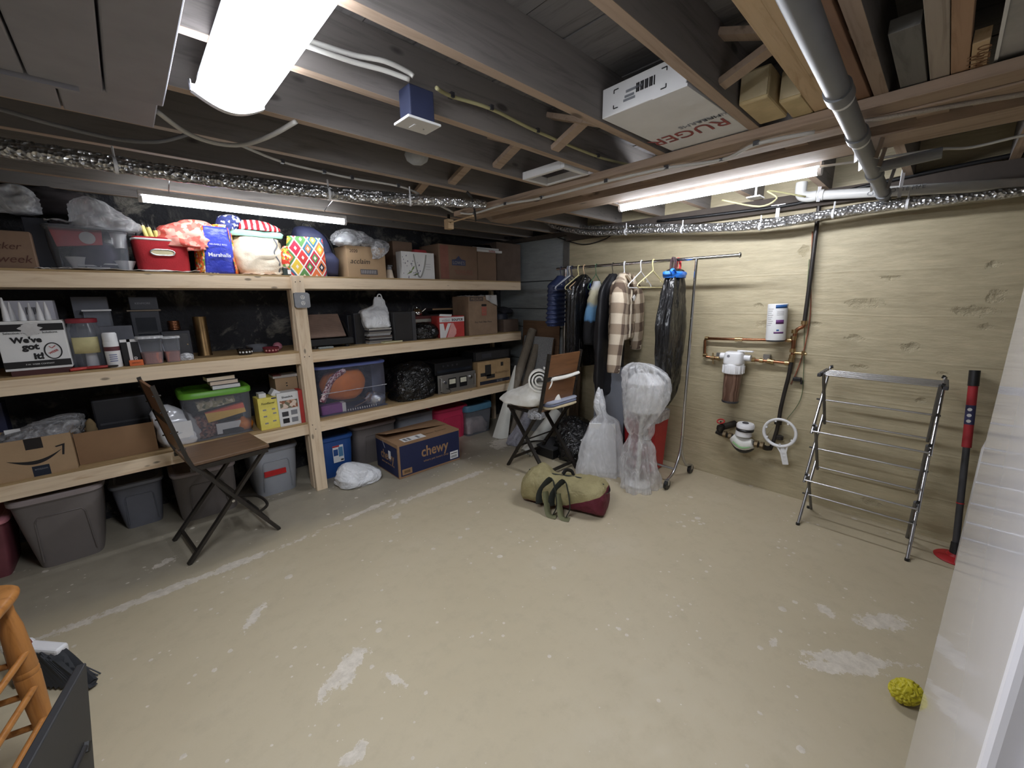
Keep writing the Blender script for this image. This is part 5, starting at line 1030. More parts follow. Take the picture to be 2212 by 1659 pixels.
MB().tube([(-w * .85, .05, h * .30), (-w * .72, .045, h * .5), (-w * .55, .045, h * .72), (-w * .2, .045, h * .88)], .042, 10, 5, rz=.5).build('patterned_scarf', m_print('paisley', [(216, 190, 196), (150, 80, 96), (226, 206, 210), (120, 70, 86)], 90), t, smooth=60)
MB().box(-w * .9, -w * .35, .05, .12, .01, .09).build('purple_box', mat('purple_card', (142, 74, 150), .5), t); MB().box(-w * .35, -w * .25, .05, .12, .01, .09).build('white_end', PAPER, t)
MB().tube([(w * .0, .06, .03), (w * .35, .06, .07), (w * .62, .07, .14)], .006, 8, 3).build('silver_rod', CHROME, t, smooth=60)
MB().loft([(.01, w * .65, .10, .06, .05), (.08, w * .65, .10, .08, .06), (.14, w * .6, .10, .03, .03)], 26, 4, .03, 30).build('tinsel', mat('tinsel', (220, 226, 236), .15, .9, var=.2, bump=1, bscale=90), t, smooth=180)
for k in range(14): MB().box(-w * .3 + k * .022, -w * .3 + k * .022 + .008, .028, .031, .012, .03).build('rack_tooth', PAPER, t)
MB().box(-w * .9, w * .93, .012, .0135, h * .46, h * .475).build('moulded_line', MILKY, t)
t = crumple('black_bag', 'big crinkled black bin bag on the bottom shelf', 'plastic bag', PY(896, 850, SY + .12).x, SY + .19, z, .20, .17, .34, BAGB, .026, 9, 8, [(0, 0, 0, .18, .15, 3), (.02, 0, 0, .20, .165, 3), (.15, 0, 0, .21, .17, 3), (.28, .02, .02, .19, .14, 3), (.34, .05, .04, .10, .08), (.36, .06, .05, .02, .02)], n=56, sub=8)
x0, x1, h = hbox(946, 1028, 806, 848, SY + .06, z); w = (x1 - x0) / 2
t = thing('amplifier', 'silver power amplifier with two meter windows', 'amplifier', ((x0 + x1) / 2, SY + .06, z)); SIL = mat('satin_silver', (176, 174, 170), .35, .8, var=.05)
MB().box(-w * .96, w * .96, .008, .30, .004, h).build('chassis', BLACK, t); MB().box(-w, w, 0, .008, .0, h).build('front_plate', SIL, t, bevel=.002)
for a in (-.28, .30):
    m = MB().box(a * w - w * .20, a * w + w * .20, -.004, 0, h * .22, h * .78).build('meter', BLACK, t); MB().box(a * w - w * .16, a * w + w * .16, -.0055, -.004, h * .46, h * .72).build('meter_face', mat('ivory_dial', (222, 220, 200), .5), m)
for a, b in ((-.68, .60), (.70, .68)): MB().cyl((a * w, 0, h * b), (a * w, -.022, h * b), .016, n=18).build('knob', CHROME, t, smooth=40)
for a in (-.88, .9): MB().tube([(a * w, 0, h * .15), (a * w, -.025, h * .15), (a * w, -.025, h * .85), (a * w, 0, h * .85)], .005, 8).build('handle', SIL, t, smooth=60)
MB().tube([(-w * .9, -.006, h * .1), (-w * .75, -.03, .006), (-w * .5, -.03, .004), (-w * .42, -.01, .03), (-w * .6, -.004, .05)], .003, 6, 5).build('lead', BLACK, t, smooth=60)
h0 = h; x0, x1, _ = hbox(940, 1022, 768, 806, SY + .08, z)
t = carton('stereo_deck', 'black stereo deck stacked on the silver amplifier', 'stereo', x0, x1, SY + .09, .28, z + h0 + .001, .13, BLACK, flap=False); MB().box(-t['w'] * .9, t['w'] * .9, -.003, 0, .02, .05).build('panel', mat('smoked_glass', (40, 44, 52), .15), t)
for k in range(4): MB().cyl((-t['w'] * .6 + k * .06, 0, .09), (-t['w'] * .6 + k * .06, -.01, .09), .01, n=12).build('knob', DGREY, t)
x0, x1, h = hbox(1033, 1103, 778, 832, SY + .03, z)
t = carton('speaker_carton', 'tan carton printed with a black speaker picture', 'carton', x0, x1, SY + .035, .26, z, h, mat('golden_kraft', (176, 146, 106), .8), flap=False); w = t['w']
for a in ((-w * .58, -w * .22, h * .38, h * .85), (-w * .85, -w * .55, h * .40, h * .54), (-w * .5, -w * .0, h * .28, h * .44), (w * .38, w * .54, h * .72, h * .88)): label_patch(t, *a, mat('speaker_print', (44, 40, 38), .7), name='print')
label_patch(t, -w * .9, w * .95, h * .06, h * .20, mat('navy_print', (38, 40, 54), .7), name='print'); text(t, 'Acoustimass', (w * .45, -.001, h * .48), w * .9, mat('brown_print', (112, 86, 58), .8), shear=.25); text(t, 'BOSE', (w * .3, -.0016, h * .13), w * .35, GREY)
t = carton('speaker', 'black speaker lying on the tan speaker carton', 'speaker', x0 - .02, x1 + .05, SY + .08, .24, z + h + .001, .11, BLACK, flap=False, group=None); MB().box(-t['w'] * .9, t['w'] * .9, -.004, 0, .01, .10).build('grille', mat('speaker_cloth', (48, 46, 46), .95), t); MB().box(-t['w'] * .6, -t['w'] * .1, -.006, -.004, .03, .08).build('badge', DGREY, t)
# ------------------------------------------------------------------ totes on the floor under the shelf
GT = mat('taupe_grey_tote', (112, 106, 104), .5, var=.06); GLID = mat('pale_taupe_lid', (150, 140, 140), .45, var=.05); ST = mat('slate_tote', (104, 106, 114), .45, var=.06); SLID = mat('slate_lid', (132, 136, 146), .4, var=.05)
LG = mat('light_grey_tote', (150, 154, 162), .45, var=.05); BT = mat('royal_blue_tote', (34, 74, 138), .4, var=.08); PK = mat('raspberry_tote', (190, 48, 84), .4, var=.06)
def ftote(label, pa, pb, pt, yf, dep, body, lid, **k):
    x0, x1, h = hbox(pa, pb, pt, pt + 100, yf, 0); h = PY((pa + pb) / 2, pt, yf).z
    return tote('storage_tote', label, x0, x1, yf, dep, 0, h, body, lid, **k)
ftote('largest grey tote at the left under the bottom shelf', 5, 240, 1066, 3.53, .50, GT, GLID, tx=.07, ty=.045, lidh=.035)
ftote('smaller slate tote set back beside the largest grey one', 238, 366, 1039, 3.77, .33, ST, SLID, tx=.05, ty=.04)
ftote('dark taupe tote behind the near folding chair', 372, 522, 1012, 3.60, .45, GT, GLID, tx=.03, ty=.03)
ftote('light grey tote with a strip of red tape', 540, 654, 966, 3.63, .45, LG, SLID, tx=.045, ty=.04, tape=mat('red_tape', (190, 30, 34), .4))
t = ftote('royal blue tote with a white label beside the post', 686, 772, 943, 3.62, .46, BT, BT, tx=.035, ty=.035, panel=None)
lb = MB().box(-.035, .06, .012, .016, .14, .30).build('label', PAPER, t); MB().box(-.03, .01, .011, .012, .205, .265).build('print', BT, lb); MB().box(.015, .055, .011, .012, .19, .28).build('print', mat('sky_print', (80, 130, 170), .6), lb); MB().box(-.035, .025, .011, .012, .285, .30).build('print', RED, lb); MB().box(.03, .055, .011, .012, .15, .165).build('print', INK, lb)
ftote('taupe tote between the blue tote and the navy box', 766, 864, 914, 3.70, .38, GT, GLID, tx=.04, ty=.035)
ftote('light grey tote behind the navy box', 862, 946, 893, 3.74, .34, LG, SLID, tx=.04, ty=.035, panel=None)
ftote('raspberry pink tote beyond the navy box', 942, 1017, 880, 3.68, .40, PK, PK, tx=.05, ty=.04)
t = ftote('clear tote with a teal lid at the far end under the shelf', 1008, 1068, 872, 3.62, .40, CLEAR, mat('teal_blue_lid', (74, 116, 140), .4), tx=.04, ty=.03, see=True, panel=None, lidh=.075)
MB().loft([(.02, 0, .18, .15, .12, 3), (.10, 0, .18, .16, .12, 3), (.17, .03, .18, .10, .08)], 30, 4, .03, 12, 5).build('linen', mat('pinkish_linen', (206, 190, 186), .9), t, smooth=180)
ftote('dark red tote cut off by the left picture edge', -75, 33, 1128, 3.60, .40, mat('dark_red_tote', (116, 62, 70), .5), mat('pink_lid', (196, 128, 138), .4), tx=.05, ty=.04, panel=None)
# ------------------------------------------------------------------ navy pet-shop box
X0c, X1c, Yc, Dc = 1.572, 2.245, 3.17, .44; hc = PY(858, 964, Yc).z
NAVYC = mat('navy_printed_card', (28, 36, 74), .7, var=.08); KR = mat('kraft_print_tan', (156, 122, 88), .85)
t = thing('pet_box', 'navy printed carton lettered chewy with a loose top flap', 'carton', ((X0c + X1c) / 2, Yc, 0)); w = (X1c - X0c) / 2
MB().box(-w, w, 0, Dc, 0, hc).build('body', CARD2, t, bevel=.003)
MB().box(-w + .018, w - .006, -.001, 0, .02, hc - .012).build('front_print', NAVYC, t); MB().box(-w - .001, -w, .016, Dc - .004, .012, hc - .03).build('end_print', NAVYC, t)
text(t, 'chewy', (w * .15, -.0018, hc * .57), .30, KR, height=.135, bold=.018); text(t, 'where pet lovers shop', (w * .17, -.0016, hc * .32), .28, KR)
text(t, 'chewy', (-w - .0018, Dc * .47, hc * .50), .26, KR, height=.115, face='-x', bold=.018); text(t, 'where pet lovers shop', (-w - .0016, Dc * .47, hc * .30), .25, KR, face='-x')
lb = MB().box(w - .12, w - .025, -.0022, -.001, .035, .11).build('label', PAPER, t)
for k in range(8): MB().box(w - .11 + k * .009, w - .106 + k * .009, -.003, -.0022, .045, .07).build('barcode', INK, lb)
MB().box(w - .112, w - .035, -.003, -.0022, .085, .092).build('print', INK, lb)
MB().box(-w + .03, -w + .13, -.0022, -.001, .03, .085).build('stamp', KR, t); MB().box(-w + .05, -w + .11, -.0028, -.0022, .045, .07).build('stamp', mat('brown_print', (112, 86, 58), .8), t)
MB().box(-w, w, .0, Dc * .5, hc, hc + .004).build('flap', CARD2, t)
MB().grid(lambda u, v: (-w + 2 * w * u, Dc - Dc * .52 * v, hc + .004 + .055 * v * (1 - u) ** 1.6 + .012 * sin(pi * u) * v), 16, 8, .004).build('flap', CARD2, t, smooth=60)
lb = MB().box(-w + .09, -w + .32, .035, .14, hc + .004, hc + .005).build('label', PAPER, t)
for a in (.02, .06, .15): MB().box(-w + .09 + a, -w + .115 + a, .05, .12, hc + .005, hc + .0056).build('barcode', GREY, lb)
text(t, 'Better Boxes?', (w * .35, .10, hc + .0046), .26, mat('brown_print', (112, 86, 58), .8), face='+z')
MB().box(-w - .0022, -w - .001, Dc * .32, Dc * .42, hc * .48, hc * .72).build('label', PAPER, t)
MB().tube([(-w - .002, Dc * .66, hc * .95), (-w - .004, Dc * .60, hc * .85), (-w - .002, Dc * .56, hc * .75)], .006, 6, 3, rz=.3).build('tape', MILKY, t)
t = crumple('white_bag', 'white plastic bag slumped on the floor by the post', 'plastic bag', 1.29, 3.40, 0, .19, .13, .20, BAGW, .02, 8, 3.3, [(0, 0, 0, .165, .11, 2.6), (.02, 0, 0, .18, .125, 2.6), (.07, .0, 0, .175, .12, 2.4), (.13, -.03, .02, .12, .09), (.17, -.06, .03, .06, .05), (.19, -.07, .03, .015, .015)])
MB().grid(lambda u, v: (.10 + .09 * u, -.05 + .08 * v, .02 + .05 * sin(u * 4) * (1 - u) + .03 * v), 12, 8, .002).build('corner', BAGW, t, smooth=180)
# ------------------------------------------------------------------ folding chairs
def folding_chair(label, loc, rotz, panels):
    t = thing('folding_chair', label, 'chair', loc, rotz, 'iron and wood folding chairs')
    for s in (-.213, .213):
        MB().tube([(-.005, s, 1.14), (.03, s, .95), (.085, s, .68), (.105, s, .615), (.15, s, .56), (.52, s, 0)], .017, 4, 1, rz=.62).build('back_post', IRON, t)
        MB().beam((.50, s * .93, .60), (.0, s * .93, 0), .018, .034, (0, 1, 0)).build('leg', IRON, t)
        MB().cyl((.275, s * 1.06, .325), (.275, s * .88, .325), .009, n=10).build('pivot', STEEL, t)
        MB().beam((.09, s * .97, .598), (.52, s * .97, .598), .014, .026).build('seat_rail', IRON, t)
    MB().beam((.05, -.2, .055), (.05, .2, .055), .016, .026).build('stretcher', IRON, t)
    MB().beam((.46, -.21, .095), (.46, .21, .095), .014, .024).build('stretcher', IRON, t)
    MB().tube([(.40, -.20, .17), (.49, -.12, .165), (.51, 0, .165), (.49, .12, .165), (.40, .20, .17)], .010, 8, 4).build('foot_loop', IRON, t, smooth=60)
    MB().beam((.28, -.2, .32), (.28, .2, .32), .010, .010).build('axle', IRON, t)
    MB().box(.095, .535, -.20, .20, .612, .634).build('seat', SEATWOOD, t, bevel=.004)
    for (za, zb) in ((.935, 1.125), (.70, .89)):
        ua, ub = -.005 + (1.14 - za) * .19, -.005 + (1.14 - zb) * .19
        MB().beam(((ua + ub) / 2 + (ua - ub) / 2, 0, za), ((ua + ub) / 2 - (ua - ub) / 2, 0, zb), .40, .014, (1, 0, 0)).build('back_panel', BACKWOOD, t, bevel=.002)
    MB().beam((.04, -.21, .912), (.04, .21, .912), .012, .03).build('back_rail', IRON, t)
    for s in (-.213, .213):
        for zz in (1.08, .98, .85, .74): MB().cyl((-.005 + (1.14 - zz) * .19 - .02, s, zz), (-.005 + (1.14 - zz) * .19 + .018, s, zz), .0045, n=8).build('rivet', IRON, t)
    return t
folding_chair('tall folding chair with a bare wooden seat before the shelf', (.025, 3.2, 0), radians(6.5), 1)
folding_chair('tall folding chair with towels on it facing the shelf', (2.705, 2.2, 0), radians(90), 1)
# towels and packets on the second chair
t = thing('rolled_towel', 'rolled cream towel hanging over the chair seat and back', 'towel', (2.56, 2.48, .66)); TW = mat('cream_terry', (246, 242, 232), .95, bump=.5, bscale=160)
sc = PX(1166, 822, 2.50) - Vector(t.location); av = Vector((.72, .69, -.12)).normalized(); su, sv = Vector((.69, -.72, 0)), Vector((.08, .08, 1)).normalized()
MB().grid(lambda u, v: sc + av * (.20 * v) + (su * cos(u * 3.2 * 2 * pi) + sv * sin(u * 3.2 * 2 * pi)) * (.016 + .088 * u), 110, 4, .014).build('roll_turn', TW, t, smooth=60)
MB().loft([(0, -.02, .10, .13, .22, 2.6), (.02, -.01, .08, .14, .24, 2.6), (.08, .0, .02, .13, .22, 2.4), (.14, .01, -.05, .10, .15), (.19, .02, -.09, .07, .09), (.205, .02, -.10, .02, .02)], 44, 6, .012, 8, 2).build('roll', TW, t, smooth=180)
MB().grid(lambda u, v: (.06 + .10 * u + .01 * sin(v * 7), -.16 - .06 * v + .015 * sin(u * 6), .15 - .17 * v + .04 * u), 14, 14, .012).build('hem', TW, t, smooth=180)
t = thing('draped_towel', 'end of a cream towel laid through the chair back', 'towel', (2.74, 2.21, .905))
MB().tube([(-.19, .05, .0), (-.10, .0, .01), (.0, -.02, .018), (.10, -.03, .03), (.13, -.035, .035)], lambda a: .020 - .006 * a, 10, 4, rz=.8).build('strip', TW, t, smooth=60)
t = thing('folded_cloth', 'folded grey-blue cloths piled on the towel chair seat', 'cloth', (2.74, 2.34, .636))
for k, (c, nm) in enumerate((((222, 206, 170), 'cream_board'), ((120, 126, 150), 'slate_cloth'), ((168, 172, 188), 'pale_blue_cloth'))): MB().loft([(.024 * k, 0, 0, .19, .11, 7), (.024 * k + .011, 0, 0, .195, .115, 7), (.024 * k + .022, 0, 0, .19, .11, 7)], 36, 2, .006, 9, k).build('layer', mat(nm, c, .9), t, smooth=60)
crumple('clear_packet', 'crinkled clear packet drooping off the towel chair seat', 'plastic bag', 2.51, 2.36, .55, .05, .07, .09, FILM, .02, 14, 4)
# ------------------------------------------------------------------ rolls and boards in the corner
ROLL = m_wood('taupe_carpet', (150, 140, 126), (122, 112, 98), False, 2, .95); VIN = mat('white_vinyl', (214, 214, 206), .5, var=.05)
def leaning_roll(label, a, b, r, m, turns=2.2, tail=0.0):
    a = Vector(a); b = Vector(b); t = thing('carpet_roll', label, 'roll', a); d = (b - a); u, wv = basis(d)
    def fn(p, q):
        th = p * turns * 2 * pi; rr = r * (.55 + .45 * p); return d * q + (u * cos(th) + wv * sin(th)) * rr
    MB().grid(fn, 60, 6, .003).build('sheet', m, t, smooth=60)
    return t
leaning_roll('taupe carpet roll leaning nearest the shelf end', (2.97, 3.40, .012), PX(1136, 712, 3.56) + Vector((.06, -.06, 0)), .058, ROLL)
leaning_roll('second taupe carpet roll leaning beside the grey board', (3.14, 3.35, .005), PX(1160, 745, 3.60), .05, ROLL)
t = thing('vinyl_sheet', 'pale vinyl sheet peeling open from the corner rolls', 'sheet', (2.98, 3.45, .005)); A, B = Vector((-.08, -.02, 0)), Vector((.03, -.17, 0)); T = PX(1112, 790, 3.20) - Vector((2.98, 3.45, 0))
MB().grid(lambda u, v: A * (1 - u) * (1 - v) + B * u * (1 - v) + (T + Vector((.0, -.02 * u, 0))) * v + Vector((-.03, -.03, .0)) * sin(pi * u) * (1 - v), 12, 14, .003).build('sheet', VIN, t, smooth=60)
t = thing('grey_board', 'speckled grey board leaning on the grey wall', 'board', (3.40, 3.02, .0)); yA, yB, zT = PX(1133, 735, 3.60).y, PX(1196, 735, 3.60).y, PX(1165, 727, 3.60).z
SPK = mat('speckled_grey', (150, 152, 154), .7, var=.3, scale=90)
MB(Matrix.Rotation(atan2(.20, zT), 4, 'Y')).box(0, .012, yB - 3.02, yA - 3.02, .0, zT / cos(atan2(.20, zT))).build('sheet', SPK, t); MB(Matrix.Rotation(atan2(.20, zT), 4, 'Y')).box(-.004, .016, yB - 3.03, yB - 3.02, 0, zT).build('edge_trim', mat('dark_wood_edge', (90, 70, 52), .7), t)
zb = PX(1165, 693, 3.64).z; yA, yB = PX(1128, 700, 3.64).y, PX(1207, 700, 3.64).y
t = thing('brown_board', 'brown hardboard sheet standing behind the grey board', 'board', (3.60, (yA + yB) / 2, 0)); MB(Matrix.Rotation(atan2(.06, zb), 4, 'Y')).box(0, .006, yB - (yA + yB) / 2, yA - (yA + yB) / 2, 0, zb).build('sheet', m_wood('hardboard', (124, 94, 70), (100, 74, 54), False, 1, .8), t); MB().box(-.001, .008, -.02, .02, .0, .004).build('foot', IRON, t)
t = thing('dark_planks', 'dark wood planks standing between the grey board and coats', 'boards', (3.56, 2.80, 0))
for k in range(3): MB(Matrix.Rotation(.06, 4, 'Y')).box(0, .02, -.09 + .045 * k, -.05 + .045 * k, 0, 1.36 - .03 * k).build('plank', m_wood('dark_plank', (92, 76, 60), (66, 52, 40), True, 2, .8), t)
leaning_roll('white paper roll lying at the feet of the towel chair', PZ(1135, 985) + Vector((0, 0, .03)), Vector((3.30, 2.80, .35)), .075, VIN, 1.8)
crumple('wrapped_bundle', 'grey plastic wrapped bundle at the foot of the rolls', 'bundle', 3.02, 3.05, 0, .07, .07, .34, clear_mat('grey_film', (170, 170, 182), .6, .2, .15), .02, 11, 4, [(0, -.06, .04, .09, .07), (.05, -.05, .04, .10, .08), (.2, .03, .02, .07, .06), (.34, .10, 0, .05, .04), (.36, .11, 0, .01, .01)])
t = crumple('black_bag', 'heap of shiny black bin bags behind the towel chair', 'plastic bag', 3.25, 2.40, 0, .26, .20, .38, BAGB, .035, 8, 2.5, [(0, 0, 0, .25, .19, 2.6), (.03, 0, 0, .28, .21, 2.6), (.15, 0, 0, .28, .21, 2.4), (.27, -.02, .05, .20, .15), (.36, -.05, .08, .10, .08), (.40, -.06, .09, .02, .02)], n=56, sub=8)
MB().tube([(-.24, -.16, .24), (-.17, -.20, .27), (-.10, -.21, .24), (-.08, -.22, .16)], .008, 8, 4, rz=.5).build('drawstring', WHITE, t, smooth=60)
t = thing('black_crate', 'low black crate below the heap of black bags', 'crate', (3.02, 2.62, 0)); MB().box(-.13, .15, -.13, .12, 0, .10).build('body', BLACK, t, bevel=.01); MB().box(-.14, .16, -.14, .13, .10, .115).build('rim', DGREY, t)
# ------------------------------------------------------------------ duffel
OL = mat('olive_canvas', (150, 140, 100), .8, var=.08, crease=.5, cscale=6); MAR = mat('maroon_canvas', (98, 30, 46), .75, var=.1, crease=.4, cscale=6); WEB = mat('dark_green_webbing', (44, 48, 44), .7); WEB2 = mat('olive_webbing', (104, 104, 74), .8)
DU = NT('olive_maroon_canvas'); P = DU.sep(); f = DU.math('SUBTRACT', P[2], DU.math('MULTIPLY_ADD', DU.math('MAXIMUM', DU.math('SUBTRACT', P[0], -.02), 0.0), .46, .035))
DU.col(DU.mix(DU.math('GREATER_THAN', f, 0.0), lin((98, 30, 46)), DU.ramp(DU.noise(7, 4, .6), [(.3, lin((138, 128, 90))), (.7, lin((164, 154, 112)))]))); DU.p.inputs['Roughness'].default_value = .75; DU.bump(creases(DU, 6), .5, .03); DUF = DU.m
ax = Vector((.28, -.64, 0)); L = .68; DM = Matrix(((ax.normalized().x, 0, 0), (ax.normalized().y, 0, 0), (0, 0, 1)))
t = thing('duffel_bag', 'olive and maroon canvas duffel bag lying on the floor', 'bag', (2.30, 1.85, 0), atan2(ax.y, ax.x))
def dring(x, ry, h, sag=0): return (x, 0, h, ry, h, 2.6)
def duffel(rs, n, fn_keep, name, m, amp, seed):
    mb = MB(); R = catmull([tuple(r) for r in rs], 7); vs = []
    for (x, y, c, ry, rz, e) in R:
        for i in range(n):
            a = 2 * pi * i / n; cc, q = cos(a), sin(a); p = Vector((x, y + ry * math.copysign(abs(cc) ** (2 / e), cc), c + rz * math.copysign(abs(q) ** (2 / e), q)))
            k = p * 11 + Vector((seed, 0, 0)); d = amp * ((1 - 2 * abs(noise.noise(k))) + noise.noise(k * .4)); p += Vector((.3 * d, d * cc, d * q if q > -.3 else 0)); p.z = max(p.z, .002); vs.append(p)
    N = len(R); W = n
    fs = [(j * n + i, j * n + (i + 1) % n, (j + 1) * n + (i + 1) % n, (j + 1) * n + i) for j in range(N - 1) for i in range(n)] + [tuple(range(n))[::-1], tuple(range((N - 1) * n, N * n))]
    ks = []
    for f in fs:
        c = sum((vs[i] for i in f), Vector()) / len(f); ks.append(1 if fn_keep(c) else 0)
    mb.add(vs, fs); mb.mi = ks
    return mb.build(name, m, t, smooth=180)
duffel([(-.34, 0, .09, .02, .02, 2), (-.335, 0, .10, .10, .085, 2.6), (-.28, 0, .125, .145, .12, 2.6), (-.20, 0, .145, .15, .145, 2.4), (-.10, 0, .115, .145, .115, 2.4), (.05, 0, .118, .15, .118, 2.5), (.2, 0, .12, .15, .12, 2.6), (.29, 0, .11, .145, .11, 2.8), (.325, 0, .10, .11, .09, 2.8), (.335, 0, .09, .02, .02, 2)], 40,
       lambda c: False, 'body', [DUF], .014, 3)
for s, k in ((-1, 0), (1, 1)):
    x = -.06 + .10 * k
    MB().tube([(x - .10, .16 * -1, .05), (x - .09, -.155, .15), (x - .02, -.12, .25), (x + .02, -.15, .20), (x + .05, -.19, .08), (x + .03, -.21, .015)], .030, 8, 5, rz=.14).build('strap', WEB, t, smooth=60)
    MB().tube([(x - .05, -.165, .16), (x - .03, -.19, .08), (x + .0, -.23, .012), (x + .06, -.235, .010)], .024, 8, 5, rz=.16).build('strap', WEB2, t, smooth=60)
MB().tube([(-.02, .0, .245), (.0, .02, .275), (.04, .03, .27), (.06, .02, .24)], .018, 8, 4, rz=.3).build('handle', BLACK, t, smooth=60)
MB().tube([(.31, -.08, .17), (.335, 0, .16), (.31, .08, .17)], .02, 8, 4, rz=.25).build('end_handle', BLACK, t, smooth=60)
MB().tube([(-.30, 0, .24), (-.1, .005, .232), (.1, .005, .238), (.3, 0, .215)], .006, 6, 4).build('zip', WEB, t, smooth=60)
# ------------------------------------------------------------------ near corner: stool, broom, black panel
cS = PZ(40, 1262, .70)
t = thing('wooden_stool', 'honey oak stool with turned legs at the left edge', 'stool', (cS.x - .215, cS.y - .11, 0), radians(-14))
MB().loft([(.665, 0, 0, .185, .185, 5), (.675, 0, 0, .195, .195, 5), (.69, 0, 0, .197, .197, 5), (.70, 0, 0, .188, .188, 5)], 44, 2).build('seat', OAK, t, smooth=50)
prof = [(.021, 0), (.023, .02), (.024, .13), (.027, .135), (.0275, .15), (.025, .154), (.0275, .158), (.0275, .17), (.025, .174), (.030, .30), (.032, .36), (.030, .365), (.032, .37), (.032, .382), (.030, .387), (.032, .392), (.030, .46), (.027, .55), (.020, .60), (.018, .67)]
for sx in (-1, 1):
    for sy in (-1, 1):
        M = Matrix.Translation((sx * .15, sy * .15, 0)) @ Matrix.Rotation(-sy * .03, 4, 'X') @ Matrix.Rotation(sx * -.03, 4, 'Y')
        MB(M).lathe(prof, 18).build('leg', OAK, t, smooth=40)
for zz in (.16, .29, .42):
    for s in (-1, 1):
        MB().cyl((-.155, s * .155, zz), (.155, s * .155, zz), .010, n=12).build('rung', OAK, t, smooth=50); MB().cyl((s * .155, -.155, zz + .03), (s * .155, .155, zz + .03), .010, n=12).build('rung', OAK, t, smooth=50)
p = PZ(150, 1462); t = thing('broom', 'angle broom with black bristles and a white head', 'broom', (p.x, p.y, 0)); o = Vector(t.location)
def loc(px, py, z): return PZ(px, py, z) - o
hA, hB = loc(30, 1395, .12), loc(135, 1412, .10); bA, bB = loc(55, 1462, .004), loc(213, 1465, .004)
def bfn(u, v, s): return (hA.lerp(hB, u)).lerp(bA.lerp(bB, u), v) + Vector((0, s * (.018 + .022 * v), 0))
MB().grid(lambda u, v: bfn(u, v, -1) + Vector((0, 0, .004 * sin(u * 90))), 60, 6, .03).build('bristle_block', mat('bristle_black', (38, 40, 44), .6), t, smooth=60)
for k in range(90):
    u = k / 89; a = hA.lerp(hB, u); b = bA.lerp(bB, u) + Vector((random.uniform(-.01, .01), random.uniform(-.03, .03), 0)); b.z = max(b.z, .002)
    MB().tube([a, a.lerp(b, .5) + Vector((0, -.02, .012)), b], .0028, 4).build('bristle', mat('bristle_black', (38, 40, 44), .6), t)
MB().beam(hA + Vector((-.02, 0, .012)), hB + Vector((.005, 0, .012)), .05, .045).build('head', WHITE, t, bevel=.01)
s0 = loc(62, 1392, .14); s1 = loc(28, 1352, .28); d = (s1 - s0)
MB().tube([hA.lerp(hB, .3) + Vector((0, 0, .02)), s0], lambda a: .026 - .008 * a, 12).build('socket', WHITE, t, smooth=50); MB().cyl(tuple(s0), tuple(s0 + d * 4.5), .013, n=12).build('handle', mat('dark_red_pole', (128, 28, 30), .4), t, smooth=50)
C0 = PZ(164, 1437, .52); A0 = PZ(39, 1654, .52); D0 = PZ(196, 1850, 0.0)
t = thing('folding_table', 'black folded table top standing on edge beside the stool', 'table', (D0.x, D0.y, 0)); o = Vector((D0.x, D0.y, 0)); e1 = A0 - C0; e1 = e1 * 1.6; e2 = D0 - C0; nrm = e1.cross(e2).normalized() * .024; K = mat('matt_black_board', (44, 44, 46), .55, var=.12)
q = [C0 - o, C0 + e1 - o, C0 + e1 + e2 - o, C0 + e2 - o]
MB().add(q + [v + nrm for v in q], [(0, 1, 2, 3), (7, 6, 5, 4), (0, 4, 5, 1), (1, 5, 6, 2), (2, 6, 7, 3), (3, 7, 4, 0)]).build('board', K, t, bevel=.004)
sg = -1 if nrm.dot(Vector((0, 0, EYE)) - C0) > 0 else 1
off = -nrm * .12 if nrm.dot(-C0 + Vector((0, 0, EYE))) < 0 else nrm * 1.12
s1, s2 = C0 + e1 * .12 + e2 * .36 - o + off, C0 + e1 * .8 + e2 * .36 - o + off
MB().tube([s1, s2], .007, 6).build('groove_bar', INK, t); MB().tube([s1 - e1 * .03, s1 + e2 * .03], .010, 6).build('latch', BLACK, t)
# ------------------------------------------------------------------ coat rack and what hangs on it
RX = 3.33
ra, rb = PX(1203, 581, RX), PX(1600, 551, RX); ZR = (ra.z + rb.z) / 2; YR0, YR1 = rb.y, ra.y; YU = PX(1500, 620, RX).y
t = thing('garment_rack', 'rolling chrome garment rack before the tan wall', 'clothes rack', (RX, YU, 0))
MB().cyl((0, YR0 - YU, ZR), (0, YR1 - YU, ZR), .0125, n=18).build('rail', CHROME, t, smooth=50)
MB().cyl((0, YR0 - YU, ZR), (0, YR0 - YU + .006, ZR), .02, n=18).build('rail_stop', STEEL, t, smooth=50)
for yy in (0, YR1 - YU - .12):
    MB().cyl((0, yy, .36), (0, yy, ZR), .0115, n=16).build('upright', CHROME, t, smooth=50)
    for s in (-1, 1):
        MB().tube([(0, yy, .42), (0, yy, .36), (s * .03, yy, .24), (s * .12, yy, .12), (s * .22, yy, .085)], .0115, 12, 5).build('foot', STEEL, t, smooth=60)
        c = MB().cyl((s * .23, yy - .013, .04), (s * .23, yy + .013, .04), .04, n=22).build('caster', BLACK, t, smooth=40); MB().box(s * .23 - .012, s * .23 + .012, yy - .017, yy + .017, .04, .085).build('fork', STEEL, c)
MB().cyl((-.10, 0, .14), (-.10, YR1 - YU - .12, .14), .010, n=12).build('base_bar', STEEL, t, smooth=50)
for zz in (1.72, 1.42): MB().cyl((-.014, 0, zz), (.014, 0, zz), .004, n=8).build('rivet', STEEL, t)
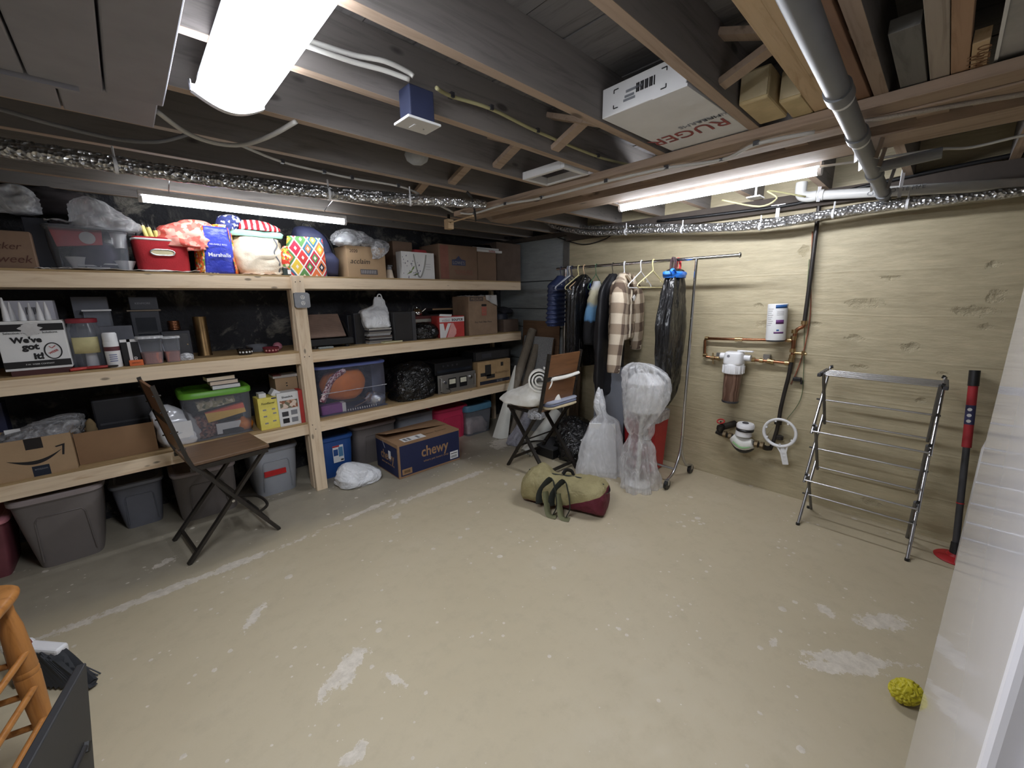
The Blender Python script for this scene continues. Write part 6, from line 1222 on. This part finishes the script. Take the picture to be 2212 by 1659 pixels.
def hanger_parts(t, m, w=.215, drop=.14, r=.0045, tilt=0.0, bar=True):
    """hook over the rail at the origin's height; shoulders across x"""
    MB().tube([(.014, 0, -.012), (.017, 0, .004), (.009, 0, .018), (-.006, 0, .016), (-.014, 0, .0), (-.010, 0, -.03), (0, 0, -.055), (0, 0, -.075)], r, 8, 3).build('hook', m, t, smooth=60)
    P = [(0, 0, -.075), (-w, 0, -.075 - drop * .8), (-w - .008, 0, -.075 - drop * .92), (-w + .006, 0, -.075 - drop), (w - .006, 0, -.075 - drop), (w + .008, 0, -.075 - drop * .92), (w, 0, -.075 - drop * .8), (0, 0, -.075)]
    MB().tube(P if bar else P[:2][::-1] + P[-2:][::-1][:1] + [P[-2]], r * 1.15, 8, 1).build('shoulder', m, t, smooth=60)
    for s in (-.62, .62): MB().cyl((s * w, 0, -.075 - drop * .55), (s * w, 0, -.075 - drop * .66), r * .8, n=8).build('notch', m, t)
def ypx(px, py): return PX(px, py, RX).y
def hang(name, label, cat, px, rot=0.0, group=None): return thing(name, label, cat, (RX, ypx(px, 575), ZR), radians(rot), group)
HW = mat('white_hanger', (226, 226, 226), .35, var=.04); HC = mat('cream_hanger', (226, 214, 160), .4, var=.04); HB = mat('pale_blue_hanger', (150, 158, 178), .4); HN = mat('navy_hanger', (44, 48, 74), .4); HG = mat('green_wire', (60, 100, 72), .4); HT = mat('tan_hanger', (206, 172, 138), .4)
for lb, px, m, ro in (('empty white hanger nearest the black garment bag pair', 1385, HW, 4), ('empty cream hanger beside the empty white one', 1411, HC, -3), ('pale blue hanger near the rack end', 1227, HB, 5), ('white hanger behind the pale blue one', 1231, HW, 2), ('dark hanger among the pale ones at the rack end', 1236, HN, -4), ('cream hanger hooked left of the shiny bag', 1250, HC, 3)):
    t = hang('clothes_hanger', lb, 'hanger', px, ro, 'empty clothes hangers'); hanger_parts(t, m)
def garment(t, rings, m, part='cloth', amp=.012, freq=9, seed=1.0, n=56, sub=7, fold=None): return MB().loft(rings, n, sub, amp, freq, seed, fold=fold).build(part, m, t, smooth=180)
# navy puffer vest
t = hang('puffer_vest', 'navy quilted vest at the far end of the rack', 'vest', 1212, 4); hanger_parts(t, HN, .18)
V = [(-.58, 0, 0, .19, .06, 3)]
for k in range(9): zz = -.56 + .045 * k; V += [(zz, 0, 0, .20 - .002 * k, .055, 3), (zz + .022, 0, 0, .215 - .004 * k, .075, 3)]
V += [(-.15, 0, 0, .17, .05, 3), (-.10, 0, 0, .08, .045, 2), (-.07, 0, 0, .05, .03, 2)]
garment(t, V, mat('navy_quilt', (44, 54, 88), .45, var=.12), amp=.004, sub=3); MB().tube([(0, -.066, -.55), (.005, -.07, -.3), (0, -.05, -.12)], .005, 6, 3).build('zip', BLACK, t)
# black shiny bag over a garment
t = hang('garment_bag', 'shiny black garment cover with vertical creases', 'garment bag', 1262, -3); hanger_parts(t, HT, .2)
garment(t, [(-.98, .02, 0, .17, .04, 2.4), (-.9, .01, 0, .20, .055, 2.4), (-.6, 0, 0, .20, .06, 2.4), (-.3, 0, 0, .205, .055, 2.6), (-.2, 0, 0, .19, .05, 2.6), (-.12, 0, 0, .10, .04), (-.07, 0, 0, .02, .02)], BAGV, amp=.007, freq=8, seed=4, fold=(5, .012, 1.5)); MB().tube([(.02, -.062, -.15), (.035, -.066, -.3), (.03, -.066, -.42)], .016, 8, 4, rz=.4).build('blue_ribbon', mat('bright_blue_ribbon', (46, 84, 200), .4), t, smooth=60)
# tie-dye child coat
t = hang('tie_dye_top', 'blue and cream tie-dye top with a dark hem', 'shirt', 1288, 6); hanger_parts(t, HG, .14, r=.003)
TD = NT('blue_tie_dye'); P = TD.sep(); f = TD.math('ADD', TD.math('MULTIPLY', TD.math('SUBTRACT', TD.noise(9, 4, .6), .5), .10), P[2])
TD.col(TD.ramp(TD.math('MULTIPLY_ADD', f, 1.35, 1.0), [(.0, lin((22, 22, 26))), (.30, lin((26, 26, 30))), (.33, lin((90, 140, 186))), (.50, lin((120, 166, 206))), (.56, lin((196, 190, 160))), (.68, lin((214, 206, 180))), (.80, lin((214, 216, 224)))])); TD.p.inputs['Roughness'].default_value = .8
garment(t, [(-.74, -.02, -.02, .12, .05, 2.6), (-.70, -.02, -.02, .15, .065, 2.6), (-.45, -.02, -.02, .13, .065, 2.6), (-.3, -.01, -.02, .11, .06), (-.2, 0, -.01, .07, .045), (-.14, .02, 0, .03, .03)], TD.m, amp=.012, seed=8)
# dark slip cover
t = hang('garment_bag', 'long matt black garment bag behind the plaid jacket', 'garment bag', 1324, 2); hanger_parts(t, IRON, .18, r=.003)
garment(t, [(-1.22, .05, 0, .20, .03, 3), (-1.15, .03, 0, .24, .05, 3), (-.8, .0, 0, .23, .06, 2.8), (-.4, 0, 0, .22, .06, 2.6), (-.22, 0, 0, .19, .05, 2.6), (-.13, 0, 0, .10, .045), (-.08, 0, 0, .03, .03)], mat('black_nylon', (30, 30, 34), .5, spec=.5), amp=.006, freq=8, seed=6, fold=(4, .012, 1.0))
# plaid jacket: body, two sleeves, collar, pocket, badge
t = hang('plaid_jacket', 'brown and cream plaid shirt jacket on a white hanger', 'jacket', 1349, 10); hanger_parts(t, HW, .2, r=.006)
b = garment(t, [(-.68, .02, 0, .23, .05, 3), (-.64, .02, 0, .235, .06, 3), (-.4, .01, 0, .225, .065, 3), (-.24, 0, 0, .215, .06, 3), (-.17, 0, 0, .18, .055, 2.6), (-.12, 0, 0, .10, .05), (-.08, 0, 0, .06, .045)], PLAID, 'body', .010, 8, 3)
for s, L, xo in ((-1, .78, -.03), (1, .62, .05)):
    M = Matrix.Translation((s * .185, -.03, -.17)) @ Matrix.Rotation(s * radians(-7), 4, 'Y')
    sl = MB().loft([(-L, 0, -.02, .045, .04, 2.4), (-L + .03, 0, -.02, .058, .05, 2.4), (-L * .6, 0, -.025, .072, .055, 2.4), (-L * .2, 0, -.02, .078, .06, 2.4), (0, -s * .03, 0, .05, .05), (.03, -s * .05, 0, .02, .02)], 32, 6, .008, 11, s + 3).build('sleeve', PLAID, t, smooth=180); sl.matrix_local = M
    cf = MB().cyl((0, -.02, -L - .004), (0, -.02, -L + .035), .05, .056, n=20).build('cuff', CREAM, sl, smooth=60)
MB().tube([(-.075, -.05, -.10), (-.04, -.075, -.15), (.01, -.08, -.22)], .028, 8, 4, rz=.35).build('collar', PLAID, t, smooth=60); MB().tube([(.075, -.05, -.10), (.055, -.075, -.15), (.02, -.082, -.22)], .028, 8, 4, rz=.35).build('collar', PLAID, t, smooth=60)
MB().box(.08, .17, -.076, -.070, -.52, -.40).build('pocket', PLAID, t, bevel=.004); MB().box(.005, .03, -.078, -.068, -.66, -.20).build('placket', CREAM, t, bevel=.003)
MB(Matrix.Translation((.06, -.085, -.28)) @ Matrix.Rotation(radians(-35), 4, 'Y')).box(-.06, .06, -.005, .005, -.016, .016).build('tag', mat('brown_tag', (70, 52, 42), .6), t, bevel=.002); MB(Matrix.Translation((.035, -.09, -.298)) @ Matrix.Rotation(radians(-35), 4, 'Y')).box(-.028, .02, -.005, .005, -.017, .017).build('tag', PAPER, t)
# black bag with blue tie, hung by loops
t = hang('garment_bag', 'black plastic bag tied with blue ribbon hanging from cords', 'garment bag', 1460, 3)
garment(t, [(-1.24, .03, 0, .006, .006), (-1.12, .02, 0, .10, .04, 2.2), (-.9, .0, 0, .20, .06, 2.4), (-.55, -.01, 0, .215, .065, 2.6), (-.3, -.01, 0, .17, .06, 2.6), (-.16, -.01, 0, .125, .05), (-.12, -.01, 0, .115, .045), (-.085, -.01, 0, .10, .05), (-.07, -.01, 0, .05, .03)], BAGV, 'skin', .007, 9, 9, fold=(5, .010, 1.5))
MB().loft([(-.145, -.01, 0, .135, .060), (-.13, -.01, 0, .14, .066), (-.108, -.01, 0, .145, .07), (-.095, -.01, 0, .13, .062)], 40, 4, .012, 22, 3).build('ribbon', mat('bright_blue_plastic', (44, 120, 220), .35), t, smooth=60); MB().tube([(-.14, -.03, -.12), (-.19, -.04, -.10), (-.17, -.05, -.08), (-.12, -.05, -.105)], .012, 8, 4, rz=.4).build('ribbon_tail', mat('bright_blue_plastic', (44, 120, 220), .35), t, smooth=60)
for dx, m in ((-.07, mat('dark_cord', (60, 40, 44), .6)), (-.035, mat('dark_cord', (60, 40, 44), .6)), (.035, mat('red_cord', (222, 70, 72), .5)), (.06, mat('red_cord', (222, 70, 72), .5))):
    MB().tube([(dx, -.015, -.10), (dx, -.014, -.02), (dx, 0, .016), (dx, .014, -.02), (dx, .015, -.10)], .006, 8, 4).build('cord', m, t, smooth=60)
# ------------------------------------------------------------------ wrapped goods in front of the rack
t = thing('wrapped_lamp', 'tall pinched bundle in clear film before the rack', 'bundle', (2.975, 1.63, 0)); 
MB().loft([(0, .02, -.06, .16, .12), (.02, .02, -.05, .17, .13), (.18, .03, -.02, .15, .12), (.36, .04, 0, .115, .09), (.44, .03, .02, .062, .055), (.50, .02, .02, .075, .07), (.66, .06, 0, .15, .13), (.80, .09, -.01, .19, .17), (.93, .10, 0, .185, .17), (1.02, .06, .03, .13, .12), (1.06, .04, .05, .04, .04)], 80, 8, .010, 8, 5, fold=(6, .022, 3.5)).build('film', WRAP, t, smooth=180)
MB().loft([(.42, .05, -.06, .03, .03), (.48, .07, -.09, .03, .02), (.56, .06, -.08, .05, .03)], 20, 4, .01, 20).build('film_tail', WRAP, t, smooth=180)
MB().lathe([(.05, .62), (.14, .66), (.15, .90), (.10, .96)], 24, (.09, 0, 0)).build('lamp_shade', PAPER, t, smooth=40); MB().cyl((.04, 0, .02), (.07, 0, .66), .02, n=12).build('stem', mat('pale_stem', (214, 212, 206), .5), t, smooth=50); MB().lathe([(.10, 0.003), (.10, .015), (.03, .03)], 24, (.03, -.02, 0)).build('foot', mat('pale_stem', (214, 212, 206), .5), t, smooth=40)
t = thing('wrapped_board', 'broad bundle in white film leaning left of the pinched one', 'bundle', (2.94, 1.97, 0), radians(-50))
MB().loft([(0, 0, 0, .20, .05, 4), (.02, 0, 0, .215, .065, 4), (.25, .01, .03, .19, .06, 4), (.42, .03, .06, .14, .055, 3), (.50, .04, .08, .10, .045, 3), (.56, .02, .09, .035, .03), (.66, -.01, .10, .045, .03), (.78, .0, .11, .012, .012)], 80, 8, .007, 7, 11, fold=(5, .014, 2.0)).build('film', WRAPW, t, smooth=180)
MB().prism([(-.16, .01), (.16, .01), (.13, .48), (-.10, .48)], .02, .05).build('board', PAPER, t)
MB().loft([(.52, .01, .09, .03, .02), (.62, -.01, .09, .05, .025), (.72, -.02, .10, .03, .02), (.80, -.02, .10, .006, .006)], 24, 5, .008, 14).build('film_twist', BAGW, t, smooth=180)
t = thing('waste_bin', 'red waste bin with a clear liner folded over its rim', 'bin', (3.40, 1.78, 0))
MB().taper(-.14, .14, -.16, .16, 0, .56, .02, .02).build('body', RED, t, bevel=.02); MB().loft([(.49, 0, 0, .148, .168, 6), (.56, 0, 0, .15, .17, 6), (.575, 0, 0, .145, .165, 6), (.56, 0, 0, .13, .15, 6)], 40, 2, .006, 14).build('liner', MILKY, t, smooth=60)
MB().box(-.143, -.139, -.10, -.03, .28, .42).build('label', PAPER, t)
t = thing('grey_tote_lid', 'grey tote standing on end behind the wrapped bundles', 'storage tote', (3.42, 2.12, 0)); MB().taper(-.13, .17, -.16, .16, 0, .92, .01, .01).build('body', ST, t, bevel=.03); MB().box(-.14, -.13, -.17, .17, .02, .94).build('rim', SLID, t, bevel=.01)
# ------------------------------------------------------------------ drying rack
DX0, DX1, DYa, DYb, TH = 3.24, 3.57, .50, -.06, .355
t = thing('drying_rack', 'folding steel drying rack standing against the tan wall', 'drying rack', (DX0, DYb, 0)); W = DYa - DYb; D = DX1 - DX0
for yy in (0, W):
    for k in range(3):
        z0, z1 = TH * k, TH * (k + 1); ex = .03
        dz = z1 - z0
        MB().cyl((-.0, yy, z0 if k == 0 else z0 - ex), (D + ex * D / dz * 0, yy, z1 + ex), .0095, n=14).build('leg', STEEL, t, smooth=50)
        yo = .016 if yy == 0 else -.016
        MB().cyl((D, yy + yo, z0 if k == 0 else z0 - ex), (0, yy + yo, z1 + ex), .0095, n=14).build('leg', mat('grey_steel', (120, 120, 122), .4, .8), t, smooth=50)
        MB().cyl((D / 2, yy - .012, (z0 + z1) / 2), (D / 2, yy + .026, (z0 + z1) / 2), .006, n=8).build('pivot', BLACK, t)
        for x in (0, D): MB().cyl((x, yy, z1 + ex), (x, yy + yo * .9, z1 + ex + .004), .0105, n=10).build('end_cap', BLACK, t)
    for x in (0, D): MB().cyl((x, yy, 0), (x, yy, .014), .0125, n=12).build('foot', BLACK, t, smooth=40)
for k in range(1, 3):
    for x in (0, D): MB().cyl((x, 0, TH * k - .012), (x, W, TH * k - .012), .006, n=10).build('rod', STEEL, t, smooth=50)
for k in range(3): MB().cyl((D * .5, 0, TH * k + TH * .5), (D * .5, W, TH * k + TH * .5), .006, n=10).build('rod', STEEL, t, smooth=50)
zt = TH * 3 + .006
for k in range(5): MB().cyl((.02 + .055 * k, 0, zt + .012), (.02 + .055 * k, W, zt + .012), .005, n=10).build('top_rod', STEEL, t, smooth=50)
for yy in (-.005, W + .005): MB().box(-.01, .27, yy - .011, yy + .011, zt, zt + .022).build('top_bracket', DGREY, t, bevel=.004)
# ------------------------------------------------------------------ long handled tool, tank, refrigerator, ball
p = PZ(2061, 1207); q = PX(2106, 800, 3.62); t = thing('pole_tool', 'long black and red pole with a red disc foot', 'pole', (p.x, p.y, 0)); d = q - p; d.z = q.z
def on(a): return tuple(d * a)
MB().lathe([(.088, .0), (.092, .006), (.08, .016), (.04, .026), (.03, .04)], 32).build('disc_foot', RED, t, smooth=40)
MB().cyl((0, 0, .03), on(.09), .028, .021, n=16).build('socket', BLACK, t, smooth=40); MB().cyl(on(.08), on(.62), .016, n=16).build('pole', DGREY, t, smooth=50); MB().cyl(on(.60), on(.93), .021, n=16).build('grip', mat('red_grip', (158, 36, 44), .6), t, smooth=50); MB().cyl(on(.72), on(.82), .0215, n=16).build('grip_label', mat('navy_label', (50, 52, 92), .6), t, smooth=50); MB().cyl(on(.92), on(1.0), .024, n=16).build('end_cap', BLACK, t, smooth=50); MB().cyl(on(.30), on(.305), .018, n=16).build('ring', RED, t)
for k in range(3): MB().cyl((d * (.74 + .03 * k)) + Vector((-.0216, .004, 0)), (d * (.74 + .03 * k)) + Vector((-.023, .004, 0)), .010, n=12).build('print', PAPER, t)
zt = PX(2147, 905, 3.35).z; yl = PX(2123, 1015, 3.35).y
t = thing('white_tank', 'white plastic tank half hidden behind the refrigerator', 'tank', (3.38, yl - .148, 0)); MB().lathe([(.15, 0), (.165, .02), (.17, zt * .8), (.15, zt * .92), (.10, zt), (.05, zt + .02)], 28).build('tank', WHITE, t, smooth=40); MB().lathe([(.06, zt + .01), (.06, zt + .08), (.04, zt + .09)], 20).build('cap', mat('grey_cap', (170, 170, 172), .4), t, smooth=40)
t = thing('refrigerator', 'glossy white refrigerator side at the right picture edge', 'refrigerator', (.72, -.1165, 0)); FR = mat('glossy_white_enamel', (240, 239, 246), .10, var=.02, spec=.7, coat=.6)
MB().box(0, .80, -.70, 0, .05, 1.72).build('cabinet', FR, t, bevel=.012, bseg=3); MB().box(-.010, .004, -.668, -.032, .07, 1.20).build('door', mat('door_white_enamel', (204, 204, 210), .2, var=.02), t, bevel=.006); MB().box(-.010, .004, -.668, -.032, 1.21, 1.70).build('door', mat('door_white_enamel', (204, 204, 210), .2, var=.02), t, bevel=.006); MB().box(.06, .79, -.68, -.02, 0, .05).build('plinth', DGREY, t)
MB().tube([(-.010, -.62, .7), (-.045, -.62, .72), (-.045, -.62, 1.10), (-.010, -.62, 1.12)], .010, 8, 2).build('handle', WHITE, t, smooth=60)
t = thing('chew_ball', 'yellow egg-shaped ball with brain-like ridges on the floor', 'ball', (2.03, -.112, .047), radians(-35))
def bfn(u, v):
    th, ph = 2 * pi * u, pi * v; p = Vector((.060 * sin(ph) * cos(th), .045 * sin(ph) * sin(th), -.045 * cos(ph)))
    k = p * 62; g = abs(noise.noise(k + Vector((.9 * noise.noise(k * .7), .9 * noise.noise(k * .7 + Vector((5, 0, 0))), 0)))); return p * (1 + .16 * min(1, g * 3.2) - .13)
YB_ = NT('yellow_rubber'); YB_.col(YB_.ramp(YB_.noise(20, 3, .6), [(.3, lin((178, 166, 30))), (.7, lin((204, 192, 48)))])); YB_.p.inputs['Roughness'].default_value = .5
MB().grid(bfn, 110, 60).build('ball', YB_.m, t, smooth=180); MB().cyl((.050, 0, .0), (.056, 0, 0), .006, n=12).build('hole', INK, t)
# ------------------------------------------------------------------ plumbing on the tan wall
XP = 3.635
def W_(px, py, x=XP): return PX(px, py, x)
DPIPE = mat('dark_painted_pipe', (52, 48, 46), .4, .4)
top = W_(1772, 405); t = thing('water_pipe', 'dark riser pipe with copper joints feeding the filter', 'pipe', (top.x, top.y, 0)); o = Vector((top.x, top.y, 0))
def L_(px, py): return W_(px, py) - o
MB().tube([(0, 0, 2.31), L_(1770, 440), L_(1752, 590), L_(1738, 695)], .014, 12).build('riser', DPIPE, t, smooth=60)
MB().tube([L_(1738, 695), L_(1735, 705), L_(1722, 712), L_(1717, 722), L_(1714, 740), L_(1712, 775)], .013, 12, 4).build('offset', COPPER, t, smooth=60)
for a in ((1737, 697), (1716, 716), (1714, 730), (1712, 757), (1711, 770), (1709, 778)): q = L_(*a); MB().cyl(q + Vector((0, 0, -.014)), q + Vector((0, 0, .014)), .019, n=12).build('joint', BRASS, t, smooth=40)
MB().tube([L_(1710, 780), L_(1703, 815), L_(1694, 850), L_(1686, 885), L_(1683, 905), L_(1678, 930), L_(1670, 955), L_(1664, 970)], .014, 12, 3).build('drop', DPIPE, t, smooth=60)
for a in ((1681, 912), (1684, 945)): q = L_(*a); MB().lathe([(.012, -.02), (.026, -.016), (.026, .012), (.012, .02)], 14, q).build('valve', IRON, t, smooth=40); MB().cyl(q, q + Vector((-.05, 0, 0)), .005, n=8).build('valve_stem', IRON, t)
q = L_(1712, 762); MB().cyl(q, q + Vector((-.01, -.09, .0)), .010, n=10).build('side_valve', BRASS, t, smooth=40); MB().cyl(q + Vector((-.01, -.07, -.012)), q + Vector((-.01, -.07, .02)), .012, n=10).build('side_knob', BRASS, t)
loop = [L_(1712, 735), L_(1650, 734), L_(1592, 733), L_(1527, 731), L_(1523, 735), L_(1522, 764), L_(1526, 771), L_(1552, 774)]
t2 = thing('copper_loop', 'copper pipe loop around the water filter', 'pipe', tuple(W_(1523, 768))); o2 = Vector(t2.location); MB().tube([v + o - o2 for v in loop], .0115, 12).build('pipe', COPPER, t2, smooth=60)
for a in ((1527, 731), (1523, 767), (1592, 733), (1600, 733), (1540, 773), (1550, 774), (1705, 735)): q = W_(*a) - o2; MB().cyl(q + Vector((0, -.014, 0)), q + Vector((0, .014, 0)), .017, n=12).build('joint', BRASS, t2, smooth=40)
MB().cyl(W_(1540, 762) - o2, W_(1540, 786) - o2, .006, n=8).build('clamp', BRASS, t2)
ou = [W_(1620, 777) - o2, W_(1655, 780) - o2, W_(1680, 782) - o2, W_(1706, 785) - o2]; MB().tube(ou, .0115, 12).build('pipe', COPPER, t2, smooth=60)
for a in ((1627, 777), (1645, 779), (1662, 780), (1668, 781), (1700, 784)): q = W_(*a) - o2; MB().cyl(q + Vector((0, -.013, 0)), q + Vector((0, .013, 0)), .018, n=12).build('joint', BRASS, t2, smooth=40)
q = W_(1655, 772) - o2; MB().box(q.x + .0, XP + .04 - o2.x, q.y - .022, q.y + .022, q.z - .018, q.z + .022).build('bracket', STEEL, t2); q = W_(1553, 768) - o2; MB().box(q.x, XP + .04 - o2.x, q.y - .022, q.y + .022, q.z - .018, q.z + .022).build('bracket', STEEL, t2)
# filter housing
c = W_(1586, 780, 3.58); R_ = .078; t = thing('water_filter', 'white whole-house water filter with a brown clear bowl', 'water filter', (c.x, c.y, 0)); zt, zm, zc, zb = W_(1588, 760, 3.58).z, W_(1588, 786, 3.58).z, W_(1587, 806, 3.58).z, W_(1580, 868, 3.58).z
MB().loft([(zm, 0, 0, .072, .072, 3), (zm + .02, 0, 0, .072, .072, 4), (zt - .015, 0, 0, .068, .066, 4.5), (zt, 0, 0, .060, .058, 4.5)], 40, 4).build('head', WHITE, t, smooth=50)
MB().lathe([(R_ * .98, zc), (R_, zc + .004), (R_, zm - .006), (R_ * .97, zm), (R_ * .9, zm + .008)], 32).build('collar', WHITE, t, smooth=40)
BOWL = m_stripe('rusty_bowl', (96, 70, 58), (126, 98, 84), 0, 60, .5, 2.0, .2)
MB().lathe([(R_ * .76, zb), (R_ * .80, zb + .006), (R_ * .86, zc)], 30).build('bowl', BOWL, t, smooth=40); MB().lathe([(R_ * .78, zb - .004), (R_ * .82, zb), (R_ * .82, zb + .014)], 30).build('bowl_foot', DGREY, t, smooth=40)
for s in (-1, 1): MB().cyl((.02, s * .06, zm + .055), (.02, s * .115, zm + .055), .027, n=18).build('port', WHITE, t, smooth=40)
MB().box(-.018, .012, -.135, -.035, zt + .006, zt + .018).build('lever', WHITE, t, bevel=.006); MB().cyl((0, -.03, zt - .01), (0, -.03, zt + .016), .014, n=14).build('lever_hub', WHITE, t)
for k in range(14): a = 2 * pi * k / 14; MB().box(R_ * cos(a) - .003, R_ * cos(a) + .003, R_ * sin(a) - .004, R_ * sin(a) + .004, zc + .004, zm - .01).build('collar_rib', WHITE, t)
MB().cyl((-.0685, .025, zt - .03), (-.0715, .025, zt - .03), .011, n=18).build('emblem', GREY, t)
# spare cartridge can on the pipe
c0, c1 = W_(1675, 735, 3.58), W_(1681, 656, 3.58); t = thing('filter_cartridge', 'white spare filter cartridge perched on the copper pipe', 'cartridge', (c0.x, c0.y, c0.z - .0)); dz = c1.z - c0.z; M = Matrix.Rotation(atan2(-(c1.y - c0.y), dz), 4, 'X')
MB(M).lathe([(.064, .004), (.066, .010), (.066, dz - .004), (.060, dz)], 30).build('wrapper', PAPER, t, smooth=40); MB(M).lathe([(.058, -.008), (.062, -.004), (.062, .006), (.05, .01)], 30).build('base', DGREY, t, smooth=40)
def patch(a0, a1, z0, z1, m, nm='print'): MB(M).grid(lambda u, v: (-.0668 * cos(a0 + (a1 - a0) * u), -.0668 * sin(a0 + (a1 - a0) * u), z0 + (z1 - z0) * v), 10, 1, .0006).build(nm, m, t, smooth=180)
BLP = mat('blue_band_print', (40, 84, 140), .5); PUR = mat('purple_print', (96, 50, 104), .5)
patch(.05, 1.3, dz * .88, dz * .97, BLP); patch(.15, .95, dz * .46, dz * .57, PUR); patch(.0, 1.0, dz * .20, dz * .245, PUR); patch(.25, .5, dz * .27, dz * .31, BLP)
for k in range(9): patch(-.85, -.15 - .1 * (k % 3), dz * (.86 - .055 * k), dz * (.872 - .055 * k), mat('grey_print', (150, 146, 146), .7))
for k in range(3): patch(.2, .9, dz * (.78 - .04 * k), dz * (.79 - .04 * k), mat('grey_print', (150, 146, 146), .7))
# water meter
m0 = W_(1607, 945, 3.56); t = thing('water_meter', 'white water meter with a round lidded register', 'water meter', tuple(m0)); o = Vector(m0); 
def K_(px, py, x=3.56): return PX(px, py, x) - o
MB().lathe([(.05, -.01), (.062, .0), (.058, .045), (.05, .05)], 28, K_(1606, 940)).build('neck', WHITE, t, smooth=40); MB().lathe([(.064, 0), (.066, .012), (.06, .02)], 28, K_(1609, 930)).build('seal_band', BLACK, t, smooth=40); MB().lathe([(.06, 0), (.066, .006), (.066, .03), (.058, .042)], 28, K_(1610, 925)).build('register', WHITE, t, smooth=40)
q = K_(1610, 918); MB().lathe([(.024, .01), (.024, .02), (.018, .024)], 16, q).build('lid', DGREY, t, smooth=40)
a, b = K_(1583, 942), K_(1627, 958); MB().tube([a, a.lerp(b, .5) + Vector((0, 0, -.035)), b], lambda s: .036 + .022 * sin(pi * s), 16, 6).build('body', mat('pale_meter', (206, 206, 200), .5), t, smooth=60); MB().tube([a + Vector((0, 0, -.03)), a.lerp(b, .5) + Vector((0, 0, -.072)), b + Vector((0, 0, -.03))], lambda s: .022 + .020 * sin(pi * s), 14, 6).build('base', BLACK, t, smooth=60)
MB().tube([a + Vector((-.052, -.02, -.03)), a.lerp(b, .55) + Vector((-.062, 0, -.048)), b + Vector((-.04, .01, -.02))], .008, 6, 5, rz=.3).build('green_stripe', mat('green_stripe', (110, 150, 96), .5), t, smooth=60)
MB().tube([K_(1548, 932, 3.60), K_(1562, 938, 3.59), K_(1584, 944)], .021, 12, 3).build('inlet', IRON, t, smooth=60); MB().tube([K_(1626, 957), K_(1642, 962, 3.58), K_(1655, 968, 3.61), K_(1665, 968, XP)], .020, 12, 3).build('outlet', IRON, t, smooth=60)
for a_ in ((1566, 938), (1578, 942), (1634, 959), (1646, 962)): q = K_(*a_); MB().cyl(q + Vector((0, -.012, 0)), q + Vector((0, .012, 0)), .030, n=8).build('nut', mat('old_bronze', (120, 104, 80), .4, .8), t, smooth=30)
MB().cyl(K_(1588, 915, 3.68), K_(1562, 922, 3.58), .028, n=14).build('stub', IRON, t, smooth=50); q = K_(1556, 925, 3.58); MB().lathe([(.02, -.03), (.03, -.01), (.028, .02), (.015, .03)], 14, q).build('gate_valve', IRON, t, smooth=40)
q = K_(1557, 910, 3.57); MB().tube([q + Vector((.0, .028 * cos(x), .028 * sin(x) * .4)) + Vector((.028 * sin(x), 0, 0)) for x in [2 * pi * i / 16 for i in range(16)]], .005, 6, closed=True).build('red_wheel', RED, t, smooth=60); MB().cyl(q, q + Vector((0, 0, -.05)), .006, n=8).build('wheel_stem', IRON, t)
# filter wrench
wc = W_(1684, 935, 3.60); t = thing('filter_wrench', 'white ring-shaped filter wrench hung on the pipe valve', 'wrench', tuple(wc)); rr = (W_(1684, 906, 3.60).z - W_(1684, 964, 3.60).z) / 2
MB().tube([(0, rr * cos(x), rr * sin(x)) for x in [2 * pi * i / 40 for i in range(40)]], .010, 8, closed=True, rz=1.3).build('ring', WHITE, t, smooth=60)
for x in (.3, 1.2, 2.1, 3.6, 4.6, 5.7): MB().box(-.008, .008, (rr - .012) * cos(x) - .006, (rr - .012) * cos(x) + .006, (rr - .012) * sin(x) - .006, (rr - .012) * sin(x) + .006).build('tooth', WHITE, t)
e = W_(1697, 1003, 3.60) - wc; s = e.normalized() * rr; side = Vector((0, -e.z, e.y)).normalized()
for k in (-1, 1): MB().beam(s * .98 + side * k * .035, s * 1.45 + side * k * .016, .012, .010, (1, 0, 0)).build('handle_rail', WHITE, t); MB().beam(s * 1.45 + side * k * .016, e + side * k * .014, .012, .010, (1, 0, 0)).build('handle_rail', WHITE, t)
MB().beam(s * 1.0, e, .004, .03, side).build('handle_web', WHITE, t)
for f in (.35, .55, .75, .97): q = s.lerp(e, f); MB().beam(q - side * .017, q + side * .017, .012, .008, (1, 0, 0)).build('handle_bar', WHITE, t)
# wires by the riser
cable('rust coloured wire bowing beside the riser pipe', [W_(1755, 500, 3.665), W_(1752, 600, 3.665), W_(1750, 680, 3.665), W_(1738, 750, 3.665), W_(1722, 800, 3.665), W_(1708, 830, 3.665)], .004, mat('rust_wire', (140, 84, 60), .6))
cable('thin green wire hanging beside the riser pipe', [W_(1748, 560, 3.668), W_(1738, 700, 3.668), W_(1736, 790, 3.668), W_(1730, 860, 3.668), W_(1700, 905, 3.668)], .0025, mat('green_wire2', (96, 110, 80), .6))
cable('thin wire from the meter to the ring wrench', [W_(1612, 935, 3.60), W_(1635, 950, 3.62), W_(1652, 945, 3.64), W_(1676, 915, 3.655)], .0025, mat('tan_wire', (170, 156, 120), .6))
p = W_(1724, 820, 3.665); t = thing('wall_clip', 'small black clip fixed on the tan wall', 'clip', tuple(p)); MB().box(-.03, .014, -.022, .03, -.01, .018).build('body', BLACK, t, bevel=.004); MB().box(-.02, .01, -.03, -.02, -.03, 0).build('jaw', BLACK, t)
p = PX(1680, 460, 3.6); t = thing('pipe_hanger', 'white strap holding the foil pipes to the wall top', 'hanger', tuple(p)); MB().box(-.006, .006, -.012, .012, -.10, .05).build('strap', WHITE, t); MB().box(-.006, .006, -.045, .045, .045, .058).build('cross_bar', STEEL, t); MB().cyl((-.01, 0, .05), (.07, 0, .05), .005, n=8).build('bolt', STEEL, t)
